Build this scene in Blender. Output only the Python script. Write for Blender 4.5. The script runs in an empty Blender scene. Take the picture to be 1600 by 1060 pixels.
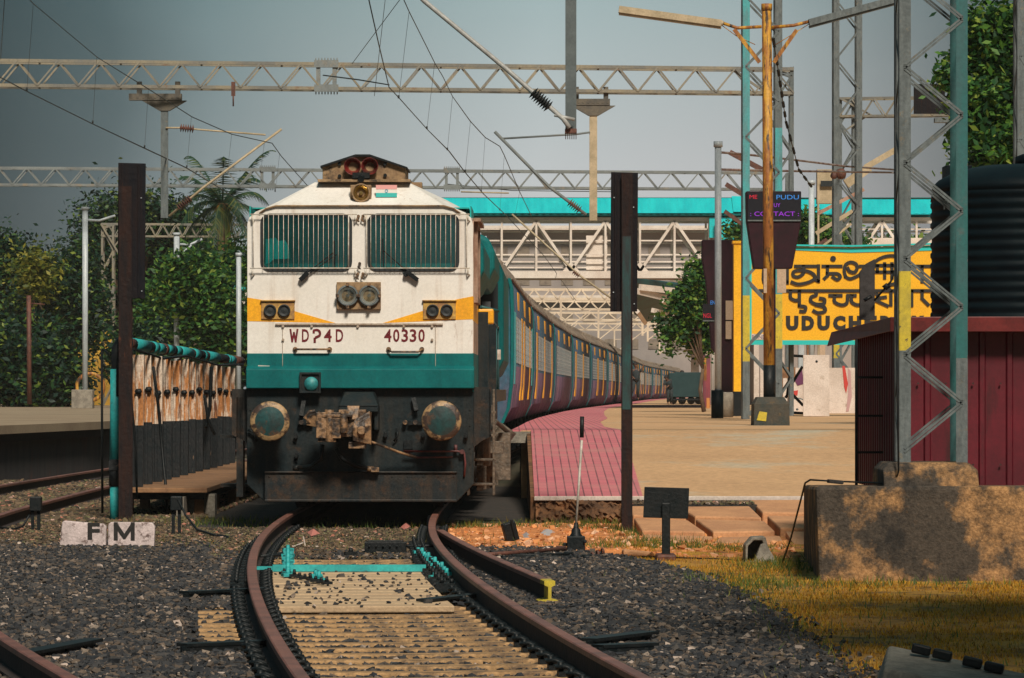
import bpy, math, random
import numpy as np
from mathutils import Vector, Matrix, Euler
from mathutils.geometry import tessellate_polygon
random.seed(7); np.random.seed(7)
R = math.radians
scene = bpy.context.scene
COL = scene.collection
# ---------------------------------------------------------------- camera
F = 6500.0          # focal length in pixels of a 1600 px wide picture
H = 1.47            # eye height above the rail top (z = 0)
HOR = 612.0
cam_d = bpy.data.cameras.new('camera'); cam = bpy.data.objects.new('camera', cam_d); COL.objects.link(cam)
cam.location = (0, 0, H); cam.rotation_euler = (R(90), 0, 0)
cam_d.sensor_width = 36; cam_d.lens = 36 * F / 1600
cam_d.shift_y = (HOR - 530) / 1600
cam_d.clip_start = 0.5; cam_d.clip_end = 8000
scene.camera = cam
scene.view_settings.view_transform = 'Standard'; scene.view_settings.look = 'None'
scene.view_settings.gamma = 1; scene.view_settings.exposure = 0.24
# ---------------------------------------------------------------- world and sun
SUN_DIR = Vector((0.17, -0.76, 0.74)).normalized()      # towards the sun: behind the camera, to the right
elev = math.asin(SUN_DIR.z); azim = math.atan2(SUN_DIR.x, SUN_DIR.y)
world = bpy.data.worlds.new('World'); scene.world = world; world.use_nodes = True
nt = world.node_tree; nt.nodes.clear()
def N(t, tree=None, **kw):
    n = (tree or nt).nodes.new(t)
    for k, v in kw.items(): setattr(n, k, v)
    return n
sky = N('ShaderNodeTexSky', sky_type='NISHITA'); sky.sun_disc = False
sky.sun_elevation = elev; sky.sun_rotation = azim; sky.dust_density = 3.0; sky.air_density = 1.2
tc = N('ShaderNodeTexCoord'); sep = N('ShaderNodeSeparateXYZ')
nt.links.new(tc.outputs['Generated'], sep.inputs[0])
# overcast: cloud grey over the clear sky, darkened at both sides as painted vignette
noi = N('ShaderNodeTexNoise'); noi.inputs['Scale'].default_value = 5.0; noi.inputs['Detail'].default_value = 4
mp = N('ShaderNodeMapping'); mp.inputs['Scale'].default_value = (1.4, 1.4, 3.0); mp.inputs['Location'].default_value = (.2, .1, 0)
nt.links.new(tc.outputs['Generated'], mp.inputs[0]); nt.links.new(mp.outputs[0], noi.inputs['Vector'])
rmp = N('ShaderNodeValToRGB')
e = rmp.color_ramp.elements
e[0].position = 0.0; e[0].color = (.085, .11, .13, 1)
e[1].position = 1.0; e[1].color = (.085, .11, .125, 1)
for p, c in ((.10, (.030, .052, .062, 1)), (.19, (.085, .118, .130, 1)), (.27, (.22, .262, .275, 1)), (.36, (.34, .365, .372, 1)), (.52, (.50, .515, .522, 1)), (.68, (.46, .46, .468, 1)), (.80, (.24, .245, .252, 1)), (.89, (.07, .088, .094, 1))):
    q = e.new(p); q.color = c
mr = N('ShaderNodeMapRange'); mr.inputs['From Min'].default_value = -0.16; mr.inputs['From Max'].default_value = 0.16
nt.links.new(sep.outputs['X'], mr.inputs['Value']); 
ad = N('ShaderNodeMath', operation='MULTIPLY_ADD'); ad.inputs[1].default_value = .09; ad.inputs[2].default_value = -.045
nt.links.new(noi.outputs['Fac'], ad.inputs[0])
ad2 = N('ShaderNodeMath', operation='ADD'); nt.links.new(mr.outputs[0], ad2.inputs[0]); nt.links.new(ad.outputs[0], ad2.inputs[1])
nt.links.new(ad2.outputs[0], rmp.inputs['Fac'])
# teal break in the cloud, higher up
tz = N('ShaderNodeMapRange'); tz.inputs['From Min'].default_value = 0.045; tz.inputs['From Max'].default_value = 0.13
nt.links.new(sep.outputs['Z'], tz.inputs['Value'])
mixc = N('ShaderNodeMixRGB', blend_type='MULTIPLY'); mixc.inputs['Color2'].default_value = (.36, .64, .65, 1)
nt.links.new(tz.outputs[0], mixc.inputs['Fac']); nt.links.new(rmp.outputs[0], mixc.inputs['Color1'])
bg1 = N('ShaderNodeBackground'); bg1.inputs['Strength'].default_value = 0.06
bg2 = N('ShaderNodeBackground'); bg2.inputs['Strength'].default_value = 1.0
nt.links.new(sky.outputs[0], bg1.inputs['Color']); nt.links.new(mixc.outputs[0], bg2.inputs['Color'])
ms = N('ShaderNodeMixShader'); ms.inputs['Fac'].default_value = .93
nt.links.new(bg1.outputs[0], ms.inputs[1]); nt.links.new(bg2.outputs[0], ms.inputs[2])
wo = N('ShaderNodeOutputWorld'); nt.links.new(ms.outputs[0], wo.inputs['Surface'])
sd = bpy.data.lights.new('sun', 'SUN'); sun = bpy.data.objects.new('sun', sd); COL.objects.link(sun)
sd.energy = 3.5; sd.angle = R(11.0); sd.color = (1.0, .89, .75)
sun.rotation_euler = SUN_DIR.to_track_quat('Z', 'Y').to_euler(); sun.location = (20, -30, 40)

# ---------------------------------------------------------------- coordinates
def W(px, py, d):      # photo pixel at distance d -> world
    return Vector(((px - 800) / F * d, d, H - (py - HOR) / F * d))
def S(d): return F / d

# ---------------------------------------------------------------- materials
MATS = {}
def mat(name, c1, c2=None, rough=.7, scale=4.0, detail=6, metal=0.0, bump=0.0, bscale=None, stretch=(1, 1, 1), lo=.4, hi=.6,
        rust=None, rlo=.58, rhi=.68, rscale=3.0, rstretch=(1, 1, 1), emit=None, estr=0, spec=.5, island=None, trans=0, coat=0, streak=None, grain=.22, gscale=28):
    if name in MATS: return MATS[name]
    m = bpy.data.materials.new(name); m.use_nodes = True; t = m.node_tree; t.nodes.clear(); L = t.links.new
    out = N('ShaderNodeOutputMaterial', t); b = N('ShaderNodeBsdfPrincipled', t); L(b.outputs[0], out.inputs['Surface'])
    b.inputs['Roughness'].default_value = rough; b.inputs['Metallic'].default_value = metal
    b.inputs['Specular IOR Level'].default_value = spec
    if coat: b.inputs['Coat Weight'].default_value = coat
    co = N('ShaderNodeTexCoord', t)
    def mapped(s, sc):
        mpn = N('ShaderNodeMapping', t); mpn.inputs['Scale'].default_value = (s * sc[0], s * sc[1], s * sc[2])
        L(co.outputs['Object'], mpn.inputs[0]); return mpn.outputs[0]
    c1 = (*c1, 1); cur = None
    if c2 is not None:
        n = N('ShaderNodeTexNoise', t); n.inputs['Scale'].default_value = 1; n.inputs['Detail'].default_value = detail; n.inputs['Roughness'].default_value = .65
        L(mapped(scale, stretch), n.inputs['Vector'])
        r = N('ShaderNodeValToRGB', t); r.color_ramp.elements[0].position = lo; r.color_ramp.elements[1].position = hi
        r.color_ramp.elements[0].color = c1; r.color_ramp.elements[1].color = (*c2, 1)
        L(n.outputs['Fac'], r.inputs['Fac']); cur = r.outputs[0]
    if island is not None:
        g = N('ShaderNodeNewGeometry', t); r = N('ShaderNodeValToRGB', t); r.color_ramp.interpolation = 'LINEAR'
        els = r.color_ramp.elements
        els[0].position, els[0].color = island[0][0], (*island[0][1], 1)
        els[1].position, els[1].color = island[-1][0], (*island[-1][1], 1)
        for p, c in island[1:-1]:
            q = els.new(p); q.color = (*c, 1)
        L(g.outputs['Random Per Island'], r.inputs['Fac'])
        if cur is None: cur = r.outputs[0]
        else:
            mx = N('ShaderNodeMixRGB', t); mx.inputs['Fac'].default_value = .5; L(cur, mx.inputs[1]); L(r.outputs[0], mx.inputs[2]); cur = mx.outputs[0]
    if rust is not None:
        n = N('ShaderNodeTexNoise', t); n.inputs['Scale'].default_value = 1; n.inputs['Detail'].default_value = 8; n.inputs['Roughness'].default_value = .7
        L(mapped(rscale, rstretch), n.inputs['Vector'])
        r = N('ShaderNodeValToRGB', t); r.color_ramp.elements[0].position = rlo; r.color_ramp.elements[1].position = rhi
        L(n.outputs['Fac'], r.inputs['Fac'])
        mx = N('ShaderNodeMixRGB', t); L(r.outputs[0], mx.inputs['Fac'])
        if cur is None: mx.inputs[1].default_value = c1
        else: L(cur, mx.inputs[1])
        mx.inputs[2].default_value = (*rust, 1); cur = mx.outputs[0]
    if streak is not None:
        sc, slo, shi, ssc, amt = streak
        n = N('ShaderNodeTexNoise', t); n.inputs['Scale'].default_value = 1; n.inputs['Detail'].default_value = 6; n.inputs['Roughness'].default_value = .6
        L(mapped(ssc, (1, 1, .07)), n.inputs['Vector'])
        n2 = N('ShaderNodeTexNoise', t); n2.inputs['Scale'].default_value = 1; n2.inputs['Detail'].default_value = 3; L(mapped(ssc * .25, (1, 1, .5)), n2.inputs['Vector'])
        r = N('ShaderNodeValToRGB', t); r.color_ramp.elements[0].position = slo; r.color_ramp.elements[1].position = shi; r.color_ramp.elements[1].color = (amt * 2, amt * 2, amt * 2, 1)
        L(n.outputs['Fac'], r.inputs['Fac']); mu = N('ShaderNodeMath', t, operation='MULTIPLY'); L(r.outputs[0], mu.inputs[0]); L(n2.outputs['Fac'], mu.inputs[1]); mu.use_clamp = True
        mx = N('ShaderNodeMixRGB', t); L(mu.outputs[0], mx.inputs['Fac'])
        if cur is None: mx.inputs[1].default_value = c1
        else: L(cur, mx.inputs[1])
        mx.inputs[2].default_value = (*sc, 1); cur = mx.outputs[0]
    if grain and island is None and (c2 is not None) and metal < .9:
        n = N('ShaderNodeTexNoise', t); n.inputs['Scale'].default_value = 1; n.inputs['Detail'].default_value = 5; n.inputs['Roughness'].default_value = .8
        L(mapped(gscale, (1, 1, 1)), n.inputs['Vector'])
        r = N('ShaderNodeMapRange', t); r.inputs['From Min'].default_value = .3; r.inputs['From Max'].default_value = .7; r.inputs['To Min'].default_value = 1 - grain * 1.3; r.inputs['To Max'].default_value = 1 + grain * .8
        L(n.outputs['Fac'], r.inputs['Value']); mx = N('ShaderNodeMixRGB', t, blend_type='MULTIPLY'); mx.inputs['Fac'].default_value = 1; L(cur, mx.inputs[1]); L(r.outputs[0], mx.inputs[2]); cur = mx.outputs[0]
    if cur is None: b.inputs['Base Color'].default_value = c1
    else: L(cur, b.inputs['Base Color'])
    if bump:
        n = N('ShaderNodeTexNoise', t); n.inputs['Scale'].default_value = 1; n.inputs['Detail'].default_value = 8
        L(mapped(bscale or scale * 3, (1, 1, 1)), n.inputs['Vector'])
        bp = N('ShaderNodeBump', t); bp.inputs['Strength'].default_value = bump; bp.inputs['Distance'].default_value = .03
        L(n.outputs['Fac'], bp.inputs['Height']); L(bp.outputs[0], b.inputs['Normal'])
    if emit is not None:
        b.inputs['Emission Color'].default_value = (*emit, 1); b.inputs['Emission Strength'].default_value = estr
    if trans:
        tr = N('ShaderNodeBsdfTranslucent', t); mx = N('ShaderNodeMixShader', t); mx.inputs[0].default_value = trans
        if cur is not None: L(cur, tr.inputs['Color'])
        else: tr.inputs['Color'].default_value = c1
        L(b.outputs[0], mx.inputs[1]); L(tr.outputs[0], mx.inputs[2]); L(mx.outputs[0], out.inputs['Surface'])
    MATS[name] = m; return m

M_white = mat('loco_cream_paint', (.84, .81, .76), (.72, .68, .61), rough=.45, scale=1.6, lo=.3, hi=.8, rust=(.28, .13, .05), rlo=.62, rhi=.76, rscale=4.5, rstretch=(1.6, 1, .55), bump=.12, bscale=5, streak=((.36, .22, .12), .54, .74, 7, .40), grain=.10)
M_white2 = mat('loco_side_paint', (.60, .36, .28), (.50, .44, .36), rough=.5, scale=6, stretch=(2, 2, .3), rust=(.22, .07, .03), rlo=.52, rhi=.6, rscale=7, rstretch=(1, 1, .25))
M_yel = mat('yellow_band', (.93, .44, .012), (.82, .37, .015), rough=.45, scale=3, rust=(.3, .12, .03), rlo=.68, rhi=.76, rscale=5)
M_teal = mat('loco_teal_paint', (.005, .15, .15), (.003, .105, .11), spec=.15, rough=.6, scale=2, stretch=(1, 1, .6), rust=(.02, .06, .06), rlo=.62, rhi=.8, rscale=5, bump=.1, bscale=4, streak=((.01, .04, .04), .55, .75, 10, .3), grain=.15)
M_skirt = mat('black_skirt', (.006, .015, .019), (.013, .019, .021), rough=.5, scale=3, rust=(.05, .03, .018), rlo=.56, rhi=.72, rscale=6, bump=.25, bscale=9, streak=((.045, .035, .025), .5, .75, 9, .5), grain=.45, gscale=40, spec=.3)
M_plow = mat('plow_plate', (.011, .017, .02), (.026, .024, .021), rough=.55, scale=4, spec=.3, grain=.5, gscale=40, streak=((.07, .04, .022), .5, .72, 8, .5), rust=(.08, .04, .02), rlo=.5, rhi=.72, rscale=6, bump=.25, bscale=9)
M_black = mat('black_metal', (.005, .009, .011), (.012, .014, .015), rough=.5, scale=8, bump=.2, spec=.25)
M_rubber = mat('rubber', (.012, .016, .018), rough=.6)
M_red = mat('red_lettering', (.17, .005, .012), (.12, .004, .01), rough=.5, scale=14)
M_redhorn = mat('horn_red', (.20, .016, .014), (.05, .01, .01), rough=.4, scale=9)
M_hornbox = mat('horn_box', (.36, .235, .12), (.20, .12, .06), rough=.7, scale=5, rust=(.03, .02, .015), rlo=.52, rhi=.66, rscale=6, bump=.3)
M_rust = mat('rusty_steel', (.15, .055, .035), (.075, .03, .022), rough=.65, scale=9, bump=.3)
M_railhead = mat('rail_steel', (.25, .10, .072), (.13, .055, .042), rough=.5, scale=2.5, detail=9, rust=(.30, .12, .07), rlo=.56, rhi=.7, rscale=5, bump=.25, bscale=22)
M_railweb = mat('rail_web', (.04, .024, .02), (.022, .018, .018), rough=.8, scale=6, bump=.3)
M_brownrim = mat('buffer_rim', (.36, .23, .11), (.05, .03, .022), rough=.5, scale=6, lo=.45, hi=.54, bump=.3)
M_buff = mat('buffer_face', (.010, .06, .062), (.02, .035, .035), rough=.4, scale=6, rust=(.09, .05, .03), rlo=.55, rhi=.62, rscale=5, bump=.15)
M_coup = mat('coupler_metal', (.31, .18, .09), (.035, .024, .018), rough=.5, scale=8, lo=.42, hi=.56, bump=.4)
M_chrome = mat('lamp_reflector', (.75, .77, .76), rough=.3, metal=.7)
M_amber = mat('lamp_amber', (.35, .2, .05), (.6, .45, .2), rough=.15, metal=.8, scale=20)
M_glassd = mat('lamp_glass', (.02, .03, .035), rough=.08, spec=.8, coat=.6)
M_intteal = mat('cab_interior', (.01, .42, .39), (.008, .27, .26), rough=.8, scale=2.2)
M_cyan = mat('cyan_cloth', (.02, .75, .75), rough=.8)
M_bar = mat('grille_wire', (.50, .42, .34), (.3, .22, .16), rough=.6, scale=20)
M_guard = mat('guard_wire', (.72, .68, .60), (.5, .42, .32), rough=.5, scale=20)
M_galv = mat('galvanised_steel', (.50, .55, .58), (.38, .43, .46), rough=.4, scale=5, stretch=(2, 2, .4))
M_mast = mat('mast_grey', (.13, .155, .16), (.085, .105, .11), rough=.6, scale=7, stretch=(2, 2, .5), rust=(.18, .15, .10), rlo=.58, rhi=.7, rscale=9, bump=.15)
M_mastT = mat('mast_teal', (.012, .12, .12), (.03, .11, .115), rough=.6, scale=3, stretch=(2, 2, .5), rust=(.09, .11, .11), rlo=.6, rhi=.74, rscale=6)
M_mastC = mat('mast_cyan', (.06, .36, .38), (.09, .25, .27), rough=.6, scale=3, stretch=(2, 2, .5))
M_mastY = mat('mast_yellow', (.60, .46, .03), (.46, .36, .04), rough=.6, scale=5, rust=(.06, .05, .03), rlo=.6, rhi=.66, rscale=14)
M_cream = mat('weathered_cream_steel', (.27, .235, .165), (.165, .165, .15), rough=.6, scale=1.2, rust=(.20, .11, .06), rlo=.58, rhi=.7, rscale=2.5, bump=.1)
M_creamY = mat('weathered_tube', (.50, .40, .26), (.36, .29, .18), rough=.6, scale=3)
M_palegrey = mat('pale_steel', (.20, .225, .225), (.14, .16, .165), rough=.6, scale=1.2, rust=(.25, .2, .14), rlo=.55, rhi=.7, rscale=2)
M_whiteS = mat('bridge_white', (.80, .72, .64), (.66, .56, .48), rough=.6, scale=.8)
M_cyanroof = mat('cyan_roof_sheet', (.015, .60, .62), (.01, .50, .54), rough=.4, scale=.4, stretch=(4, 1, .3))
M_conc = mat('concrete', (.30, .27, .22), (.19, .17, .14), rough=.9, scale=5, bump=.5, bscale=25)
M_concblk = mat('stained_concrete', (.36, .20, .085), (.065, .052, .040), rough=.95, scale=2.2, detail=12, lo=.42, hi=.52, rust=(.022, .020, .018), rlo=.50, rhi=.66, rscale=3.2, bump=.5, bscale=45, grain=.55, gscale=22)
M_darkwood = mat('dark_board', (.014, .009, .010), (.006, .008, .012), spec=.15, rough=.7, scale=4, stretch=(6, 6, .3), rust=(.05, .022, .014), rlo=.6, rhi=.7, rscale=6, rstretch=(3, 3, .3), bump=.3)
M_postrust = mat('post_rust', (.028, .012, .009), (.012, .009, .010), spec=.2, rough=.7, scale=5, stretch=(3, 3, .4), rust=(.16, .05, .02), rlo=.62, rhi=.7, rscale=5, rstretch=(2, 2, .5), bump=.3)
M_turq = mat('turquoise_paint', (.03, .44, .44), (.02, .32, .33), rough=.6, scale=4, rust=(.05, .06, .05), rlo=.62, rhi=.7, rscale=8)
M_bluepaint = mat('coach_upper_paint', (.016, .15, .20), (.04, .14, .22), spec=.12, rough=.7, scale=.8, grain=.3, gscale=8, streak=((.13, .09, .11), .45, .7, 2.5, .7), stretch=(1, 1.5, .3), rust=(.13, .10, .15), rlo=.46, rhi=.6, rscale=.5, rstretch=(1, 2, .3))
M_mauve = mat('coach_lower_paint', (.21, .135, .20), (.14, .10, .165), grain=.3, gscale=8, spec=.12, streak=((.09, .06, .09), .45, .7, 2.5, .7), rough=.7, scale=.8, stretch=(1, 1.5, .3), rust=(.30, .17, .18), rlo=.52, rhi=.7, rscale=.7, rstretch=(1, 1, .4))
M_roofc = mat('coach_roof', (.26, .21, .16), (.17, .14, .115), rough=.8, scale=1.5, stretch=(1, 2, 1), rust=(.12, .08, .06), rlo=.55, rhi=.7, rscale=1.5)
M_doorc = mat('coach_door_cyan', (.03, .55, .58), (.02, .42, .46), rough=.5, scale=2)
M_winf = mat('coach_window_frame', (.46, .51, .50), (.32, .37, .38), rough=.5, scale=4)
M_dark = mat('dark_void', (.012, .018, .02), rough=.8)
M_tile = None
M_sand = mat('sandy_screed', (.64, .395, .205), (.52, .315, .165), grain=.22, gscale=9, rough=.9, scale=.45, lo=.3, hi=.7, rust=(.50, .43, .31), rlo=.56, rhi=.68, rscale=.35, bump=.25, bscale=18)
M_slab = mat('sandstone_slab', (.60, .31, .15), (.48, .24, .12), rough=.9, scale=1.5, bump=.4, bscale=14)
M_brick = mat('crumbled_edge', (.26, .12, .05), (.09, .045, .022), rough=.95, scale=3.5, bump=1.0, bscale=10)
M_greyw = mat('platform_wall', (.055, .05, .052), (.034, .032, .038), rough=.85, scale=1.2, stretch=(1, 2, .5), rust=(.08, .04, .035), rlo=.55, rhi=.68, rscale=2, rstretch=(1, 1, .4))
M_plattop = mat('platform_paving', (.34, .26, .17), (.27, .20, .13), rough=.9, scale=.6)
M_maroon = mat('maroon_sheet', (.13, .008, .018), (.085, .006, .013), rough=.42, scale=2, rust=(.05, .007, .01), rlo=.55, rhi=.7, rscale=2, rstretch=(2, 2, .3))
M_maroon2 = mat('maroon_roof', (.17, .022, .022), (.11, .015, .016), rough=.5, scale=3, rust=(.3, .2, .18), rlo=.74, rhi=.78, rscale=8)
M_tank = mat('tank_black', (.003, .009, .012), (.002, .006, .009), rough=.55, scale=3, spec=.12)
M_signY = mat('sign_yellow', (.88, .46, .008), (.82, .41, .008), rough=.5, scale=.8)
M_signB = mat('sign_black', (.012, .011, .010), rough=.6)
M_signT = mat('sign_teal', (.015, .50, .48), rough=.5)
M_polewood = mat('yellow_pole', (.56, .29, .03), (.28, .10, .018), rough=.6, scale=4, stretch=(2, 2, .35), lo=.42, hi=.54, rust=(.04, .022, .015), rlo=.53, rhi=.60, rscale=7, rstretch=(2, 2, .35), bump=.3)
M_led = mat('display_cabinet', (.030, .008, .014), (.018, .007, .011), spec=.2, rough=.6, scale=4)
M_ledscr = mat('display_screen', (.012, .012, .018), rough=.3)
M_ledR = mat('led_red', (.3, 0, .01), emit=(1, .03, .08), estr=.30)
M_ledB = mat('led_blue', (0, .1, .3), emit=(.08, .35, 1), estr=.34)
M_ledP = mat('led_purple', (.15, 0, .3), emit=(.5, .08, 1), estr=.3)
M_whitewash = mat('whitewash', (.68, .60, .54), (.56, .48, .42), rough=.85, scale=1.4, rust=(.42, .34, .27), rlo=.56, rhi=.66, rscale=3, bump=.2)
M_sleep = mat('sleeper_concrete', (.46, .28, .13), (.29, .175, .08), rough=.9, scale=3, grain=.4, stretch=(1, 3, 1), rust=(.12, .08, .05), rlo=.5, rhi=.64, rscale=5, bump=.4, bscale=20)
M_fm = mat('painted_stone', (.66, .55, .54), (.50, .42, .41), rough=.9, scale=5, rust=(.16, .11, .10), rlo=.55, rhi=.63, rscale=11, bump=.4, bscale=30)
M_wire = mat('wire', (.022, .028, .03), rough=.5)
M_wood = mat('deck_timber', (.30, .16, .075), (.18, .09, .045), rough=.85, scale=3, stretch=(.4, 5, 2), rust=(.06, .035, .025), rlo=.58, rhi=.7, rscale=4, bump=.5)
M_fencep = mat('peeling_paint', (.66, .54, .43), (.46, .19, .06), grain=.35, rough=.8, scale=3.2, stretch=(4, 4, .5), lo=.46, hi=.54, rust=(.13, .045, .02), rlo=.56, rhi=.62, rscale=5, rstretch=(4, 4, .45), bump=.3)
M_fenceb = mat('tarred_black', (.006, .011, .014), (.014, .016, .018), rough=.6, scale=7, spec=.3, rust=(.22, .14, .09), rlo=.66, rhi=.69, rscale=7, rstretch=(3, 3, .4), bump=.3)
M_skin = mat('skin_dark', (.14, .07, .045), rough=.6)
M_clothd = mat('dark_cloth', (.015, .03, .035), (.03, .035, .04), rough=.9, scale=6)
M_clothr = mat('red_cloth', (.28, .03, .05), rough=.9)
M_hair = mat('hair', (.01, .009, .009), rough=.7)
M_peach = mat('far_wall_peach', (.52, .38, .26), (.40, .30, .22), rough=.9, scale=.2)
M_fargrey = mat('far_wall_grey', (.34, .30, .28), (.27, .24, .23), rough=.9, scale=.15)
M_yellowwall = mat('yellow_wall', (.60, .36, .05), (.42, .23, .04), rough=.9, scale=.5)
M_bark = mat('bark', (.14, .09, .055), (.08, .05, .035), rough=.95, scale=4, bump=.5)
M_orangebark = mat('palm_trunk_bark', (.26, .15, .08), (.15, .09, .05), rough=.95, scale=2, stretch=(1, 1, 6), bump=.5)
def leafmat(name, cols, tr=.35):
    return mat(name, cols[0][1], rough=.55, island=cols, trans=tr, spec=.3)
M_leafD = leafmat('leaf_dark', [(0, (.004, .020, .015)), (.5, (.008, .036, .020)), (.8, (.022, .075, .020)), (.93, (.09, .16, .025)), (1, (.20, .25, .04))], .2)
M_leafM = leafmat('leaf_mid', [(0, (.012, .045, .02)), (.45, (.03, .11, .028)), (.8, (.09, .22, .03)), (1, (.28, .36, .06))])
M_leafY = leafmat('leaf_yellow', [(0, (.03, .06, .015)), (.5, (.12, .15, .02)), (1, (.30, .27, .04))])
M_palm = leafmat('leaf_palm', [(0, (.015, .05, .035)), (.6, (.04, .10, .05)), (1, (.16, .17, .05))])
M_grass = leafmat('grass_blade', [(0, (.13, .06, .012)), (.4, (.46, .22, .02)), (.8, (.68, .37, .03)), (.94, (.34, .26, .03)), (1, (.16, .20, .03))], .3)
M_grassG = leafmat('weed_blade', [(0, (.04, .07, .015)), (.5, (.09, .15, .03)), (1, (.30, .24, .04))], .3)

# ---------------------------------------------------------------- mesh builder
class MB:
    def __init__(s): s.v = []; s.f = []; s.sm = []; s.mi = []; s.cur = 0
    def add(s, vs, fs, smooth=False):
        o = len(s.v); s.v += [tuple(p) for p in vs]
        for f in fs: s.f.append(tuple(i + o for i in f)); s.sm.append(smooth); s.mi.append(s.cur)
        return s
    def mat(s, i): s.cur = i; return s
    def box(s, x0, x1, y0, y1, z0, z1):
        vs = [(x, y, z) for z in (z0, z1) for y in (y0, y1) for x in (x0, x1)]
        return s.add(vs, [(0, 2, 3, 1), (4, 5, 7, 6), (0, 1, 5, 4), (2, 6, 7, 3), (0, 4, 6, 2), (1, 3, 7, 5)])
    def obox(s, c, size, rot=(0, 0, 0)):
        m = Euler(rot).to_matrix(); c = Vector(c)
        vs = [c + m @ Vector((x * size[0] / 2, y * size[1] / 2, z * size[2] / 2)) for z in (-1, 1) for y in (-1, 1) for x in (-1, 1)]
        return s.add(vs, [(0, 2, 3, 1), (4, 5, 7, 6), (0, 1, 5, 4), (2, 6, 7, 3), (0, 4, 6, 2), (1, 3, 7, 5)])
    def beam(s, p0, p1, w, h=None, up=(0, 1, 0)):
        p0 = Vector(p0); p1 = Vector(p1); h = h or w; d = (p1 - p0)
        if d.length < 1e-6: return s
        d.normalize(); u = Vector(up); a = d.cross(u)
        if a.length < 1e-3: a = d.cross(Vector((1, 0, 0)))
        a.normalize(); b = a.cross(d); a *= w / 2; b *= h / 2
        vs = [q + a * i + b * j for q in (p0, p1) for i, j in ((-1, -1), (1, -1), (1, 1), (-1, 1))]
        return s.add(vs, [(0, 1, 2, 3), (7, 6, 5, 4), (0, 4, 5, 1), (1, 5, 6, 2), (2, 6, 7, 3), (3, 7, 4, 0)])
    def cyl(s, p0, p1, r0, r1=None, n=12, caps=True):
        r1 = r0 if r1 is None else r1; p0 = Vector(p0); p1 = Vector(p1); d = (p1 - p0).normalized()
        a = d.orthogonal().normalized(); b = d.cross(a)
        vs = []
        for q, r in ((p0, r0), (p1, r1)):
            for i in range(n):
                t = 2 * math.pi * i / n; vs.append(q + (a * math.cos(t) + b * math.sin(t)) * r)
        s.add(vs, [(i, (i + 1) % n, n + (i + 1) % n, n + i) for i in range(n)], True)
        if caps: s.add(vs, [tuple(reversed(range(n))), tuple(range(n, 2 * n))])
        return s
    def tube(s, pts, r, n=8, close=True):
        pts = [Vector(p) for p in pts]; rs = r if isinstance(r, (list, tuple)) else [r] * len(pts)
        vs = []; pa = None
        for i, p in enumerate(pts):
            d = (pts[min(i + 1, len(pts) - 1)] - pts[max(i - 1, 0)]).normalized()
            if pa is None: a = d.orthogonal().normalized()
            else:
                a = pa - d * pa.dot(d); a = a.normalized() if a.length > 1e-4 else d.orthogonal().normalized()
            pa = a; b = d.cross(a)
            for k in range(n):
                t = 2 * math.pi * k / n; vs.append(p + (a * math.cos(t) + b * math.sin(t)) * rs[i])
        fs = [(i * n + k, i * n + (k + 1) % n, (i + 1) * n + (k + 1) % n, (i + 1) * n + k) for i in range(len(pts) - 1) for k in range(n)]
        s.add(vs, fs, True)
        if close: s.add(vs, [tuple(reversed(range(n))), tuple(range(len(vs) - n, len(vs)))])
        return s
    def lathe(s, prof, o=(0, 0, 0), axis=(0, 0, 1), n=20):
        o = Vector(o); d = Vector(axis).normalized(); a = d.orthogonal().normalized(); b = d.cross(a); vs = []
        for r, h in prof:
            for k in range(n):
                t = 2 * math.pi * k / n; vs.append(o + d * h + (a * math.cos(t) + b * math.sin(t)) * max(r, 1e-4))
        m = len(prof)
        return s.add(vs, [(i * n + k, i * n + (k + 1) % n, (i + 1) * n + (k + 1) % n, (i + 1) * n + k) for i in range(m - 1) for k in range(n)], True)
    def poly(s, loops, y0, y1, fn=None):      # outline(s) in (x, z), extruded y0..y1 ; extra loops are holes
        fn = fn or (lambda x, y, z: (x, y, z))
        flat = [p for l in loops for p in l]
        tris = tessellate_polygon([[Vector((p[0], p[1], 0)) for p in l] for l in loops])
        vs = [fn(x, y0, z) for x, z in flat] + [fn(x, y1, z) for x, z in flat]; n = len(flat)
        s.add(vs, [tuple(t) for t in tris] + [tuple(reversed([i + n for i in t])) for t in tris])
        o = 0
        for l in loops:
            m = len(l); s.add(vs, [(o + i, o + (i + 1) % m, n + o + (i + 1) % m, n + o + i) for i in range(m)]); o += m
        return s
    def stroke(s, pts, w, y0, y1, fn=None):     # flat brush line in (x, z)
        if len(pts) > 3:
            P = [pts[0]] + list(pts) + [pts[-1]]; out = []
            for i in range(1, len(P) - 2):
                for k in range(4):
                    t = k / 4; out.append(tuple(.5 * (2 * P[i][j] + (P[i + 1][j] - P[i - 1][j]) * t + (2 * P[i - 1][j] - 5 * P[i][j] + 4 * P[i + 1][j] - P[i + 2][j]) * t * t + (3 * P[i][j] - P[i - 1][j] - 3 * P[i + 1][j] + P[i + 2][j]) * t ** 3) for j in (0, 1)))
            pts = out + [pts[-1]]
        for (a, b) in zip(pts[:-1], pts[1:]):
            d = Vector((b[0] - a[0], b[1] - a[1]));
            if d.length < 1e-6: continue
            d.normalize(); n = Vector((-d.y, d.x)) * w / 2; e = d * w * .35
            s.poly([[(a[0] + n.x - e.x, a[1] + n.y - e.y), (b[0] + n.x + e.x, b[1] + n.y + e.y), (b[0] - n.x + e.x, b[1] - n.y + e.y), (a[0] - n.x - e.x, a[1] - n.y - e.y)]], y0, y1, fn)
            y0 -= .0004
        return s
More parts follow.
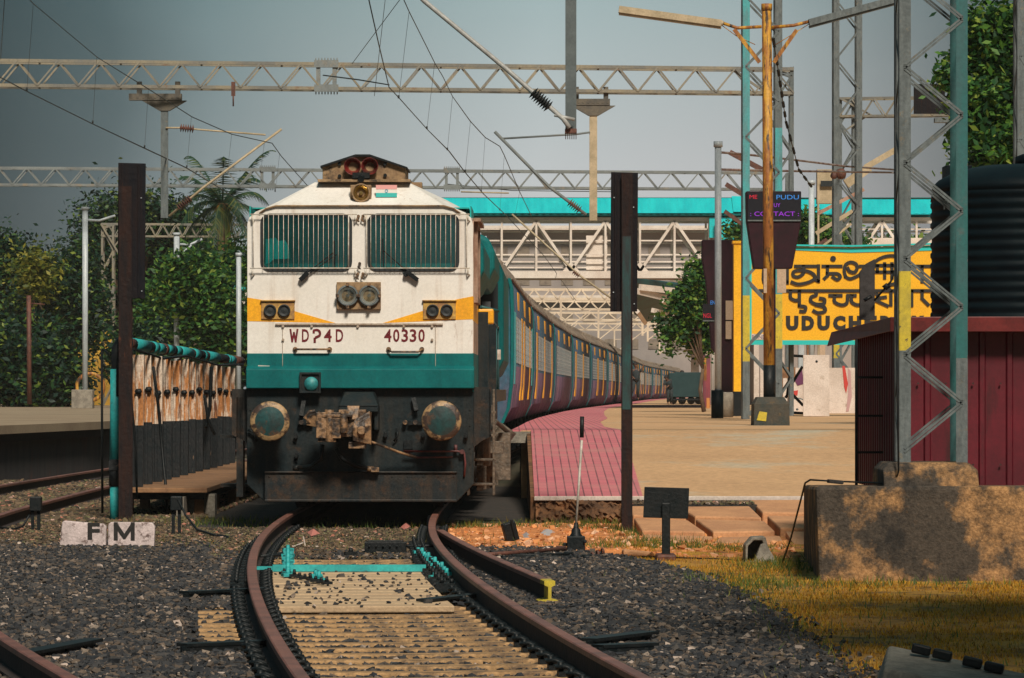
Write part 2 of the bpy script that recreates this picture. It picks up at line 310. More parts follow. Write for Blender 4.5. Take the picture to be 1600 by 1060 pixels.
    def loft(s, rings, smooth=False, cap=True, closed=True):
        n = len(rings[0]); vs = [p for r in rings for p in r]
        k = n if closed else n - 1
        s.add(vs, [(i * n + j, i * n + (j + 1) % n, (i + 1) * n + (j + 1) % n, (i + 1) * n + j) for i in range(len(rings) - 1) for j in range(k)], smooth)
        if cap: s.add(vs, [tuple(reversed(range(n))), tuple(range(len(vs) - n, len(vs)))])
        return s
    def build(s, name, mats, parent=None, bevel=0, world=True):
        """world=True: the vertices are world coordinates; they are moved into the parent's frame (unrotated parents)."""
        me = bpy.data.meshes.new(name); off = Vector((0, 0, 0))
        if parent is not None and world:
            q = parent
            while q is not None: off += q.location; q = q.parent
        v = np.array([tuple(p) for p in s.v], dtype=float) - np.array(off)
        me.from_pydata(v.tolist(), [], s.f)
        mats = mats if isinstance(mats, (list, tuple)) else [mats]
        for m in mats: me.materials.append(m)
        me.polygons.foreach_set('use_smooth', s.sm); me.polygons.foreach_set('material_index', s.mi)
        import bmesh
        bm = bmesh.new(); bm.from_mesh(me); bmesh.ops.remove_doubles(bm, verts=bm.verts, dist=1e-5) if len(s.v) < 20000 else None
        bmesh.ops.recalc_face_normals(bm, faces=bm.faces); bm.to_mesh(me); bm.free()
        me.update()
        o = bpy.data.objects.new(name, me); COL.objects.link(o); o.parent = parent
        if bevel:
            b = o.modifiers.new('bevel', 'BEVEL'); b.width = bevel; b.segments = 2; b.limit_method = 'ANGLE'; b.angle_limit = R(40)
        return o
def npmesh(name, V, Fq, mats, parent=None, smooth=False, mi=None):
    me = bpy.data.meshes.new(name); k = Fq.shape[1]
    me.vertices.add(len(V)); me.vertices.foreach_set('co', V.astype(np.float32).ravel())
    me.loops.add(Fq.size); me.loops.foreach_set('vertex_index', Fq.astype(np.int32).ravel())
    me.polygons.add(len(Fq)); me.polygons.foreach_set('loop_start', np.arange(0, Fq.size, k, dtype=np.int32))
    if mi is not None: me.polygons.foreach_set('material_index', mi.astype(np.int32))
    me.polygons.foreach_set('use_smooth', np.full(len(Fq), smooth))
    for m in (mats if isinstance(mats, (list, tuple)) else [mats]): me.materials.append(m)
    me.update(calc_edges=True); me.validate()
    o = bpy.data.objects.new(name, me); COL.objects.link(o); o.parent = parent
    return o
def thing(name, label, cat, loc=(0, 0, 0), rz=0, group=None):
    o = bpy.data.objects.new(name, None); COL.objects.link(o); o.location = loc; o.rotation_euler = (0, 0, rz)
    o.empty_display_size = .2; o['label'] = label; o['category'] = cat
    if group: o['group'] = group
    return o
def tag(o, label, cat, group=None):
    o['label'] = label; o['category'] = cat
    if group: o['group'] = group
    return o
def kind(o, k): o['kind'] = k; return o
def copy_tree(o, parent=None):
    c = o.copy(); COL.objects.link(c); c.parent = parent
    for ch in list(o.children): copy_tree(ch, c)
    return c
def dup(root, loc, rz=0, label=None, group=None):
    c = copy_tree(root); c.location = loc; c.rotation_euler = (0, 0, rz)
    if label: c['label'] = label
    if group: c['group'] = group
    return c
def text_mesh(name, body, mats, parent, x0, x1, z0, z1, y, thick=.004, bold=.0, world=True, shear=0):
    cu = bpy.data.curves.new(name, 'FONT'); cu.body = body; cu.size = 1; cu.offset = bold; cu.resolution_u = 3; cu.shear = shear
    o = bpy.data.objects.new(name, cu); COL.objects.link(o); bpy.context.view_layer.update()
    dg = bpy.context.evaluated_depsgraph_get(); me = bpy.data.meshes.new_from_object(o.evaluated_get(dg))
    bpy.data.objects.remove(o); vs = np.array([v.co[:] for v in me.vertices]); fs = [tuple(p.vertices) for p in me.polygons]
    a = vs.min(0); b = vs.max(0); q = MB()
    X = x0 + (vs[:, 0] - a[0]) / (b[0] - a[0]) * (x1 - x0); Z = z0 + (vs[:, 1] - a[1]) / (b[1] - a[1]) * (z1 - z0)
    n = len(vs)
    q.v = [(X[i], y, Z[i]) for i in range(n)] + [(X[i], y + thick, Z[i]) for i in range(n)]
    q.f = fs + [tuple(reversed([i + n for i in f])) for f in fs]
    from collections import Counter
    c = Counter(tuple(sorted((f[i], f[(i + 1) % len(f)]))) for f in fs for i in range(len(f)))
    for f in fs:
        for i in range(len(f)):
            a_, b_ = f[i], f[(i + 1) % len(f)]
            if c[tuple(sorted((a_, b_)))] == 1: q.f.append((a_, b_, b_ + n, a_ + n))
    q.sm = [False] * len(q.f); q.mi = [0] * len(q.f)
    return q.build(name, mats, parent, world=world)
def rrect(x0, x1, z0, z1, r, n=5):
    pts = []
    for cx, cz, a0 in ((x1 - r, z1 - r, 0), (x0 + r, z1 - r, 90), (x0 + r, z0 + r, 180), (x1 - r, z0 + r, 270)):
        for i in range(n + 1):
            a = R(a0 + 90 * i / n); pts.append((cx + r * math.cos(a), cz + r * math.sin(a)))
    return pts
def circ(cx, cz, r, n=24): return [(cx + r * math.cos(2 * math.pi * i / n), cz + r * math.sin(2 * math.pi * i / n)) for i in range(n)]

# ---------------------------------------------------------------- track centre lines
def smooth_path(pts, sig=2.5):
    ys = np.arange(pts[0][0], pts[-1][0], .5); xs = np.interp(ys, [p[0] for p in pts], [p[1] for p in pts])
    k = np.exp(-.5 * (np.arange(-12, 13) * .5 / sig) ** 2); k /= k.sum()
    lo = 2 * xs[0] - xs[1:13][::-1]; hi = 2 * xs[-1] - xs[-13:-1][::-1]
    xs = np.convolve(np.concatenate([lo, xs, hi]), k, 'valid')
    return lambda y: float(np.interp(y, ys, xs))
C = smooth_path([(8, 1.35), (14, .6), (21.3, -.20), (24.6, -.52), (28.7, -.87), (32.6, -1.17), (36.3, -1.4), (40.1, -1.6), (44.9, -1.76), (50, -1.82),
                 (60, -1.72), (71, -1.60), (85, -1.36), (100, -1.0), (114, -.55), (130, .0), (143, .5), (165, 1.5), (189, 2.75), (230, 4.6), (316, 8.6), (420, 15.5), (500, 22), (700, 41), (900, 62)])
CL = smooth_path([(8, -.35), (14, -1.5), (21.3, -3.14), (24.6, -3.9), (30, -4.98), (37, -6.05), (44, -6.75), (50.8, -7.08), (64.5, -7.2), (75, -7.0), (100, -6.3), (160, -3.5), (230, 0.5), (316, 4.0), (450, 9.5), (700, 20)])
STUB = smooth_path([(31.9, .33), (34.5, .08), (37.3, -.2), (41, -.52), (44.5, -.78)], 1.2)
def tang(P, y): d = Vector((P(y + .5) - P(y - .5), 1.0)); d.normalize(); return d
# ================================================================ GROUND
def bnd(y):   # where the ballast shoulder ends and the grass begins, right of the track
    return float(np.interp(y, [10, 24, 31, 37.5, 41, 43.5, 45], [2.2, 1.98, 1.95, 1.72, 1.25, .6, -.5]))
def gz(x, y):
    c = C(y) if y < 800 else 30; dx = x - c
    z = -.185
    if abs(dx) < .84 and y < 41: z = -.222
    if abs(dx) < .84 and 41 <= y < 50: z = -.19
    if 26.3 < y < 31.5 and -1.42 < dx < -.9: z = -.21
    if x > bnd(y): z = -.235
    if x > -.9 and y > 43.5 and x > c + .95: z = -.19 - .03 * min(1, max(0, (x - 1.2))) + .05 * math.exp(-((x - .1) ** 2 / .5 + (y - 48.5) ** 2 / 5))
    if x < -6 and y > 20: z -= .0
    return z
def cells(x, y, s):
    return math.sin(x * 12.9898 * s + y * 78.233 * s) * 43758.5453 % 1
xs = np.unique(np.concatenate([[-4000, -1500, -600, -250, -120, -60, -35, -22, -16, -12, -10], np.arange(-9, 9.01, .16), [10, 12, 16, 22, 35, 60, 120, 250, 600, 1500, 4000]]))
ys = np.unique(np.concatenate([[-300, -100, -30, 0, 8, 13], np.arange(16, 62, .2), [64, 68, 74, 82, 95, 115, 150, 200, 300, 450, 700, 1100, 2000, 5000]]))
V = []; FI = []; MI = []
rs = np.random.RandomState(3)
for j, y in enumerate(ys):
    for i, x in enumerate(xs):
        z = gz(x, y) + (rs.rand() - .5) * .014 if (abs(x) < 9 and y < 62) else -.22
        V.append((x, y, z))
nx = len(xs)
for j in range(len(ys) - 1):
    for i in range(nx - 1):
        FI.append((j * nx + i, j * nx + i + 1, (j + 1) * nx + i + 1, (j + 1) * nx + i))
        x = (xs[i] + xs[i + 1]) / 2; y = (ys[j] + ys[j + 1]) / 2; w = (rs.rand() - .5) * .25
        m = 0
        if x > bnd(y) + w: m = 1
        if y > 43 + w * 3 and x > C(min(y, 800)) + .92: m = 2
        if y > 43 and x > 1.6 + w * 3: m = 2 if rs.rand() < .5 else 1
        if m == 2 and y > 52.2 and x < .4: m = 0
        if y > 75 or abs(x) > 12: m = 3
        MI.append(m)
M_gravel = mat('gravel_bed', (.026, .024, .023), (.048, .038, .03), rough=.95, scale=5, detail=10, rust=(.085, .05, .03), rlo=.56, rhi=.75, rscale=1.1, bump=1.0, bscale=22)
M_soil = mat('dry_grass_soil', (.36, .17, .025), (.52, .28, .035), rough=.95, scale=1.4, rust=(.10, .065, .02), rlo=.48, rhi=.62, rscale=1.6, bump=.8, bscale=18)
M_dirt = mat('orange_dirt', (.74, .28, .085), (.52, .19, .06), rough=.95, scale=3, detail=9, rust=(.18, .08, .035), rlo=.54, rhi=.66, rscale=2.2, bump=1.0, bscale=14)
M_far = mat('far_ground', (.10, .08, .05), (.06, .06, .035), rough=.95, scale=.2)
kind(npmesh('ground', np.array(V), np.array(FI), [M_gravel, M_soil, M_dirt, M_far], smooth=True, mi=np.array(MI)), 'structure')

# ---- ballast stones
def stones(name, P, r, mats, label):
    n = len(P); cube = np.array([(x, y, z) for z in (-1, 1) for y in (-1, 1) for x in (-1, 1)], float) * .58
    fq = np.array([(0, 2, 3, 1), (4, 5, 7, 6), (0, 1, 5, 4), (2, 6, 7, 3), (0, 4, 6, 2), (1, 3, 7, 5)])
    v = cube[None] * (1 + (rs.rand(n, 8, 3) - .5) * 1.1) * r[:, None, None]
    v[:, :, :] *= (1 + (rs.rand(n, 1, 3) - .5) * .7)
    a, b, c = (rs.rand(3, n) * 2 * math.pi); ca, sa, cb, sb, cc, sc = np.cos(a), np.sin(a), np.cos(b), np.sin(b), np.cos(c), np.sin(c)
    Rm = np.stack([ca * cb, ca * sb * sc - sa * cc, ca * sb * cc + sa * sc, sa * cb, sa * sb * sc + ca * cc, sa * sb * cc - ca * sc, -sb, cb * sc, cb * cc], -1).reshape(n, 3, 3)
    v = np.einsum('nij,nkj->nki', Rm, v); v[:, :, 2] *= .75; v += P[:, None, :]
    Fq = (fq[None] + (np.arange(n) * 8)[:, None, None]).reshape(-1, 4)
    o = npmesh(name, v.reshape(-1, 3), Fq, mats); kind(o, 'stuff'); o['label'] = label; o['category'] = 'ballast'; return o
M_stone = mat('ballast_stone', (.035, .033, .033), rough=.88, island=[(0, (.010, .013, .018)), (.38, (.028, .030, .034)), (.65, (.055, .052, .050)), (.84, (.09, .066, .048)), (.94, (.16, .12, .09)), (.985, (.26, .21, .17)), (1, (.5, .40, .34))])
M_stone2 = mat('earthy_stone', (.10, .07, .05), rough=.92, island=[(0, (.03, .026, .02)), (.4, (.09, .065, .04)), (.7, (.17, .11, .065)), (.9, (.13, .13, .06)), (.97, (.42, .16, .11)), (1, (.5, .42, .35))])
lpl = lambda y: -20
P = []; Rr = []; P2 = []; R2 = []
for y in np.arange(18, 76, .04):
    half = .125 * y + 1.4; cx = C(y)
    dens = 950 if y < 28 else (760 if y < 36 else (560 if y < 44 else (420 if y < 52 else 110)))
    n = int(2 * half * .04 * dens)
    for _ in range(n):
        x = rs.uniform(-half, half if y < 52 else -4.0); yy = y + rs.rand() * .04; dx = x - cx
        if x > bnd(yy) + rs.normal() * .16 - .05 or (yy > 43.2 + rs.rand() and dx > .95): continue
        if yy > 50 and x > -4: continue
        if yy > 44 and x < lpl(yy): continue
        on = abs(dx) < .84
        # sleepers are bare between the rails, with the odd stone on them
        if on and yy < 40.5:
            ph = ((yy - 18.2) % .56) / .56
            if (ph < .48 and rs.rand() > .20): continue
            if (31.0 < yy < 37.6) and rs.rand() > .05: continue
        if 26.3 < yy < 31.5 and -1.42 < dx < -.9 and rs.rand() > .3: continue
        if abs(abs(dx) - .875) < .08: continue
        r = .014 + .024 * rs.rand() ** 3
        if yy > 52: r *= 2
        if abs(x - CL(yy)) < 1.0 and abs(abs(x - CL(yy)) - .875) < .09: continue
        z = gz(x, yy) + rs.rand() * .02 + .004
        if on and 31.0 < yy < 37.6: z = -.13; r *= .9
        if yy > 39.5 + rs.rand() * 4 and -1.4 < dx < 1.0: P2.append((x, yy, z)); R2.append(r * .8)
        elif x < -2.5 and yy > 43 + rs.rand() * 3: P2.append((x, yy, z)); R2.append(r * .8)
        else: P.append((x, yy, z)); Rr.append(r)
stones('ballast', np.array(P), np.array(Rr), M_stone, 'dark crushed stone ballast around the rails')
stones('earthy_ballast', np.array(P2), np.array(R2), M_stone2, 'earth coloured gravel in front of the locomotive')
P = []; Rr = []
for _ in range(1500):
    y = rs.uniform(42.5, 52); x = rs.uniform(C(y) + .95, 3)
    P.append((x, y, gz(x, y) + .005)); Rr.append(.012 + .05 * rs.rand() ** 5)
M_clod = mat('dirt_clod', (.4, .18, .07), rough=.95, island=[(0, (.30, .11, .035)), (.6, (.68, .29, .10)), (1, (.7, .44, .28))])
stones('dirt_clods', np.array(P), np.array(Rr), M_clod, 'orange clods of dug earth right of the rail')
# ---- grass blades
def blades(name, pts, hmin, hmax, w, m, label, cat='grass'):
    n = len(pts); p = np.array(pts); a = rs.rand(n) * 6.283; h = hmin + (hmax - hmin) * rs.rand(n) ** 1.5; l = rs.normal(size=(n, 2)) * .35
    d = np.stack([np.cos(a), np.sin(a), 0 * a], 1) * w / 2
    tip = p + np.stack([l[:, 0] * h, l[:, 1] * h, h], 1)
    V = np.stack([p - d, p + d, tip], 1).reshape(-1, 3)
    o = npmesh(name, V, np.arange(3 * n).reshape(n, 3), m); kind(o, 'stuff'); o['label'] = label; o['category'] = cat; return o
pts = []
for _ in range(190000):
    y = rs.uniform(19, 46); x = rs.uniform(1.0, .125 * y + 1.5)
    nzv = math.sin(x * 3.1 + y * .9) * math.sin(x * 1.3 - y * 1.7) + rs.normal() * .5
    if x < bnd(y) + rs.normal() * .15 or nzv < -.25: continue
    if y > 37.3 and x > 2.72: continue
    pts.append((x, y, gz(x, y) - .005))
blades('grass', pts, .008, .045, .010, M_grass, 'short dry golden grass beside the ballast')
pts = []
def tuft(cx, cy, n, rx, ry, z=None):
    for _ in range(n):
        x = cx + rs.normal() * rx; y = cy + rs.normal() * ry; pts.append((x, y, gz(x, y) if z is None else z))
for cx, cy, n, rx, ry in ((1.75, 44.6, 900, .7, .3), (2.1, 36.5, 700, .35, .8), (2.6, 40.5, 700, .25, 1.0), (.55, 50.5, 500, .5, .4), (-1.5, 50.3, 500, .9, .2), (-3.4, 52, 600, .8, 1.0), (1.35, 49.5, 500, .12, 1.2),
                          (-4.4, 52.5, 500, .8, .8), (-.6, 51, 300, .3, .5), (1.6, 46, 500, .3, .5), (2.9, 30, 500, 1, 4), (2.0, 29, 250, .12, 3), (1.9, 34, 250, .15, 3), (-2.0, 45, 500, .9, 1.5), (3.1, 36.7, 400, .8, .3), (1.0, 52.3, 400, .5, .15)): tuft(cx, cy, n, rx, ry)
pts = [p for p in pts if not (p[1] < 44 and abs(p[0] - C(p[1])) < .0)]
blades('weeds', pts, .02, .11, .012, M_grassG, 'green and yellow weeds along the platform foot', 'weeds')

# ================================================================ RAILS
HW = .040
PROF = [(-.075, -.172), (.075, -.172), (.075, -.16), (.012, -.145), (.012, -.05), (HW, -.036), (HW, -.006), (HW - .008, 0), (-HW + .008, 0), (-HW, -.006), (-HW, -.036), (-.012, -.05), (-.012, -.145), (-.075, -.16)]
def rail(name, P, off, y0, y1, label, step=.5, prof=PROF, group=None, zoff=0):
    yy = list(np.arange(y0, y1, step)) + [y1]; b = MB(); rings = []
    for y in yy:
        t = tang(P, y); n = Vector((t.y, -t.x)); x0 = P(y) + n.x * off; y_ = y + n.y * off
        rings.append([(x0 + n.x * u, y_ + n.y * u, w + zoff) for u, w in prof])
    k = len(prof); vs = [p for r in rings for p in r]
    for i in range(len(rings) - 1):
        for j in range(k):
            b.mat(0 if 5 <= j <= 9 else 1).add([], [])
            b.f.append((i * k + j, i * k + (j + 1) % k, (i + 1) * k + (j + 1) % k, (i + 1) * k + j)); b.sm.append(False); b.mi.append(b.cur)
    b.v = [tuple(p) for p in vs]
    b.f += [tuple(reversed(range(k))), tuple(range(len(vs) - k, len(vs)))]; b.sm += [False] * 2; b.mi += [0, 0]
    o = b.build(name, [M_railhead, M_railweb]); return tag(o, label, 'rail', group)
G2 = .875
rail('rail', C, -G2, 15, 52, 'left rail of the near track, brown and curving in front of the locomotive')
rail('rail', C, G2, 15, 330, 'right rail of the near track, brown, running from the lower right to the locomotive', .6)
rail('rail', C, -G2, 52, 330, 'continuation of the left rail underneath the train', 1.5)
rail('rail', CL, G2, 15, 160, 'dark rail in the lower left corner, bending towards the left platform')
rail('rail', CL, -G2, 26, 160, 'dark outer rail beside the wall of the left platform')
st = rail('stub_rail', STUB, 0, 32.6, 44.3, 'short cut off rail with a yellow painted end right of the near track', .4)
yb = MB(); t = tang(STUB, 32.3); n = Vector((t.y, -t.x)); rings = []
for y in (32.28, 32.59):
    x = STUB(y); rings.append([(x + n.x * u * 1.06, y + n.y * u * 1.06, w * 1.0 + .003) for u, w in PROF])
yb.loft(rings); yb.build('painted_end', M_mastY, st, world=True)
# check bars of the switch
for px0, py0, px1, py1, lab in ((288, 926, 418, 920, 'short dark steel bar beside the left rail, upper of two'), (284, 1008, 430, 1002, 'short dark steel bar beside the left rail, lower of two'),
                           (662, 938, 772, 926, 'dark steel bar inside the right rail'), (918, 1000, 1016, 988, 'dark steel bar outside the right rail, farther piece'), (934, 1010, 1020, 1006, 'dark steel bar outside the right rail, nearer piece'), (30, 1022, 146, 1000, 'dark steel bar beside the corner rail')):
    z = -.12; d0 = F * (H - z) / (py0 - HOR); d1 = F * (H - z) / (py1 - HOR); a = W(px0, py0, d0); b_ = W(px1, py1, d1)
    q = MB().beam(a, b_, .13, .02, up=(0, 0, 1)); q.beam(a + Vector((0, .06, -.05)), b_ + Vector((0, .06, -.05)), .02, .10, up=(0, 0, 1)); q.beam(a + Vector((0, -.06, -.05)), b_ + Vector((0, -.06, -.05)), .02, .09, up=(0, 0, 1))
    for k in range(4):
        c = a.lerp(b_, (k + .5) / 4); q.cyl(c + Vector((0, -.075, -.03)), c + Vector((0, -.095, -.03)), .014, n=6)
    tag(q.build('steel_bar', M_black), lab, 'rail fitting')
# ---- sleepers with clips
def sleeper(y0):
    s = thing('sleeper', 'sandy coloured concrete sleeper lying between the rails of the near track', 'sleeper', (0, 0, 0), 0, 'sleepers of the near track')
    b = MB(); prof = [(-.14, -.21), (.14, -.21), (.09, 0), (-.09, 0)]
    L_ = 1.30
    rings = []
    for x, dz in ((-L_, 0), (-.9, .0), (-.5, -.004), (0, -.008), (.5, -.004), (.9, 0), (L_, 0)): rings.append([(x, u, w + dz) for u, w in prof])
    b.loft(rings); b.build('beam', M_sleep, s, bevel=.012, world=False)
    for sx in (-1, 1):
        for io in (-1, 1):
            c = MB(); x = sx * G2 + io * .115
            c.box(x - .045, x + .045, -.06, .06, .001, .028)
            c.tube([(x - io * .05, -.05, .035), (x + io * .01, -.055, .06), (x + io * .05, -.02, .05), (x + io * .05, .03, .05), (x + io * .0, .055, .06), (x - io * .05, .03, .04)], .014, 6)
            c.cyl((x + io * .03, 0, .02), (x + io * .03, 0, .085), .018, n=6)
            c.build('rail_clip', M_black, s, world=False)
    return s
s0 = None; y = 18.2 + .15
while y < 49.5:
    t = tang(C, y)
    if s0 is None: s0 = sleeper(y); o = s0
    else: o = copy_tree(s0)
    o.location = (C(y), y, -.174 - (.0 if y < 41 else .012)); o.rotation_euler = (0, 0, math.atan2(-t.x, t.y)); y += .56
M_planks = mat('crossing_planks', (.56, .40, .24), (.44, .31, .19), rough=.9, scale=1.5, stretch=(.5, 6, 1), rust=(.22, .15, .09), rlo=.6, rhi=.68, rscale=4, bump=.4, bscale=16)
# wide pale bearers of the switch
yb_ = 31.3
k = 0
while yb_ < 37.4:
    t = tang(C, yb_); w = .40; q = MB(); n_ = Vector((t.y, -t.x, 0)); tt = Vector((t.x, t.y, 0)); c = Vector((C(yb_), yb_, -.160 - .002 * (k % 2)))
    q.beam(c - n_ * .70, c + n_ * .62, .37, .05, up=(0, 0, 1)); o = q.build('bearer', M_planks, bevel=.01)
    tag(o, 'wide pale bearer of the switch between the rails', 'sleeper', 'pale bearers of the switch'); yb_ += .47; k += 1

# ---- turquoise rod and its fittings
d = 37.0
q = MB(); a = Vector((C(d) - .70, d, -.10)); b_ = Vector((C(d) + .72, d, -.10)); q.beam(a, b_, .06, .045); q.beam(a + Vector((-.2, 0, -.0)), a + Vector((0, 0, 0)), .03, .03)
tag(q.build('stretcher_rod', M_turq), 'turquoise rod lying across the track between the rails', 'rod')
def chain(name, pts, m, label, w=.05, seg=.34):
    t_ = thing(name, label, 'rail fitting', pts[0]); i = 0
    for (a, b_) in zip(pts[:-1], pts[1:]):
        a = Vector(a); b_ = Vector(b_); n = max(1, int((b_ - a).length / seg))
        for k_ in range(n):
            q = MB(); i += 1; c = a.lerp(b_, (k_ + .5) / n)
            q.obox(c, (w * (1.2 + .5 * (i % 2)), .10, w * .5), (0, 0, .3 * math.sin(i * 2.3))); q.cyl(c + Vector((0, 0, w * .1)), c + Vector((0, 0, w * (.8 + .4 * (i % 3 == 0)))), w * .42, w * .25, n=6); q.build('bolt', m, t_)
    return t_
def gp(px, py, z): return tuple(W(px, py, F * (H - z) / (py - HOR)))
chain('rail_fastening', [gp(450, 858, -.10), gp(450, 900, -.11)], M_turq, 'turquoise painted row of bolts beside the left rail', .06)
chain('rail_fastening', [gp(652, 862, -.10), gp(700, 898, -.11)], M_turq, 'turquoise painted row of bolts beside the right rail', .06)
chain('rail_fastening', [gp(492, 898, -.11), gp(500, 908, -.11)], M_turq, 'small turquoise fitting near the left rail', .06)
chain('rail_fastening', [gp(668, 899, -.11), gp(690, 904, -.11)], M_turq, 'small turquoise fitting near the right rail', .05)
chain('rail_fastening', [gp(440, 895, -.11), gp(515, 912, -.11)], M_black, 'dark chain of rings across the pale bearers', .045, .22)
for pth, lab in (([gp(409, 868, -.11), gp(450, 866, -.11)], 'upper thin dark rod at the left rail'), ([gp(409, 884, -.11), gp(478, 884, -.11)], 'lower thin dark rod at the left rail')):
    q = MB(); q.tube(pth, .012); q.tube([(p[0], p[1] - .25, p[2]) for p in pth], .012); tag(q.build('rod', M_black), lab, 'rod')
q = MB(); a = Vector(gp(570, 864, -.17)); b_ = Vector(gp(635, 864, -.17)); q.box(a.x, b_.x, a.y - .1, a.y + .12, -.17, -.06); q.box(a.x + .03, b_.x - .03, a.y - .09, a.y + .1, -.06, -.045)
for k in range(5): q.cyl((a.x + .05 + k * .07, a.y - .1, -.1), (a.x + .05 + k * .07, a.y - .125, -.1), .012, n=6)
q.cyl((b_.x, a.y, -.10), (b_.x + .28, a.y, -.10), .016)
tag(q.build('switch_box', M_black, bevel=.008), 'flat black box on the turquoise rod between the rails', 'box')
chain('rail_fastening', [gp(540, 866, -.12), gp(556, 864, -.12)], M_black, 'small black clamp left of the flat box', .07)
# slide chairs: dark plates along the switch rails
for side, px, y0, y1, lab in ((-1, 0, 34, 42, 'row of black chairs outside the left switch rail'), (1, 0, 34, 44, 'row of black chairs inside the right switch rail')):
    rw = thing('chair_row', lab, 'rail fitting', (C(y0) + side * G2, y0, -.17)); y = y0
    while y < y1:
        q = MB(); x = C(y) + side * G2 - (.10 if side < 0 else .17); q.obox((x, y, -.13), (.16, .12, .07), (0, 0, 0)); q.cyl((x - .03, y, -.1), (x - .03, y, -.05), .02, n=6); q.cyl((x + .05, y, -.1), (x + .05, y, -.06), .02, n=6); y += .56
        q.build('chair_plate', M_black, rw)

# ================================================================ PLATFORM RIGHT
ZP = .86
def pe(y):  # platform edge beside the train
    return C(y) + 1.68
# band of pink tiles on the edge, then screed
def tile_mat():
    m = bpy.data.materials.new('pink_tiles'); m.use_nodes = True; t = m.node_tree; b = t.nodes['Principled BSDF']; L = t.links.new
    co = N('ShaderNodeTexCoord', t); br = N('ShaderNodeTexBrick', t); br.offset = 0; br.squash = 1
    mp_ = N('ShaderNodeMapping', t); L(co.outputs['Object'], mp_.inputs[0]); L(mp_.outputs[0], br.inputs['Vector'])
    br.inputs['Scale'].default_value = 1; br.inputs['Brick Width'].default_value = .115; br.inputs['Row Height'].default_value = .50; br.inputs['Mortar Size'].default_value = .009
    br.inputs['Color1'].default_value = (.62, .175, .20, 1); br.inputs['Color2'].default_value = (.55, .15, .18, 1); br.inputs['Mortar'].default_value = (.17, .06, .075, 1)
    n = N('ShaderNodeTexNoise', t); n.inputs['Scale'].default_value = 1.2; n.inputs['Detail'].default_value = 6; L(co.outputs['Object'], n.inputs['Vector'])
    r = N('ShaderNodeValToRGB', t); r.color_ramp.elements[0].position = .45; r.color_ramp.elements[1].position = .7; r.color_ramp.elements[1].color = (.6, .6, .6, 1); r.color_ramp.elements[0].color = (0, 0, 0, 1)
    L(n.outputs['Fac'], r.inputs['Fac']); mx = N('ShaderNodeMixRGB', t); L(r.outputs[0], mx.inputs['Fac']); L(br.outputs['Color'], mx.inputs[1]); mx.inputs[2].default_value = (.52, .24, .22, 1)
    L(mx.outputs[0], b.inputs['Base Color']); b.inputs['Roughness'].default_value = .75; return m
M_tile = tile_mat()
kys = [66.0, 70, 76, 84, 95, 110, 130, 150, 175, 200, 230, 270, 320, 400, 520]
pt = thing('platform', 'raised station platform right of the train with a ramp towards the tracks', 'platform', (0, 66, 0))
b = MB(); rings = []      # screed body
def ring_at(y, x0, x1, z): return [(x0, y, -.25), (x1, y, -.25), (x1, y, z), (x0, y, z)]
b.loft([ring_at(52.9, .30, 14, .138)] + [ring_at(65.97, .30, 16, ZP - .014)] + [ring_at(y, pe(y) + .12, 40 + y * .1, ZP - .008) for y in kys])
b.build('deck', [M_sand], pt)
b = MB()                    # tile sheet on the ramp and along the edge
def quadsheet(pts, th=.03): b.loft([[(p[0], p[1], p[2] - th), (q[0], q[1], q[2] - th), q, p] for p, q in pts])
quadsheet([((.285, 52.86, .146), (1.66, 52.86, .146)), ((.29, 58, .146 + .714 * 5.14 / 13.14), (1.70, 58, .146 + .714 * 5.14 / 13.14)), ((.30, 66, ZP), (1.76, 66, ZP))])
quadsheet([((-.02, 66.02, ZP), (1.76, 66.02, ZP)), ((pe(72), 72, ZP), (1.6, 72, ZP)), ((pe(84), 84, ZP), (1.78, 84, ZP))] + [((pe(y), y, ZP), (pe(y) + max(.9, 1.75 - (y - 84) * .012), y, ZP)) for y in kys[4:]])
b.build('tile_band', [M_tile], pt)
b = MB()                    # edge slab and crumbling end
b.box(-.02, .29, 65.6, 66.4, .66, .835)
b.loft([[(pe(y) - .02, y, .62), (pe(y) + .14, y, .62), (pe(y) + .14, y, .826), (pe(y) - .02, y, .826)] for y in kys if y > 66] )
b.build('edge_slab', [M_conc], pt)
b = MB(); b.box(.28, 12, 52.78, 52.88, .085, .140); b.build('kerb', [M_whitewash], pt, bevel=.01)
# crumbled wall under the ramp's tile edge
b = MB()
import itertools
rr = random.Random(5)
zg = -.25
nx_, nz_ = 44, 12
vs = []
for j in range(nz_):
    for i in range(nx_):
        u = i / (nx_ - 1); w = j / (nz_ - 1)
        y = 52.84 - (1 - w) * .42 + (rr.random() - .5) * .22 * (1 - .6 * w) - .06 * math.sin(u * 9 + w * 5); vs.append((.30 + u * 1.4, y, zg + w * .36 + (rr.random() - .5) * .02))
b.add(vs, [(j * nx_ + i, j * nx_ + i + 1, (j + 1) * nx_ + i + 1, (j + 1) * nx_ + i) for j in range(nz_ - 1) for i in range(nx_ - 1)])
b.build('crumbled_end', [M_brick], pt)
b = MB(); b.loft([[(.235, 52.9, -.25), (.30, 52.86, -.25), (.30, 52.86, .13), (.235, 52.9, .13)], [(.235, 66, -.25), (.30, 66, -.25), (.30, 66, .83), (.235, 66, .83)]])
b.build('ramp_side_wall', [M_brick], pt)
# side wall of the platform along the train
b = MB(); b.loft([[(pe(y) + .1, y, -.25), (pe(y) + .25, y, -.25), (pe(y) + .25, y, .62), (pe(y) + .1, y, .62)] for y in [66.2] + kys[1:]]); b.build('retaining_wall', [M_greyw], pt)

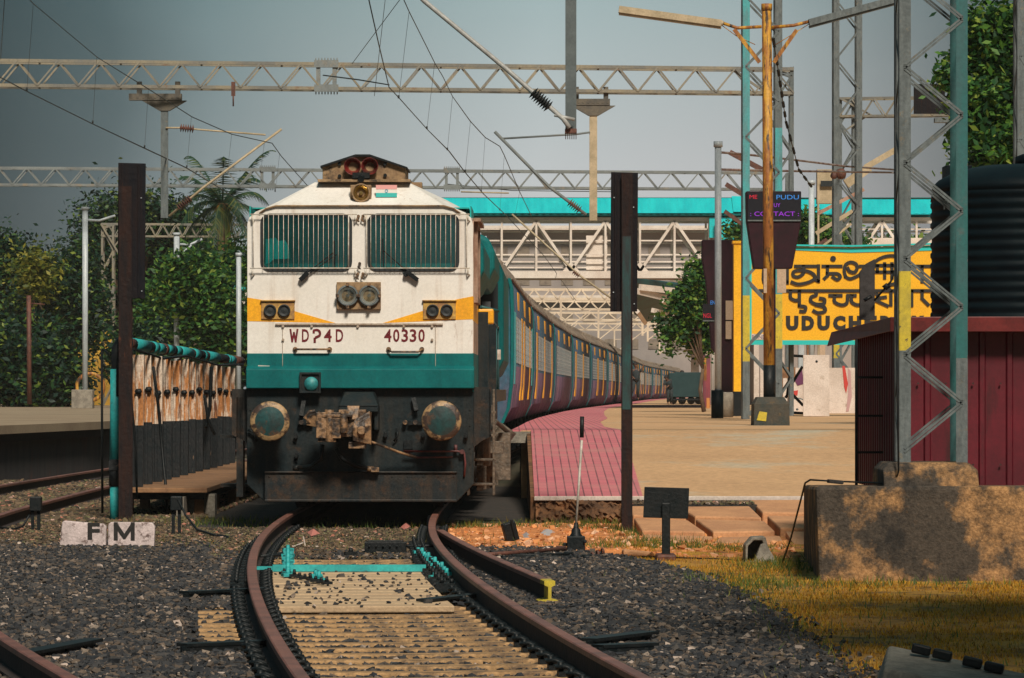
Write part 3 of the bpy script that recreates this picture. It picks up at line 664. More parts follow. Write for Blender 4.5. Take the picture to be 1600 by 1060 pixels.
# broken stone paving before the ramp
rowsY = [(46.1, 47.6), (47.66, 49.7), (49.78, 51.3)]
def zslab(y): return -.235 + (y - 46) / 6.8 * .335
slabs = [[(1.46, 46.2), (2.12, 46.0), (2.28, 47.2), (1.50, 47.5)], [(2.19, 45.9), (3.02, 45.8), (3.04, 47.2), (2.35, 47.1)], [(3.12, 45.7), (4.2, 45.5), (4.2, 47.7), (3.15, 47.9)],
         [(1.5, 48.0), (2.22, 47.85), (2.10, 49.5), (1.46, 49.8), ], [(2.31, 47.8), (3.03, 47.95), (3.0, 49.4), (2.19, 49.6)], [(2.2, 50.1), (2.99, 49.85), (2.95, 51.6), (2.06, 51.6)],
         [(3.12, 48.4), (4.3, 48.2), (4.3, 50.0), (3.08, 50.2)], [(3.05, 50.7), (4.3, 50.5), (4.3, 52.7), (3.02, 52.7)], [(1.46, 50.3), (2.10, 50.1), (1.98, 51.6), (1.42, 51.6)]]
names = ['front left', 'front middle', 'front right', 'second row left', 'second row middle', 'third row middle', 'second row right', 'back right', 'third row left']
for sl, nm in zip(slabs, names):
    top = [(x, y, zslab(y) + rr.random() * .01) for x, y in sl]; q = MB(); q.add(top + [(x, y, -.27) for x, y in sl], [(0, 1, 2, 3), (7, 6, 5, 4), (0, 4, 5, 1), (1, 5, 6, 2), (2, 6, 7, 3), (3, 7, 4, 0)])
    tag(q.build('paving_slab', M_slab, bevel=.02), 'irregular orange stone slab before the platform ramp, %s of the broken paving' % nm, 'paving slab', 'broken stone slabs before the ramp')
# rubble strip between slabs and kerb
Pq = [];
for _ in range(500): Pq.append((rs.uniform(1.4, 3.0), rs.uniform(51.75, 52.7), zslab(52) + .0 + rs.rand() * .02))
stones('rubble_strip', np.array(Pq), .015 + .02 * rs.rand(500), M_stone2, 'strip of loose gravel between the slabs and the kerb')
kind(MB().box(1.4, 3.05, 51.72, 52.77, -.26, zslab(52)).build('gravel_strip', M_gravel), 'structure')

# ================================================================ LEFT PLATFORM
def lp(y): return float(np.interp(y, [60, 70, 84, 100, 140, 200, 300], [-10.6, -9.5, -8.35, -7.9, -6.6, -4.6, -1]))
pl = thing('platform', 'low grey platform at the left edge with a dark overhanging rim', 'platform', (-20, 70, 0))
yy = [60, 66, 72, 78, 84, 92, 100, 120, 140, 200, 300]
b = MB(); b.loft([[(-60, y, -.25), (lp(y) - .22, y, -.25), (lp(y) - .22, y, ZP - .16), (-60, y, ZP - .16)] for y in yy]); b.build('wall', M_greyw, pl)
b = MB(); b.loft([[(-60, y, ZP - .155), (lp(y), y, ZP - .155), (lp(y), y, ZP), (-60, y, ZP)] for y in yy]); b.build('coping', M_plattop, pl)
b = MB(); b.loft([[(lp(y) - .2, y, ZP - .30), (lp(y) - .06, y, ZP - .30), (lp(y) - .03, y, ZP - .16), (lp(y) - .2, y, ZP - .16)] for y in yy]); b.build('rim', M_darkwood, pl)
# ================================================================ LOCOMOTIVE  (local frame: x right, y backwards from the face, z up)
loco = thing('locomotive', 'white and teal diesel locomotive with yellow bands, facing the camera on the near track', 'locomotive', (C(50) - .03, 50, 0), -.011)
def lx(px): return (px - 559) / 130
def lz(py): return (803 - py) / 130
def LP(pts): return [(lx(a), lz(b)) for a, b in pts]
def lb(mb, name, m, parent=None, bevel=0): return mb.build(name, m, parent or loco, bevel=bevel, world=False)
# --- cab shell: front plate with two window openings, roof slope, sides
front = [(383, 606), (383, 350), (386, 340), (396, 331), (412, 325), (430, 321), (690, 321), (708, 326), (724, 333), (733, 341), (736, 352), (736, 606)]
ring2 = [(383, 606), (383, 348), (386, 337), (396, 328), (440, 305), (484, 281), (632, 281), (690, 308), (724, 326), (733, 337), (736, 350), (736, 606)]
wl = rrect(lx(405), lx(545.5), lz(422), lz(335.5), .105); wr = rrect(lx(572.5), lx(713), lz(422), lz(335.5), .105)
cab = MB(); cab.poly([LP(front), wl, wr], 0, .04)
r0 = [(x, 0.0001, z) for x, z in LP(front)]; 
cab.loft([[(x, .002, z) for x, z in LP(front)], [(x, .62, z) for x, z in LP(ring2)], [(x, 3.0, z) for x, z in LP(ring2)]], cap=False)
cab.add([(x, 3.0, z) for x, z in LP(ring2)], [tuple(range(12))])
cabo = lb(cab, 'cab', [M_white], bevel=.02)
# visor line over the windows
v = MB(); v.tube([(lx(402), -.012, lz(334)), (lx(412), -.02, lz(326.5)), (lx(428), -.025, lz(322)), (lx(690), -.025, lz(322)), (lx(706), -.02, lz(326.5)), (lx(716), -.012, lz(334))], .011, 6); lb(v, 'visor_strip', M_hornbox)
# interior
it = MB(); it.box(lx(390), lx(729), 1.5, 1.54, lz(480), lz(325)); it.box(lx(390), lx(729), .15, 1.5, lz(438), lz(432))
it.box(lx(386), lx(388), .05, 1.5, lz(440), lz(322)); it.box(lx(731), lx(733), .05, 1.5, lz(440), lz(322)); it.box(lx(390), lx(729), .06, 1.5, lz(326), lz(324))
it.box(lx(430), lx(500), .9, 1.2, lz(432), lz(402)); it.box(lx(600), lx(680), 1.0, 1.3, lz(432), lz(404)); it.box(lx(546), lx(572), .3, .6, lz(432), lz(330)); it.box(lx(405), lx(712), .2, .5, lz(425), lz(411))
it.box(lx(590), lx(598), .7, .78, lz(432), lz(350)); it.box(lx(640), lx(700), 1.42, 1.5, lz(405), lz(350)); it.box(lx(412), lx(540), 1.1, 1.2, lz(352), lz(349))
lb(it, 'cab_interior', M_intteal, cabo)
cl = MB(); cl.poly([LP([(424, 404), (427, 376), (440, 374), (446, 385), (447, 403)])], .25, .27); cl.poly([LP([(409, 415), (409, 372), (425, 370), (436, 386), (424, 402)])], .3, .31)
lb(cl, 'hung_cloth', M_cyan, cabo)
gm = bpy.data.materials.new('windscreen_glass'); gm.use_nodes = True; t = gm.node_tree; t.nodes.clear()
o_ = N('ShaderNodeOutputMaterial', t); tr = N('ShaderNodeBsdfTransparent', t); tr.inputs[0].default_value = (.75, .97, .95, 1); gl = N('ShaderNodeBsdfGlossy', t); gl.inputs['Roughness'].default_value = .06; gl.inputs['Color'].default_value = (.7, .9, .9, 1)
mx = N('ShaderNodeMixShader', t); fr = N('ShaderNodeFresnel', t); fr.inputs[0].default_value = 1.45; ml = N('ShaderNodeMath', t, operation='MULTIPLY_ADD'); ml.inputs[1].default_value = 1.0; ml.inputs[2].default_value = .02
t.links.new(fr.outputs[0], ml.inputs[0]); df = N('ShaderNodeBsdfDiffuse', t); df.inputs[0].default_value = (.005, .30, .28, 1); m2 = N('ShaderNodeMixShader', t); m2.inputs[0].default_value = .07; t.links.new(tr.outputs[0], m2.inputs[1]); t.links.new(df.outputs[0], m2.inputs[2])
t.links.new(ml.outputs[0], mx.inputs[0]); t.links.new(m2.outputs[0], mx.inputs[1]); t.links.new(gl.outputs[0], mx.inputs[2]); t.links.new(mx.outputs[0], o_.inputs[0])
for w, side, x0, x1 in ((wl, 'left', 405, 545.5), (wr, 'right', 572.5, 713)):
    q = MB(); outer = rrect(lx(x0) - .012, lx(x1) + .012, lz(424.5), lz(333.5), .115); inner = rrect(lx(x0) + .022, lx(x1) - .022, lz(420), lz(337.5), .095)
    q.poly([outer, inner], -.012, .03); wf = lb(q, 'windscreen', M_rubber)
    q = MB(); q.poly([rrect(lx(x0) + .018, lx(x1) - .018, lz(420.5), lz(337), .095)], .012, .02); lb(q, 'pane', gm, wf)
    # wire guard standing off the glass
    q = MB(); xa, xb = (388, 555) if side == 'left' else (565, 731)
    for yy in (335.5, 419.5): q.cyl((lx(xa), -.07, lz(yy)), (lx(xb), -.07, lz(yy)), .0075, n=6)
    nb = 18
    for i in range(nb):
        x = lx(x0 + 4 + (x1 - x0 - 8) * i / (nb - 1)); q.cyl((x, -.07, lz(335.5)), (x + .004 * math.sin(i * 2.1), -.07, lz(419.5)), .0038, n=5)
    for xx in (xa + 5, xb - 13 if side == 'left' else xb - 5): q.cyl((lx(xx), -.07, lz(335.5)), (lx(xx), -.07, lz(419.5)), .006, n=5)
    for xx in (xa + 3, xb - 3):
        for yy, s_ in ((337, 8), (421, 8)): q.tube([(lx(xx), -.07, lz(yy)), (lx(xx), -.06, lz(yy + s_)), (lx(xx) + .02, 0, lz(yy + s_ + 1))], .010, 6)
    lb(q, 'wire_guard', M_guard)
    # wiper
    q = MB(); b0 = (466, 438) if side == 'left' else (650, 438); b1 = (519, 394) if side == 'left' else (595, 391); md = (478, 426) if side == 'left' else (634, 426)
    q.beam((lx(b0[0]), -.05, lz(b0[1])), (lx(md[0]), -.06, lz(md[1])), .05, .05); q.beam((lx(md[0]), -.045, lz(md[1])), (lx(b1[0]), -.02, lz(b1[1])), .012, .012)
    q.beam((lx(md[0] + 3), -.045, lz(md[1] + 1)), (lx(b1[0] + 4), -.02, lz(b1[1] + 4)), .010, .010); q.beam((lx(b1[0]), -.018, lz(b1[1] - 18)), (lx(b1[0] + 1), -.018, lz(b1[1] + 26)), .014, .014)
    q.cyl((lx(md[0] - 3), 0, lz(md[1] + 3)), (lx(md[0] - 3), -.07, lz(md[1] + 3)), .03, n=10); lb(q, 'wiper', M_black)
# latches between the windows
q = MB()
for x, y, s_ in ((557, 338, 1), (564, 338, 1), (556, 428, 1), (564, 428, 1), (559, 412, 1)):
    q.cyl((lx(x), 0, lz(y)), (lx(x), -.05, lz(y)), .018, n=8); q.tube([(lx(x), -.03, lz(y)), (lx(x) - .02, -.05, lz(y + 5)), (lx(x) + .01, -.04, lz(y + 9))], .009, 6)
lb(q, 'latch', M_coup)
# yellow bands
for pts in ([(383, 465), (406, 468.6), (456, 486), (521, 505), (383, 502)], [(736, 463), (710, 468), (657, 486), (595, 505), (736, 499)]):
    q = MB(); q.poly([LP(pts)], -.003, .02); lb(q, 'yellow_band', M_yel)
q = MB(); q.box(lx(736) - .004, lx(736) + .0035, .0, 3.0, lz(501), lz(464)); lb(q, 'yellow_band', M_yel)
# headlamps
clearg = bpy.data.materials.new('lens_glass'); clearg.use_nodes = True; t = clearg.node_tree; t.nodes.clear()
o_ = N('ShaderNodeOutputMaterial', t); tr = N('ShaderNodeBsdfTransparent', t); tr.inputs[0].default_value = (.75, .8, .8, 1); gl = N('ShaderNodeBsdfGlossy', t); gl.inputs['Roughness'].default_value = .05; mx = N('ShaderNodeMixShader', t); mx.inputs[0].default_value = .12
t.links.new(tr.outputs[0], mx.inputs[1]); t.links.new(gl.outputs[0], mx.inputs[2]); t.links.new(mx.outputs[0], o_.inputs[0])
q = MB(); q.box(lx(523), lx(592), -.05, .02, lz(484), lz(441)); hp = lb(q, 'headlamp_plate', M_hornbox, bevel=.006)
for cx in (540.5, 574):
    q = MB(); q.lathe([(.105, -.0), (.128, -.02), (.128, -.045), (.105, -.055), (.100, -.02)], (lx(cx), -.05, lz(462.5)), (0, 1, 0), 28); h = lb(q, 'headlamp', M_mast)
    for k in range(4):
        a = R(45 + 90 * k); q2 = MB()
    q = MB(); q.lathe([(.0, .10), (.05, .07), (.10, -.015)], (lx(cx), -.08, lz(462.5)), (0, 1, 0), 24); lb(q, 'reflector', M_chrome, h)
    q = MB(); q.lathe([(0, -.0), (.07, .0), (.10, .012)], (lx(cx), -.098, lz(462.5)), (0, 1, 0), 24); q.cyl((lx(cx), -.10, lz(462.5)), (lx(cx), -.05, lz(462.5)), .022, n=10); lb(q, 'lens', clearg, h)
    q = MB()
    for k in range(4):
        a = R(90 * k + 90); cxx = lx(cx) + .125 * math.cos(a); czz = lz(462.5) + .135 * math.sin(a); q.box(cxx - .018, cxx + .018, -.12, -.05, czz - .018, czz + .018)
    lb(q, 'bolt_lug', M_coup, h)
q = MB(); q.box(lx(543), lx(576), .16, .30, lz(318), lz(288)); up = lb(q, 'top_lamp_plate', M_hornbox, bevel=.01)
q = MB(); q.lathe([(.09, .0), (.115, -.02), (.115, -.09), (.10, -.10), (.088, -.06)], (lx(560), .17, lz(301)), (0, 1, 0), 28); lb(q, 'top_lamp', M_hornbox, up)
q = MB(); q.lathe([(.09, -.08), (.04, -.0), (0, .02)], (lx(560), .17, lz(301)), (0, 1, 0), 24); q.cyl((lx(560), .19, lz(301)), (lx(560), .11, lz(301)), .025, n=10); lb(q, 'reflector', M_amber, up)
# flag plate
q = MB(); q.poly([LP([(583, 307), (583, 288), (616, 288), (616, 307)])], .20, .24)
fl = lb(q, 'flag_plate', [mat('flag_white', (.78, .72, .66), rough=.5)])
q = MB(); q.poly([LP([(583, 294.5), (583, 288), (616, 288), (616, 294.5)])], .196, .21); lb(q, 'pink_stripe', mat('flag_pink', (.75, .36, .34), rough=.5), fl)
q = MB(); q.poly([LP([(583, 307), (583, 300.5), (616, 300.5), (616, 307)])], .196, .21); lb(q, 'teal_stripe', mat('flag_teal', (.04, .45, .42), rough=.5), fl)
q = MB(); q.poly([circ(lx(599.5), lz(297.5), .02, 12), circ(lx(599.5), lz(297.5), .012, 12)], .196, .21); lb(q, 'wheel_emblem', mat('flag_blue', (.1, .3, .45), rough=.5), fl)
# horn box
q = MB(); hb = LP([(497, 280), (497, 256), (549, 240), (572, 240), (628, 258), (628, 280)]); q.poly([hb], .5, 1.5); hbx = lb(q, 'horn_housing', M_hornbox, bevel=.01)
q = MB(); q.loft([[(x, y, z) for x, z in LP([(494, 256), (549, 238), (572, 238), (631, 258), (631, 261), (572, 241.5), (549, 241.5), (494, 259)])] for y in (.44, 1.55)]); lb(q, 'housing_roof', M_black, hbx)
q = MB(); q.box(lx(490), lx(636), .40, 1.6, lz(281.5), lz(277.5)); q.box(lx(635), lx(652), .9, 1.2, lz(290), lz(279)); lb(q, 'roof_flange', M_hornbox)
for cx in (545, 572):
    q = MB(); q.lathe([(.02, .30), (.035, .12), (.085, .02), (.100, -.03), (.104, -.03), (.09, .03), (.04, .14), (.03, .30)], (lx(cx), .42, lz(257)), (0, 1, 0), 24); lb(q, 'horn', M_redhorn)
q = MB(); q.box(lx(545), lx(572), .38, .52, lz(276), lz(267)); q.cyl((lx(559), .3, lz(278)), (lx(559), .5, lz(272)), .04, n=10)
for x, y in ((524, 253), (524, 272), (596, 253), (596, 271)): q.cyl((lx(x), .47, lz(y)), (lx(x), .52, lz(y)), .022, n=10)
lb(q, 'horn_bracket', M_black)
# marker lamps
for x0, x1, cs in ((405, 457, (419, 441)), (658, 709, (673, 695))):
    q = MB(); q.poly([LP([(x0, 499), (x0, 470), (x1, 470), (x1, 499)])], -.022, 0); q.box(lx(x0) - .01, lx(x1) + .01, -.05, 0, lz(471), lz(469)); mp1 = lb(q, 'marker_lamp_plate', mat('lamp_plate', (.55, .33, .07), (.3, .15, .06), rough=.6, scale=12), bevel=.004)
    for cx in cs:
        q = MB(); q.lathe([(.0, -.018), (.035, -.014), (.052, -.012), (.06, -.03), (.075, -.03), (.075, 0)], (lx(cx), -.025, lz(485.5)), (0, 1, 0), 24); ml_ = lb(q, 'marker_lamp', M_rubber, mp1)
# number panel & rails
q = MB(); q.box(lx(427), lx(689), -.03, .01, lz(508), lz(505.5))
for x in (439, 484, 556, 628, 672): q.cyl((lx(x), 0, lz(510)), (lx(x), -.03, lz(510)), .016, n=8)
for x in (439, 672): q.cyl((lx(x), 0, lz(531)), (lx(x), -.03, lz(531)), .016, n=8)
for (x0, y0, x1, y1) in ((438, 510, 438.7, 575), (677, 510, 677.7, 575), (438, 574.6, 677, 575.4)): q.box(lx(x0), lx(x1), -.016, .002, lz(y1), lz(y0))
lb(q, 'panel_strip', M_bar)
for x0, x1, o1 in ((458, 512, 0), (604, 656, 5)):
    q = MB(); q.tube([(lx(x0), 0, lz(546)), (lx(x0), -.06, lz(546)), (lx(x0 + o1), -.07, lz(546 + o1 * .8)), (lx(x1 - o1), -.07, lz(546 + o1 * .8)), (lx(x1), -.06, lz(546)), (lx(x1), 0, lz(546))], .013, 7)
    q.cyl((lx(x0), 0, lz(546)), (lx(x0), -.02, lz(546)), .03, n=10); q.cyl((lx(x1), 0, lz(546)), (lx(x1), -.02, lz(546)), .03, n=10); lb(q, 'handrail', M_coup)
# lettering: WD, worn P, 4D, and the number
z0, z1 = lz(534.5), lz(514.5)
def ltx(body, a, b_): 
    o = text_mesh('lettering', body, M_red, loco, lx(a), lx(b_), z0, z1, -.004, .004, bold=.02, world=False); return o
for ch, a, b_ in (('D', 468.5, 479.5), ('4', 503, 515), ('D', 521.5, 533), ('4', 597, 608.5), ('0', 611, 621), ('3', 624, 634.5), ('3', 637, 647.5), ('0', 650.5, 660.5)): ltx(ch, a, b_)
q = MB()
for i_, (pa_, pb_) in enumerate((((450.5, 515), (453.2, 534)), ((453.2, 534), (456, 520)), ((456, 520), (458.8, 534)), ((458.8, 534), (461.5, 515)))): q.stroke([(lx(pa_[0]), lz(pa_[1])), (lx(pb_[0]), lz(pb_[1]))], .022, -.004 - i_ * .0005, .001)
lb(q, 'lettering', M_red)
q = MB(); q.stroke([(lx(487), lz(520)), (lx(487.5), lz(516.5)), (lx(493), lz(515.8)), (lx(496.5), lz(519)), (lx(496), lz(524)), (lx(490.5), lz(527))], .026, -.004, .001)
q.stroke([(lx(488.5), lz(529)), (lx(488.5), lz(534.5))], .028, -.006, .001); lb(q, 'lettering', M_red)
# --- teal band
q = MB(); q.poly([LP([(382.5, 580), (382.5, 552), (736.5, 552), (736.5, 580)])], -.006, .5); q.loft([[(lx(382), -.006, lz(572)), (lx(737), -.006, lz(572)), (lx(737), .5, lz(572)), (lx(382), .5, lz(572))],
    [(lx(382), -.10, lz(577)), (lx(738), -.10, lz(577)), (lx(738), .5, lz(577)), (lx(382), .5, lz(577))], [(lx(382), -.10, lz(607)), (lx(738), -.10, lz(607)), (lx(738), .5, lz(607)), (lx(382), .5, lz(607))]])
lb(q, 'teal_front', M_teal, bevel=.012)
q = MB(); q.box(lx(736) - .01, lx(736) + .006, .0, 3.0, lz(612), lz(552)); lb(q, 'teal_side', M_teal)
q = MB(); q.poly([LP([(466, 614), (466, 582), (499, 582), (499, 614)]), LP([(469, 611), (469, 585), (496, 585), (496, 611)])], -.16, -.09); q.box(lx(468), lx(497), -.13, -.1, lz(612), lz(584)); sq = lb(q, 'socket_box', M_skirt)
q = MB(); q.lathe([(0, -.03), (.075, -.025), (.085, 0)], (lx(484), -.14, lz(600)), (0, 1, 0), 20); lb(q, 'socket_cover', mat('socket_teal', (.03, .26, .27), (.015, .15, .16), rough=.5, scale=9), sq)
q = MB(); q.beam((lx(400), -.012, lz(572)), (lx(418), -.012, lz(573)), .02, .006); lb(q, 'paint_scrape', M_whitewash)
# --- black headstock
q = MB(); q.poly([LP([(382, 757), (382, 606), (737, 606), (737, 757), (712, 783), (408, 783)])], .02, .16); sk = lb(q, 'headstock', M_skirt, bevel=.01)
q = MB(); q.poly([LP([(411, 782), (411, 738), (711, 738), (711, 782)])], -.10, -.02); q.box(lx(411), lx(711), -.12, -.09, lz(784), lz(780)); q.box(lx(411), lx(711), -.13, .02, lz(739), lz(736.5)); lb(q, 'plow', M_plow, bevel=.008)
# buffers
for cx, cy in ((423, 658), (688.5, 657)):
    q = MB(); q.lathe([(.15, .05), (.15, -.28), (.11, -.30), (.11, -.5)], (lx(cx), .02, lz(cy)), (0, 1, 0), 28); bf = lb(q, 'buffer', M_skirt)
    q = MB(); q.lathe([(.18, .04), (.235, .02), (.238, -.02), (.225, -.035), (.175, -.048)], (lx(cx), -.5, lz(cy)), (0, 1, 0), 36); lb(q, 'rim', M_brownrim, bf)
    q = MB(); q.lathe([(.178, -.047), (.09, -.062), (0, -.066)], (lx(cx), -.5, lz(cy)), (0, 1, 0), 36); lb(q, 'face_plate', M_buff, bf)
# coupler housing and coupler
q = MB(); q.loft([[(lx(533), -.02, lz(612)), (lx(583), -.02, lz(612)), (lx(590), -.02, lz(632)), (lx(527), -.02, lz(632))], [(lx(537), -.16, lz(613)), (lx(580), -.16, lz(613)), (lx(590), -.38, lz(634)), (lx(528), -.38, lz(634))]])
q.box(lx(528), lx(590), -.36, .02, lz(644), lz(633)); q.box(lx(583), lx(590), -.30, .02, lz(672), lz(640)); q.box(lx(528), lx(532), -.30, .02, lz(668), lz(640)); lb(q, 'coupler_housing', M_skirt, bevel=.012)
q = MB()
q.box(lx(530), lx(572), -.62, -.05, lz(682), lz(640)); q.box(lx(496), lx(534), -.70, -.40, lz(684), lz(644)); q.loft([[(lx(484), -.62, lz(650)), (lx(500), -.7, lz(642)), (lx(500), -.5, lz(642)), (lx(486), -.5, lz(652))], [(lx(480), -.6, lz(664)), (lx(500), -.7, lz(668)), (lx(500), -.5, lz(668)), (lx(482), -.5, lz(664))]])
q.cyl((lx(516), -.66, lz(640)), (lx(516), -.66, lz(690)), .055, n=12); q.cyl((lx(538), -.68, lz(646)), (lx(538), -.68, lz(676)), .05, n=12)
q.loft([[(lx(543), -.6, lz(634)), (lx(562), -.6, lz(634)), (lx(562), -.45, lz(634)), (lx(543), -.45, lz(634))], [(lx(546), -.66, lz(656)), (lx(560), -.66, lz(654)), (lx(560), -.45, lz(654)), (lx(546), -.45, lz(656))]])
q.loft([[(lx(555), -.66, lz(655)), (lx(578), -.6, lz(642)), (lx(580), -.4, lz(644)), (lx(555), -.4, lz(655))], [(lx(552), -.72, lz(668)), (lx(580), -.62, lz(664)), (lx(580), -.4, lz(664)), (lx(552), -.4, lz(668))], [(lx(553), -.68, lz(688)), (lx(580), -.6, lz(694)), (lx(580), -.4, lz(694)), (lx(553), -.4, lz(688))]])
q.box(lx(498), lx(526), -.66, -.45, lz(690), lz(680)); q.box(lx(505), lx(552), -.715, -.64, lz(651), lz(647)); q.cyl((lx(566), -.66, lz(672)), (lx(566), -.72, lz(672)), .05, n=12)
q.box(lx(545), lx(571), -.60, -.3, lz(700), lz(690)); q.tube([(lx(487), -.62, lz(660)), (lx(478), -.64, lz(652)), (lx(484), -.64, lz(644)), (lx(494), -.64, lz(642))], .022, 8)
lb(q, 'coupler', M_coup, bevel=.012)
q = MB()
q.tube([(lx(562), -.5, lz(684)), (lx(590), -.35, lz(694)), (lx(620), -.2, lz(706)), (lx(648), -.12, lz(715))], .016, 7); lb(q, 'uncoupling_rod', M_coup)
q = MB(); q.tube([(lx(503), -.3, lz(694)), (lx(500), -.28, lz(716)), (lx(484), -.2, lz(728)), (lx(462), -.12, lz(731))], .026, 8); q.cyl((lx(456), -.1, lz(731)), (lx(466), -.12, lz(731)), .035, n=8); lb(q, 'brake_hose', M_skirt)
q = MB(); q.tube([(lx(524), -.35, lz(700)), (lx(534), -.34, lz(716)), (lx(552), -.3, lz(727)), (lx(572), -.2, lz(732))], .030, 8); bh = lb(q, 'brake_hose', M_black)
q = MB(); q.cyl((lx(571), -.2, lz(732)), (lx(582), -.18, lz(733)), .035, n=8); q.box(lx(578), lx(590), -.22, -.14, lz(737), lz(730)); lb(q, 'hose_valve', M_coup, bh)
q = MB(); q.tube([(lx(650), -.03, lz(715)), (lx(628), -.1, lz(705)), (lx(712), -.05, lz(705)), (lx(722), -.03, lz(707)), (lx(724), -.03, lz(725)), (lx(722), .0, lz(745))], .013, 7); q.tube([(lx(648), -.05, lz(715)), (lx(704), -.05, lz(714))], .011, 6); q.tube([(lx(709), -.03, lz(695)), (lx(709), -.03, lz(706))], .02, 8); q.cyl((lx(719), -.02, lz(706)), (lx(719), -.08, lz(706)), .03, n=8)
lb(q, 'red_pipe', mat('red_pipe_paint', (.16, .035, .035), (.08, .03, .03), rough=.5, scale=9))
q = MB()
for x, y in ((630, 660), (646, 660), (468, 660), (480, 660)): q.cyl((lx(x), 0, lz(y)), (lx(x), -.08, lz(y)), .028, n=10)
lb(q, 'pipe_cap', M_coup)
q = MB()
for x0, y0, x1, y1 in ((472, 625, 468, 650), (643, 622, 648, 642)): q.beam((lx(x0), -.03, lz(y0)), (lx(x1), -.07, lz(y1)), .05, .05)
for x, y in ((466, 660), (638, 660)): q.box(lx(x - 3), lx(x + 20), -.06, .02, lz(y + 4), lz(y - 2))
for x, y in ((459, 682), (599, 680), (658, 680), (725, 681), (460, 712)): q.cyl((lx(x), -.02, lz(y - 5)), (lx(x), -.02, lz(y + 7)), .016, n=8); q.cyl((lx(x), -.06, lz(y)), (lx(x), .02, lz(y)), .026, n=8)
q.box(lx(628), lx(642), -.03, .02, lz(702), lz(688)); q.tube([(lx(612), -.03, lz(690)), (lx(619), -.06, lz(680)), (lx(616), -.03, lz(670))], .012, 6); q.tube([(lx(385), -.03, lz(672)), (lx(393), -.05, lz(675)), (lx(398), -.03, lz(690))], .02, 6)
lb(q, 'pipe_fittings', M_black)
q = MB(); rv = random.Random(2)
for x in list(range(390, 735, 21)): q.cyl((lx(x), .022, lz(613)), (lx(x), .004, lz(613)), .010, n=6); 
for x in list(range(418, 712, 24)): q.cyl((lx(x), -.10, lz(744)), (lx(x), -.112, lz(744)), .010, n=6)
for yy_ in (640, 665, 700, 725): 
    for x in (388, 731): q.cyl((lx(x), .022, lz(yy_)), (lx(x), .004, lz(yy_)), .010, n=6)
lb(q, 'rivets', M_plow)
# side wing steps
q = MB(); q.poly([LP([(357, 680), (357, 608), (384, 608), (384, 700), (378, 690)])], .2, .26); lb(q, 'side_plate', M_plow)
q = MB(); q.poly([LP([(736, 700), (736, 605), (764, 605), (764, 682), (748, 690)])], .25, .31); q.box(lx(764) - .012, lx(764), .2, .26, lz(680), lz(605)); lb(q, 'side_plate', M_plow)
# cab side: rusty window frame and door zone
X = lx(736)
q = MB(); q.box(X - .003, X + .05, .35, .55, lz(472), lz(345)); q.box(X - .003, X + .05, 1.9, 2.05, lz(472), lz(345)); q.box(X - .003, X + .05, .5, 2.0, lz(352), lz(345)); q.box(X - .003, X + .05, .5, 2.0, lz(472), lz(462)); q.box(X - .01, X + .09, .2, 2.4, lz(345), lz(340)); sw = lb(q, 'side_window_frame', mat('side_frame', (.20, .10, .06), (.36, .24, .17), rough=.6, scale=8, stretch=(1, 1, .3)))
q = MB(); q.box(X - .001, X + .012, .5, 1.95, lz(463), lz(352)); lb(q, 'pane', M_dark, sw)
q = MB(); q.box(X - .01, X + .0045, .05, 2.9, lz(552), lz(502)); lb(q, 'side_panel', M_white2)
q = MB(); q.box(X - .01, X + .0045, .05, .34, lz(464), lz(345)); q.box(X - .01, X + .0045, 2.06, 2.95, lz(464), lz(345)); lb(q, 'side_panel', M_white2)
# --- hood, radiator wings, walkway
q = MB()
q.box(-1.02, 1.02, 3.02, 20.3, 1.55, 3.55)
q.loft([[(-1.0, y, 3.5), (1.0, y, 3.5), (1.0, y, 3.6), (.7, y, 3.85), (-.7, y, 3.85), (-1.0, y, 3.6)] for y in (3.02, 20.3)])
hd = lb(q, 'long_hood', M_teal, bevel=.03)
def bulge(y0, y1, x1, z0, z1, r):
    q = MB(); prof = [(0, z0), (x1 - .12, z0), (x1, z0 + .25), (x1, z1 - r), (x1 - r * .3, z1 - r * .3), (x1 - r, z1), (0, z1)]
    q.loft([[(a, y, b_) for a, b_ in prof] for y in (y0, y1)]); q.loft([[(-a, y, b_) for a, b_ in prof] for y in (y0, y1)]); return q
lb(bulge(3.05, 7.6, 1.44, 2.75, 3.60, .3), 'blower_housing', M_teal, bevel=.06)
lb(bulge(8.6, 13.6, 1.49, 2.95, 3.72, .28), 'dynamic_brake_housing', M_teal, bevel=.06)
lb(bulge(14.0, 20.3, 1.55, 1.7, 3.62, .32), 'radiator_housing', M_teal, bevel=.06)
q = MB(); q.poly([rrect(1.06, 1.46, 1.75, 3.22, .12)], 13.975, 14.0); lb(q, 'hood_opening', M_dark)
q = MB(); q.poly([rrect(1.03, 1.12, 1.75, 3.22, .02), ], 13.9, 13.97); lb(q, 'opening_rim', M_teal)
q = MB(); q.box(-1.5, 1.5, 3.0, 20.9, 1.32, 1.5); q.box(-1.35, 1.35, .2, 20.9, 1.0, 1.36); lb(q, 'underframe', M_skirt)
q = MB()
for y in (3.3, 5.2, 7.4, 9.6, 11.8, 14.0): q.cyl((1.46, y, 1.5), (1.46, y, 2.45 - .0 * y), .022, n=6)
q.tube([(1.46, 3.3, 2.45), (1.46, 14.0, 2.45)], .022, 6); q.tube([(1.40, 3.05, 2.55), (1.62, 3.3, 2.5)], .02, 6); lb(q, 'walkway_rail', M_mastT)
q = MB(); q.box(1.10, 1.16, 5.0, 8.4, 1.5, 2.6); q.box(1.3, 1.42, 9.2, 9.4, 1.35, 2.75); lb(q, 'hood_door', mat('hood_door_grey', (.10, .10, .11), (.06, .07, .075), rough=.6, scale=3))
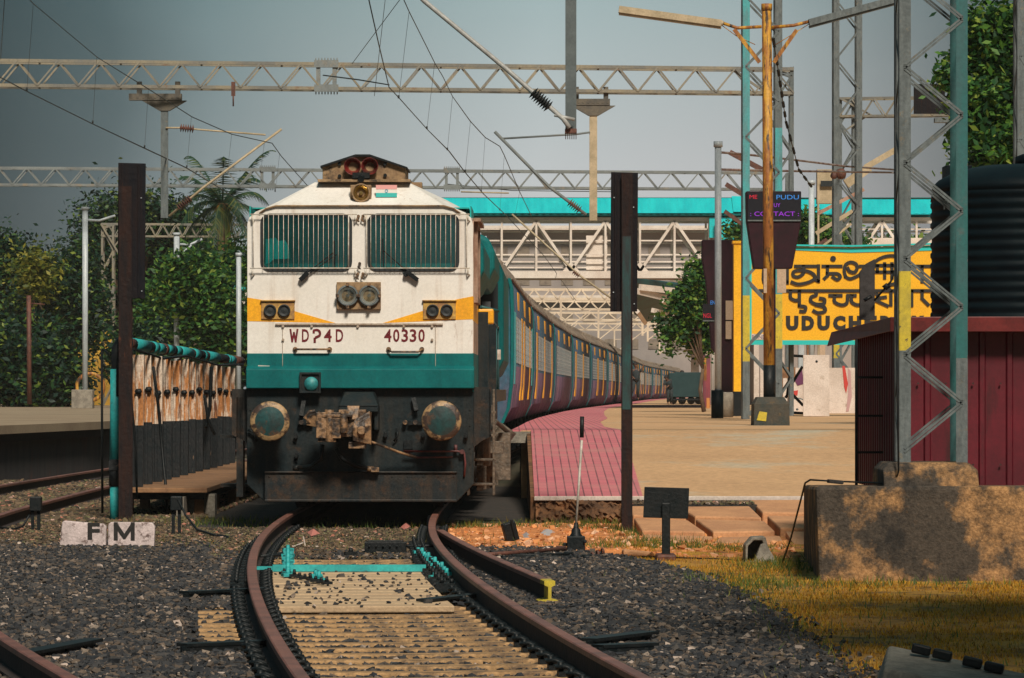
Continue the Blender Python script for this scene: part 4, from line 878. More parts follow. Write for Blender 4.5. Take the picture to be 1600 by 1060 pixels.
q = MB(); q.box(1.40, 1.52, 12.6, 12.75, 1.95, 2.1); q.box(1.36, 1.43, 4.0, 4.1, 2.0, 2.2); lb(q, 'white_marker', M_whitewash)
q = MB(); q.box(X, X + .20, 3.05, 3.5, lz(500), lz(475)); lb(q, 'yellow_cab_corner', M_yel, bevel=.02)
q = MB(); q.box(X - .1, X + .13, 3.02, 3.2, lz(660), lz(480)); q.box(X - .1, X + .22, 3.9, 4.0, lz(690), lz(500)); lb(q, 'hood_end', M_skirt)
# bogies
for yb0 in (2.2, 14.6):
    q = MB()
    for s_ in (-1, 1):
        q.box(s_ * 1.14 - .09, s_ * 1.14 + .09, yb0, yb0 + 4.6, .55, .82); q.box(s_ * 1.2 - .12, s_ * 1.2 + .12, yb0 + .4, yb0 + 4.2, .78, .95)
        for k in range(3):
            yc = yb0 + .55 + k * 1.75
            q.box(s_ * 1.22 - .12, s_ * 1.22 + .12, yc - .2, yc + .2, .32, .7); q.cyl((s_ * 1.22, yc, .5), (s_ * 1.40, yc, .5), .13, n=12)
            for dy in (-.34, .34): q.cyl((s_ * 1.22, yc + dy, .5), (s_ * 1.22, yc + dy, .86), .075, n=10)
    bo = lb(q, 'bogie', mat('bogie_grime', (.035, .034, .032), (.09, .07, .055), rough=.7, scale=6, bump=.3), bevel=.015)
    for k in range(3):
        q = MB(); yc = yb0 + .55 + k * 1.75
        for s_ in (-1, 1): q.cyl((s_ * .80, yc, .52), (s_ * .93, yc, .52), .52, n=28)
        q.cyl((-.8, yc, .52), (.8, yc, .52), .09, n=10); lb(q, 'wheelset', M_railweb, bo)
q = MB(); q.box(-1.4, 1.4, 7.6, 13.4, .35, 1.1); lb(q, 'fuel_tank', M_skirt, bevel=.06)
q = MB()   # ladder of steps and brake gear behind the wing
for z in (.32, .62, .92, 1.2): q.box(1.25, 1.62, .9, 1.2, z, z + .03)
for x in (1.27, 1.58): q.box(x, x + .03, .9, 1.2, .2, 1.5)
q.cyl((1.45, 1.5, .55), (1.45, 1.5, 1.2), .10, n=12); q.cyl((1.50, 2.3, .4), (1.50, 2.3, .95), .09, n=12); q.box(1.35, 1.7, 1.8, 2.2, .7, .85); q.box(1.55, 1.78, 2.6, 2.9, .35, .95); q.cyl((1.6, 3.4, .8), (1.75, 3.4, 1.0), .12, n=12); q.tube([(1.4, .8, 1.1), (1.55, 1.2, 1.0), (1.6, 2.0, 1.1), (1.75, 3.0, .95)], .03, 8)
for k in range(6): q.box(1.38 + .03 * k, 1.46 + .03 * k, 1.3 + .5 * k, 1.36 + .5 * k, .25, 1.3 - .1 * (k % 3))
lb(q, 'step_ladder', mat('undergear_grime', (.07, .055, .04), (.16, .12, .085), rough=.6, scale=9, bump=.4), bevel=.006)
q = MB(); q.box(-1.75, -1.25, .9, 1.2, .3, .34); q.box(-1.75, -1.25, .9, 1.2, .9, .94); q.box(-1.5, -1.42, .2, .5, .2, 1.4); lb(q, 'steps', M_plow)

# ================================================================ COACHES
def coach(first, stripes):
    r = thing('passenger_coach', 'x', 'coach', (0, 0, 0)); LN = 22.9
    prof = [(1.30, .86), (1.44, .93), (1.545, 1.18), (1.60, 1.6), (1.615, 1.92), (1.615, 2.86), (1.60, 3.25), (1.56, 3.42)]
    b = MB()
    def side(s_, seg0, seg1, m):
        b.mat(m)
        ys_ = [0, LN]
        vs = [(s_ * x, y, z) for y in ys_ for x, z in prof[seg0:seg1 + 1]]; n = seg1 - seg0 + 1
        b.add(vs, [(j, j + 1, n + j + 1, n + j) for j in range(n - 1)], True)
    for s_ in (-1, 1): side(s_, 0, 4, 0); side(s_, 4, 7, 1)
    b.mat(1)
    for y in (0, LN): b.add([(x, y, z) for x, z in prof] + [(-x, y, z) for x, z in reversed(prof)], [tuple(range(2 * len(prof)))])
    b.mat(0).add([(1.3, 0, .86), (-1.3, 0, .86), (-1.3, LN, .86), (1.3, LN, .86)], [(0, 1, 2, 3)])
    body = b.build('body', [M_mauve, M_bluepaint], r, world=False)
    b = MB(); rp = [(1.60, 3.40), (1.60, 3.45), (1.42, 3.66), (1.1, 3.83), (.6, 3.95), (0, 4.0)]; full = rp + [(-x, z) for x, z in reversed(rp[:-1])]
    b.loft([[(x, y, z) for x, z in full] for y in np.linspace(-.02, LN + .02, 9)], smooth=False)
    for k in range(8):
        y = 1.6 + k * 2.8; b.box(-.25, .25, y, y + .5, 3.95, 4.10); b.lathe([(.16, 0), (.16, .1), (0, .14)], (1.2, y + 1, 3.75), (.5, 0, 1), 10)
    for k in range(17): b.loft([[(x * 1.008, .3 + k * 1.4 + dy, z + .012) for x, z in full] for dy in (0, .05)])
    b.build('roof', [M_roofc], r, world=False)
    # windows
    q = MB(); w = 1.20; h0, h1 = 1.98, 2.80; xo = 1.6155
    q.mat(1).box(xo - .03, xo + .0015, .03, w - .03, h0 + .03, h1 - .03); q.mat(0)
    for z in (h0, h1 - .05): q.box(xo - .02, xo + .005, 0, w, z, z + .05)
    for yv in (0, w / 2 - .03, w - .07): q.box(xo - .02, xo + .005, yv, yv + .07, h0 + .05, h1 - .05)
    for k in range(6): z = h0 + .12 + k * .105; q.box(xo - .02, xo + .0045, .07, w / 2 - .03, z, z + .028); q.box(xo - .02, xo + .0045, w / 2 + .04, w - .07, z, z + .028)
    w0 = q.build('window', [M_winf, M_dark], r, world=False); w0.location = (0, 2.2, 0)
    for k in range(1, 12):
        c = w0.copy(); COL.objects.link(c); c.parent = r; c.location = (0, 2.2 + k * 1.58, 0)
    sp = [(1.578, 1.3), (1.600, 1.6), (1.615, 1.92), (1.615, 2.86)]
    def strip(name, ya, wd, m, pr, dx):
        yq = MB(); yq.loft([[(x + dx, y, z) for x, z in pr] + [(x - .01, y, z) for x, z in reversed(pr)] for y in (0, wd)])
        o = yq.build(name, [m], r, world=False); o.location = (0, ya, 0)
    dm = M_doorc if first else M_bluepaint
    dp = [(1.545, 1.18), (1.60, 1.6), (1.615, 1.92), (1.615, 2.86), (1.60, 3.1)] if not first else [(1.600, 1.6), (1.615, 1.92), (1.615, 2.86)]
    strip('door', .9, 1.1, dm, dp, .006); strip('door', 20.8, 1.1, dm, dp, .006)
    for yv, wd in stripes: strip('yellow_stripe', yv, wd, M_yel, sp, .0075)
    m_ = MB(); m_.box(1.58, 1.614, 0, 1.5, 2.95, 3.27); m0 = m_.build('yellow_plate', [M_yel], r, world=False); m0.location = (0, 4.1, 0)
    for yv in (11.0, 17.6): c = m0.copy(); COL.objects.link(c); c.parent = r; c.location = (0, yv, 0)
    # doorway gaps and bogies
    g = MB(); g.box(-1.1, 1.1, LN, LN + .45, 1.1, 3.5); g.box(-1.25, 1.25, 1.5, 4.2, .2, .85); g.box(-1.25, 1.25, 18.6, 21.3, .2, .85); g.box(-1.2, 1.2, 8, 14, .35, .86); g.build('underframe', [M_dark], r, world=False)
    b = MB()
    for y in (2.2, 4.9, 8.2, 11.4, 14.5, 17.6, 20.8): b.box(1.3, 1.36, y, y + .12, .80, .90)
    for yv in (1.75, 3.3, 6.4, 9.6, 12.7, 15.9, 19.1, 21.2):
        b.loft([[(x + .003, yv, z) for x, z in prof[:4]] + [(x - .01, yv, z) for x, z in reversed(prof[:4])], [(x + .003, yv + .22, z) for x, z in prof[:4]] + [(x - .01, yv + .10, z) for x, z in reversed(prof[:4])]])
    b.build('panel_seams', [M_skirt], r, world=False)
    # corner of the coach end
    e_ = MB(); e_.loft([[(x + .005, -.04, z) for x, z in prof] + [(x - .05, -.04, z) for x, z in reversed(prof)], [(x + .005, .30, z) for x, z in prof] + [(x - .05, .30, z) for x, z in reversed(prof)]]); e_.build('end_post', [M_teal], r, world=False)
    return r
ordn = ['first coach behind the locomotive, blue and mauve with cyan doors', 'second coach of the train, blue and mauve', 'third coach of the train, just left of the dark post', 'fourth coach of the train, ending behind the dark post', 'fifth coach of the train, where the figure leans out',
        'sixth coach of the train, just past the leaning figure', 'seventh coach of the train, far along the bend', 'eighth coach of the train, far along the bend', 'ninth coach of the train, small in the distance', 'tenth coach of the train, left of the dark cart']
ordn += ['%s coach of the train, tiny at the end of the bend' % w_ for w_ in ('eleventh', 'twelfth', 'thirteenth', 'fourteenth', 'last')]
y = 71.6; proto = {}
COACHY = []
VAR = {0: (True, [(7.6, 1.3), (10.4, 1.3), (17.5, .8)]), 1: (False, [(2.5, 1.2), (10.5, 1.0), (19.0, 1.3)]), 2: (False, []), 3: (False, [(2.6, 1.6), (12, 1.2)]), 4: (False, [(8, 1.8), (16, 1.2)])}
for k, lab in enumerate(ordn):
    dx = C(y + 22.9) - C(y); rz = -math.asin(dx / 23.0); loc = (C(y), y, 0); kk = k if k < 5 else [1, 3, 4][k % 3]
    if kk not in proto:
        c0 = coach(*VAR[kk]); c0.location = loc; c0.rotation_euler = (0, 0, rz); c0['label'] = lab; c0['group'] = 'coaches of the train'; proto[kk] = c0
    else: dup(proto[kk], loc, rz, lab, 'coaches of the train')
    COACHY.append((y, rz)); y += 23.5
# ================================================================ OVERHEAD LINE STRUCTURES
def boom(b, p0, p1, h, dep, n, w, wd, gap=0):
    """box truss: four chords, zigzag on both faces"""
    p0 = Vector(p0); p1 = Vector(p1)
    for dy in (0, dep):
        for dz in (0, -h): b.beam(p0 + Vector((0, dy, dz)), p1 + Vector((0, dy, dz)), w, w)
        for i in range(n):
            a = p0.lerp(p1, i / n); m = p0.lerp(p1, (i + .5) / n); c = p0.lerp(p1, (i + 1) / n); o = Vector((0, dy + (.5 * w if dy else -.5 * w), 0)); dz = Vector((0, 0, -h))
            b.beam(a + dz + o, m + o, wd, wd); b.beam(m + o, c + dz + o, wd, wd)
    for i in range(0, n + 1, 2):
        a = p0.lerp(p1, i / n)
        for dz in (0, -h): b.beam(a + Vector((0, 0, dz)), a + Vector((0, dep, dz)), wd, wd)
def lattice(b, x, y, z0, z1, sx, sy, w, wd, pitch, phase=0, legs=True, double=False):
    """four leg mast; x, y = left front leg"""
    if legs:
        for ix in (0, 1):
            for iy in (0, 1):
                cx = x + ix * sx; cy = y + iy * sy; ex = 1 if ix == 0 else -1; ey = 1 if iy == 0 else -1
                b.box(min(cx, cx + ex * w), max(cx, cx + ex * w), cy - .006, cy + .006, z0, z1); b.box(cx - .006, cx + .006, min(cy, cy + ey * w), max(cy, cy + ey * w), z0, z1)
    z = z0 + phase; k = 0
    while z < z1 - .05:
        zn = min(z + pitch, z1)
        for dy in (-.008, sy + .008):
            a, c = (x + w * .4, x + sx - w * .4) if k % 2 == 0 else (x + sx - w * .4, x + w * .4)
            if double:
                b.beam((a, y + dy, z), (c, y + dy, zn), wd, .01); b.beam((a, y + dy, z + wd * 1.7), (c, y + dy, zn + wd * 1.7), wd, .01)
            else: b.beam((a, y + dy, z), (c, y + dy, zn), wd, .012)
        for dx in (0, sx):
            a, c = (y, y + sy) if k % 2 == 0 else (y + sy, y); b.beam((x + dx, a, z), (x + dx, c, zn), wd, .012, up=(1, 0, 0))
        z = zn; k += 1
def bolts(b, p, nx, w, zr):
    for k in range(nx): b.cyl((p[0] + w * k / max(1, nx - 1) - w / 2, p[1], p[2]), (p[0] + w * k / max(1, nx - 1) - w / 2, p[1], p[2] + zr), .02, n=5)

# --- gantry over all tracks, first and second one in full view
def gantry(py0, py1, xl, xr, dl, dr, hpx, mats, label, n, w, gname='gantry', joints=(), mast=None, group='gantries across the tracks'):
    g = thing(gname, label, 'gantry', (0, dl, 0), 0, group); a = W(xl, py0, dl); c = W(xr, py1, dr); h = hpx / S((dl + dr) / 2)
    b = MB(); boom(b, a, c, h, .6, n, w, w * .5); bo = b.build('boom', mats[0], g)
    if joints:
        b = MB()
        for px in joints:
            t_ = (px - xl) / (xr - xl); p = a.lerp(c, t_)
            for dz in (0, -h):
                b.box(p.x - .30, p.x + .30, p.y - .09, p.y - .065, p.z + dz - .09, p.z + dz + .09)
                for k in range(8): b.cyl((p.x - .26 + k * .075, p.y, p.z + dz + (.05 if dz == 0 else -.05)), (p.x - .26 + k * .075, p.y, p.z + dz + (.15 if dz == 0 else -.15)), .016, n=5)
            b.beam((p.x - .2, p.y, p.z), (p.x - .2, p.y, p.z - h), .10); b.beam((p.x + .2, p.y, p.z), (p.x + .2, p.y, p.z - h), .10)
        b.build('joint', M_palegrey, bo)
    return g, a, c, h
g1, a1, c1, h1 = gantry(94, 108, -70, 1240, 101.3, 104.5, 38, [M_cream], 'nearest full lattice gantry, weathered cream, spanning the sky above the locomotive', 21, .08, joints=(500,))
b = MB(); x = W(1240, 100, 104.5).x - .70; lattice(b, x, 104.5, .86, c1.z + .05, .70, .6, .09, .05, .95); b.build('mast', M_mast, g1)
b = MB(); b.beam((x, 104.4, c1.z - h1), (x - .9, 104.3, c1.z), .06); b.build('knee_brace', M_cream, g1)
b = MB(); xl_ = a1.x - .2; lattice(b, xl_, 101, .86, a1.z, .7, .6, .09, .05, .95); b.build('mast', M_mast, g1)
b = MB(); p = W(365, 135, 102.2); b.box(p.x - .05, p.x + .05, p.y - .12, p.y - .1, p.z - .25, p.z + .1); b.cyl((p.x, p.y - .1, p.z - .5), (p.x, p.y - .1, p.z - .2), .02, n=5); b.build('clamp', M_rust, g1)
g2, a2, c2, h2 = gantry(262, 270, -70, 1200, 148, 151, 26, [M_palegrey], 'second lattice gantry, pale grey, crossing behind the horn housing', 29, .085, joints=(412, 700))
b = MB(); x = c2.x - .05; lattice(b, x, 151, .86, c2.z, .8, .6, .09, .05, .95); b.build('mast', M_mast, g2)
b = MB(); lattice(b, a2.x - .3, 148, -.2, a2.z, .8, .6, .09, .05, .95); b.build('mast', M_mast, g2)
g3, a3, c3, h3 = gantry(154, 150, 1312, 1640, 140, 138, 28, [M_cream], 'short lattice gantry at the upper right behind the twin leg mast', 9, .075, joints=())
b = MB(); lattice(b, a3.x, 140, .86, a3.z, .52, .6, .08, .045, .8); b.build('mast', M_mast, g3)
b = MB(); b.beam((a3.x + .1, 139.9, a3.z - h3 * 1.9), (a3.x + 1.0, 139.9, a3.z - h3 * .9), .06); b.beam((a3.x, 139.9, a3.z), (a3.x + 1.1, 139.9, a3.z - h3), .06); b.build('knee_brace', M_cream, g3)
b = MB(); lattice(b, c3.x, 138, .86, c3.z, .52, .6, .08, .045, .8); b.build('mast', M_mast, g3)
g4, a4, c4, h4 = gantry(350, 352, 158, 620, 178, 180, 19, [M_cream], 'low lattice gantry on the left in front of the trees, with its own lattice mast', 22, .075)
b = MB(); lattice(b, a4.x, 178, .86, a4.z, .55, .6, .09, .06, .95); b.build('mast', M_cream, g4)
b = MB(); b.beam((a4.x, 177.9, a4.z), (a4.x + .9, 177.9, a4.z - 1.5), .07); b.beam((a4.x + .55, 177.9, a4.z - 1.0), (a4.x + .95, 177.9, a4.z - .5), .06); b.build('knee_brace', M_cream, g4)
b = MB(); lattice(b, c4.x, 180, -.2, c4.z, .55, .6, .09, .06, .95); b.build('mast', M_cream, g4)
b = MB(); p = W(132, 345, 178)
# --- far gantries down the line
for k, (d, py, xl, xr, n, xo) in enumerate(((262, 452, 700, 1190, 20, 0), (300, 470, 760, 1110, 14, 3), (345, 488, 640, 1180, 20, 0), (390, 505, 800, 1120, 14, 2), (440, 516, 700, 1150, 16, 0), (500, 530, 820, 1110, 12, 0), (580, 545, 800, 1110, 12, 0))):
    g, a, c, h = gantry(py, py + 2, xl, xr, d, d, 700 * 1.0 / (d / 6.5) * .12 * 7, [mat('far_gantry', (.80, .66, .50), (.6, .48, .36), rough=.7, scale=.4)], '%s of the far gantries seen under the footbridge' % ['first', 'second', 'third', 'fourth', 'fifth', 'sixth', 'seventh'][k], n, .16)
    b = MB()
    for xx in (a.x, c.x): lattice(b, xx - .3, d, -.2, a.z, .6, .6, .14, .09, 1.1)
    b.build('mast', MATS['far_gantry'], g)
    b = MB()
    for t_ in ((.25, .5, .72) if k % 2 else (.36, .62)):
        p = a.lerp(c, t_); b.beam(p + Vector((0, -.1, -h)), p + Vector((0, -.1, -h - 2.3)), .14); b.beam(p + Vector((0, -.1, -h - .9)), p + Vector((1.8, -.1, -h - .8)), .06); b.beam(p + Vector((0, -.1, -h - 2.2)), p + Vector((1.9, -.1, -h - .7)), .07)
    b.build('drop_arm', MATS['far_gantry'], g)
# --- near gantry just above the frame carrying the big drop post
g5, a5, c5, h5 = gantry(-95, -99, -60, 1700, 60, 60, 58, [M_cream], 'near lattice gantry just above the picture, carrying the large drop post', 20, .09)
g5.name = 'gantry_near'; g5.name = 'gantry'
b = MB(); lattice(b, W(-90, 0, 60).x - .5, 60, -.2, a5.z, .6, .6, .09, .05, .8); b.build('mast', M_mast, g5)
b = MB(); lattice(b, W(1720, 0, 60).x, 60, .3, a5.z, .6, .6, .09, .05, .8); b.build('mast', M_mast, g5)

def insulator(b, p0, p1, n, r, rc):
    p0 = Vector(p0); p1 = Vector(p1)
    b.cyl(p0, p1, rc, n=8)
    for k in range(n):
        p = p0.lerp(p1, (k + .5) / n); d = (p1 - p0).normalized(); b.lathe([(rc, -.02), (r, .0), (rc, .025)], p, d, 12)
def droppost(px, d, ytop, ybot, wpx, label, m, plate=None, arms=(), platey=None):
    t_ = thing('drop_post', label, 'overhead line post', W(px, ytop, d), 0, 'posts hanging from the gantries')
    a = W(px, ytop, d); c = W(px, ybot, d); w = wpx / S(d)
    b = MB(); b.box(a.x - w / 2, a.x + w / 2, d - .07, d - .05, c.z, a.z); b.box(a.x - w / 2, a.x + w / 2, d + .05, d + .07, c.z, a.z); b.box(a.x - .012, a.x + .012, d - .05, d + .05, c.z, a.z)
    b.box(a.x - w / 2, a.x - w / 2 + .02, d - .049, d + .049, c.z, a.z)
    b.build('post', m, t_)
    if plate:
        b = MB(); x0 = W(plate[0], 0, d).x; x1 = W(plate[1], 0, d).x; zt = W(0, platey, d).z; b.box(x0, x1, d - .12, d + .12, zt - .16, zt); 
        for xx in (x0 + .25, x1 - .1): b.box(xx - .06, xx + .06, d - .08, d + .08, zt, zt + .30)
        b.add([(a.x - .55, d - .1, zt - .17), (a.x + .55, d - .1, zt - .17), (a.x + .12, d - .1, zt - .42), (a.x - .12, d - .1, zt - .42), (a.x - .55, d + .1, zt - .17), (a.x + .55, d + .1, zt - .17), (a.x + .12, d + .1, zt - .42), (a.x - .12, d + .1, zt - .42)], [(0, 1, 2, 3), (7, 6, 5, 4), (0, 4, 5, 1), (1, 5, 6, 2), (2, 6, 7, 3), (3, 7, 4, 0)])
        for k in range(9): b.box(x0 + (x1 - x0) * (k + .3) / 9, x0 + (x1 - x0) * (k + .3) / 9 + .05, d - .13, d - .12, zt - .11, zt - .06)
        b.build('head_plate', mat('plate_steel', (.14, .12, .09), (.08, .075, .065), rough=.7, scale=4), t_)
    return t_
dp1 = droppost(257, 102.6, 148, 341, 11, 'grey drop post above the left trees, hanging from the nearest full gantry', M_mast, (202, 284), platey=147)
dp2 = droppost(927, 103.9, 158, 345, 12, 'yellowed drop post right of centre, hanging from the nearest full gantry', M_creamY, (885, 953), platey=155)
dp3 = droppost(892, 60.3, -50, 204, 17, 'large dark grey drop post cut by the top edge', mat('dark_post_grey', (.10, .125, .13), (.075, .095, .10), rough=.6, scale=4))
b = MB(); p = W(892, 205, 60.2); b.box(p.x - .085, p.x + .085, 60.15, 60.4, p.z - .03, p.z + .03)
for k in range(6): b.cyl((p.x - .075 + k * .03, 60.2, p.z - .12), (p.x - .075 + k * .03, 60.2, p.z + .04), .006, n=5)
b.build('foot_plate', M_rust, dp3)
def cantilever(label, d, pts_top, pts_strut, ins_top, ins_strut, m, rt, rs, extra=()):
    t_ = thing('cantilever_bracket', label, 'bracket', W(*pts_strut[0], d), 0, 'cantilever brackets of the overhead line')
    b = MB(); b.tube([W(x, y, d - .1) for x, y in pts_strut], rs, 8)
    for (x0, y0, x1, y1) in extra: b.tube([W(x0, y0, d - .1), W(x1, y1, d - .1)], rs * .7, 6)
    b.build('strut', m, t_)
    if pts_top: b = MB(); b.tube([W(x, y, d - .1) for x, y in pts_top], rt, 8); b.build('stay_tube', m, t_)
    for ins, r in ((ins_top, .11), (ins_strut, .13)):
        if ins: b = MB(); insulator(b, W(ins[0], ins[1], d - .1), W(ins[2], ins[3], d - .1), ins[4], r * (.8 if d < 80 else 1), .03); b.build('insulator', M_rust if d > 80 else M_black, t_)
    return t_
cantilever('cream cantilever bracket left of the locomotive roof, over the palm', 102.6, [(259, 200), (281, 200), (302, 202), (415, 211)], [(264, 338), (318, 293), (440, 202)], (281, 200, 303, 202, 6), (278, 326, 298, 310, 7), M_creamY, .022, .03)
cantilever('cream cantilever bracket over the train, right of centre', 103.9, [(922, 207), (900, 210), (782, 217)], [(916, 336), (858, 292), (773, 206)], None, (889, 316, 906, 329, 6), M_palegrey, .025, .04)
cantilever('large silver cantilever tube at the top, reaching the dark drop post', 60.2, None, [(640, -22), (663, 2), (790, 107), (880, 186), (890, 200)], None, (832, 144, 858, 168, 8), mat('silver_tube', (.42, .43, .42), (.3, .3, .29), rough=.4, scale=3), .03, .035, extra=((866, 180, 898, 187),))
cantilever('faint cream bracket lying low over the train, under the left end of the footbridge', 170, [(795, 302), (720, 300)], [(960, 470), (905, 430), (800, 335)], None, (895, 425, 905, 432, 4), M_creamY, .03, .04)

q = MB(); a = W(1428, 178, 137); c = W(1476, 132, 137); q.box(a.x, c.x, 136.9, 137.1, a.z, c.z); tag(q.build('dark_board', M_darkwood), 'square dark board hanging on the short gantry at the upper right', 'board')
q = MB(); a = W(1460, 192, 137); c = W(1536, 185, 137); q.box(a.x, c.x, 136.8, 137.2, a.z, c.z); q.box(W(1508, 0, 137).x, W(1530, 0, 137).x, 136.9, 137.1, W(0, 420, 137).z, a.z); q.beam(W(1478, 192, 137), W(1512, 205, 137), .12); tag(q.build('drop_post', M_mast), 'grey drop post with head plate behind the teal mast leg', 'overhead line post', 'posts hanging from the gantries')
# --- wires
def wire(label, pts, r=.008, droppers=(), cat='overhead wire', group='overhead wires'):
    b = MB(); b.tube([W(*p) for p in pts], [r * (1 if p[2] < 90 else 1.4) for p in pts], 5)
    o = b.build('overhead_wire', M_wire)
    for dr in droppers:
        q = MB(); q.tube([W(*dr[0]), W(*dr[1])], r * .55, 4); q.cyl(W(*dr[1]), W(*dr[1]) + Vector((0, 0, .06)), .02, n=5)
        q.build('dropper', M_wire, o)
    return tag(o, label, cat, group)
wire('dark contact wire running down over the locomotive roof from the top centre', [(572, -20, 58), (592, 70, 66), (608, 137, 76), (625, 155, 79), (668, 203, 88), (702, 237, 96), (727, 270, 103), (755, 303, 115), (790, 336, 140), (850, 400, 180), (900, 470, 240)], .010)
wire('dark catenary wire with droppers descending right of the horn housing', [(622, -20, 60), (640, 20, 66), (680, 100, 74), (692, 120, 78), (707, 151, 83), (735, 190, 91), (758, 215, 98), (781, 229, 103), (788, 243, 106), (812, 300, 118), (830, 337, 130)], .008,
     droppers=(((639, 20, 66), (623, 154, 78.5)), ((679, 100, 74), (667, 202, 88)), ((707, 151, 83), (699, 235, 96)), ((735, 190, 91), (727, 269, 102.5)), ((758, 215, 98), (752, 300, 114)), ((788, 243, 106), (781, 329, 135)), ((812, 300, 118), (802, 350, 150))))
wire('thin steady wire slanting from the top centre to the gantry', [(629, -6, 66), (550, 100, 101)], .006)
wire('thin wire falling beside the contact wire to the gantry', [(603, -10, 70), (585, 150, 100)], .005)
wire('short registration wire on the gantry above the cab', [(505, 118, 100.6), (560, 125, 90), (608, 133, 77)], .012)
wire('lower contact wire on the left, running behind the left signboard', [(-30, 103, 70), (2, 122, 74), (42, 143, 78), (145, 194, 88), (226, 232, 97), (290, 262, 108), (350, 298, 125), (395, 330, 150)], .011)
wire('upper catenary wire on the left with droppers, ending at the bracket', [(25, -22, 66), (52, 6, 69), (152, 90, 80), (225, 135, 90), (300, 183, 98), (362, 210, 101), (425, 224, 102.5), (440, 245, 107), (480, 290, 118)], .008,
     droppers=(((52, 6, 69), (42, 142, 78)), ((151, 90, 80), (145, 193, 88)), ((232, 139, 91), (226, 231, 97)), ((299, 183, 98), (292, 262, 108)), ((362, 210, 101), (356, 262, 116)), ((413, 224, 102), (407, 270, 118)), ((437, 240, 107), (430, 300, 125))))
wire('thin dropper at the far left edge', [(8, -15, 66), (1, 92, 74)], .006)
wire('far pale wire over the footbridge roof', [(700, 288, 150), (800, 298, 160), (960, 300, 175)], .012)
# beaded chain of insulators right of the yellow pole
q = MB(); pa = W(1196, 40, 78); pm = [W(1208, 60, 79), W(1216, 110, 82), W(1228, 190, 90), (W(1248, 265, 96)), W(1268, 292, 100)]
for a, c in zip(pm[:-1], pm[1:]):
    q.tube([a, c], .012, 5); n = int((c - a).length / .16)
    for k in range(n):
        if (k // 5) % 2 == 0: q.lathe([(.012, -.03), (.035, 0), (.012, .03)], a.lerp(c, (k + .5) / n), (c - a).normalized(), 6)
tag(q.build('insulated_cable', M_black), 'beaded dark cable hanging behind the yellow pole', 'cable')

# ================================================================ RIGHT SIDE: lattice masts
def mast(name, label, px0, px1, d, z0, z1, w, sy, pitch, m, wd, parts, phase=0, double=False):
    t_ = thing(name, label, 'lattice mast', ((px0 + px1) / 2 / S(d) - 800 / S(d), d, z0), 0, 'lattice masts on the right platform')
    x0 = (px0 - 800) / S(d); x1 = (px1 - 800) / S(d)
    b = MB(); lattice(b, x0, d, z0, z1, x1 - x0, sy, w, wd, pitch, phase, legs=False, double=double); b.build('lacing', m, t_)
    for ix, xx in ((0, x0), (1, x1)):
        for iy in (0, 1):
            segs = parts[(ix, iy)] if (ix, iy) in parts else [(z0, z1, m)]
            for (za, zb, mm) in segs:
                b = MB(); cy = d + iy * sy; ex = 1 if ix == 0 else -1; ey = 1 if iy == 0 else -1
                b.box(min(xx, xx + ex * w), max(xx, xx + ex * w), cy - .006, cy + .006, za, zb); b.box(xx - .006, xx + .006, min(cy, cy + ey * w), max(cy, cy + ey * w), za, zb)
                b.build('leg', mm, t_)
    return t_
D1 = 37.9; zb1 = .815
def z1_(py, d=D1): return H - (py - HOR) / F * d
mast('lattice_mast', 'near twin leg lattice mast on a concrete footing, grey with yellow patch and teal leg', 1406, 1511, D1, zb1, z1_(-120), .100, .52, .437, M_mast, .019,
     {(0, 0): [(zb1, z1_(548), M_mast), (z1_(548), z1_(424), M_mastY), (z1_(424), z1_(-120), M_mast)], (1, 0): [(zb1, z1_(560), M_mast), (z1_(560), z1_(-120), M_mastT)], (1, 1): [(zb1, z1_(-120), M_mastT)]}, phase=.10, double=True)
q = MB(); x0 = (1381 - 800) / S(37.6); x1 = (1526 - 800) / S(37.6)
q.loft([[(x0, 37.55, .60), (x1 + .02, 37.55, .60), (x1 + .02, 38.8, .60), (x0, 38.8, .60)], [(x0 - .01, 37.58, .76), (x1 + .01, 37.58, .76), (x1 + .01, 38.7, .76), (x0, 38.7, .76)], [(x0 + .05, 37.66, .825), (x1 - .06, 37.66, .825), (x1 - .06, 38.6, .825), (x0 + .05, 38.6, .825)]])
tag(q.build('mast_footing', M_concblk, bevel=.015), 'stained concrete footing of the near lattice mast on the wall block', 'footing')
mast('lattice_mast', 'tall lattice mast behind the yellow pole, its left leg cyan above and yellow below', 1161, 1222, 92, .86, H + (HOR + 110) / F * 92, .15, .7, .78, M_mast, .05,
     {(0, 0): [(.86, z1_(565, 92), M_mast), (z1_(565, 92), z1_(462, 92), M_mastY), (z1_(462, 92), z1_(-110, 92), M_mastC)], (1, 0): [(.86, z1_(545, 92), M_mast), (z1_(545, 92), z1_(460, 92), M_mastY), (z1_(460, 92), z1_(200, 92), M_mastC), (z1_(200, 92), z1_(-110, 92), M_mast)]})
mast('lattice_mast', 'grey lattice mast above the middle of the yellow station sign', 1303, 1347, 120, .86, H + (HOR + 110) / F * 120, .16, .7, .85, M_mast, .05,
     {(0, 0): [(.86, z1_(560, 120), M_mast), (z1_(560, 120), z1_(525, 120), M_mastY), (z1_(525, 120), z1_(-110, 120), M_mast)], (1, 0): [(.86, z1_(572, 120), M_mast), (z1_(572, 120), z1_(525, 120), M_mastY), (z1_(525, 120), z1_(-110, 120), M_mast)]})
mast('lattice_mast', 'dark mast at the right picture edge behind the tree', 1590, 1640, 60, .3, 9.0, .10, .5, .6, M_mast, .04, {})
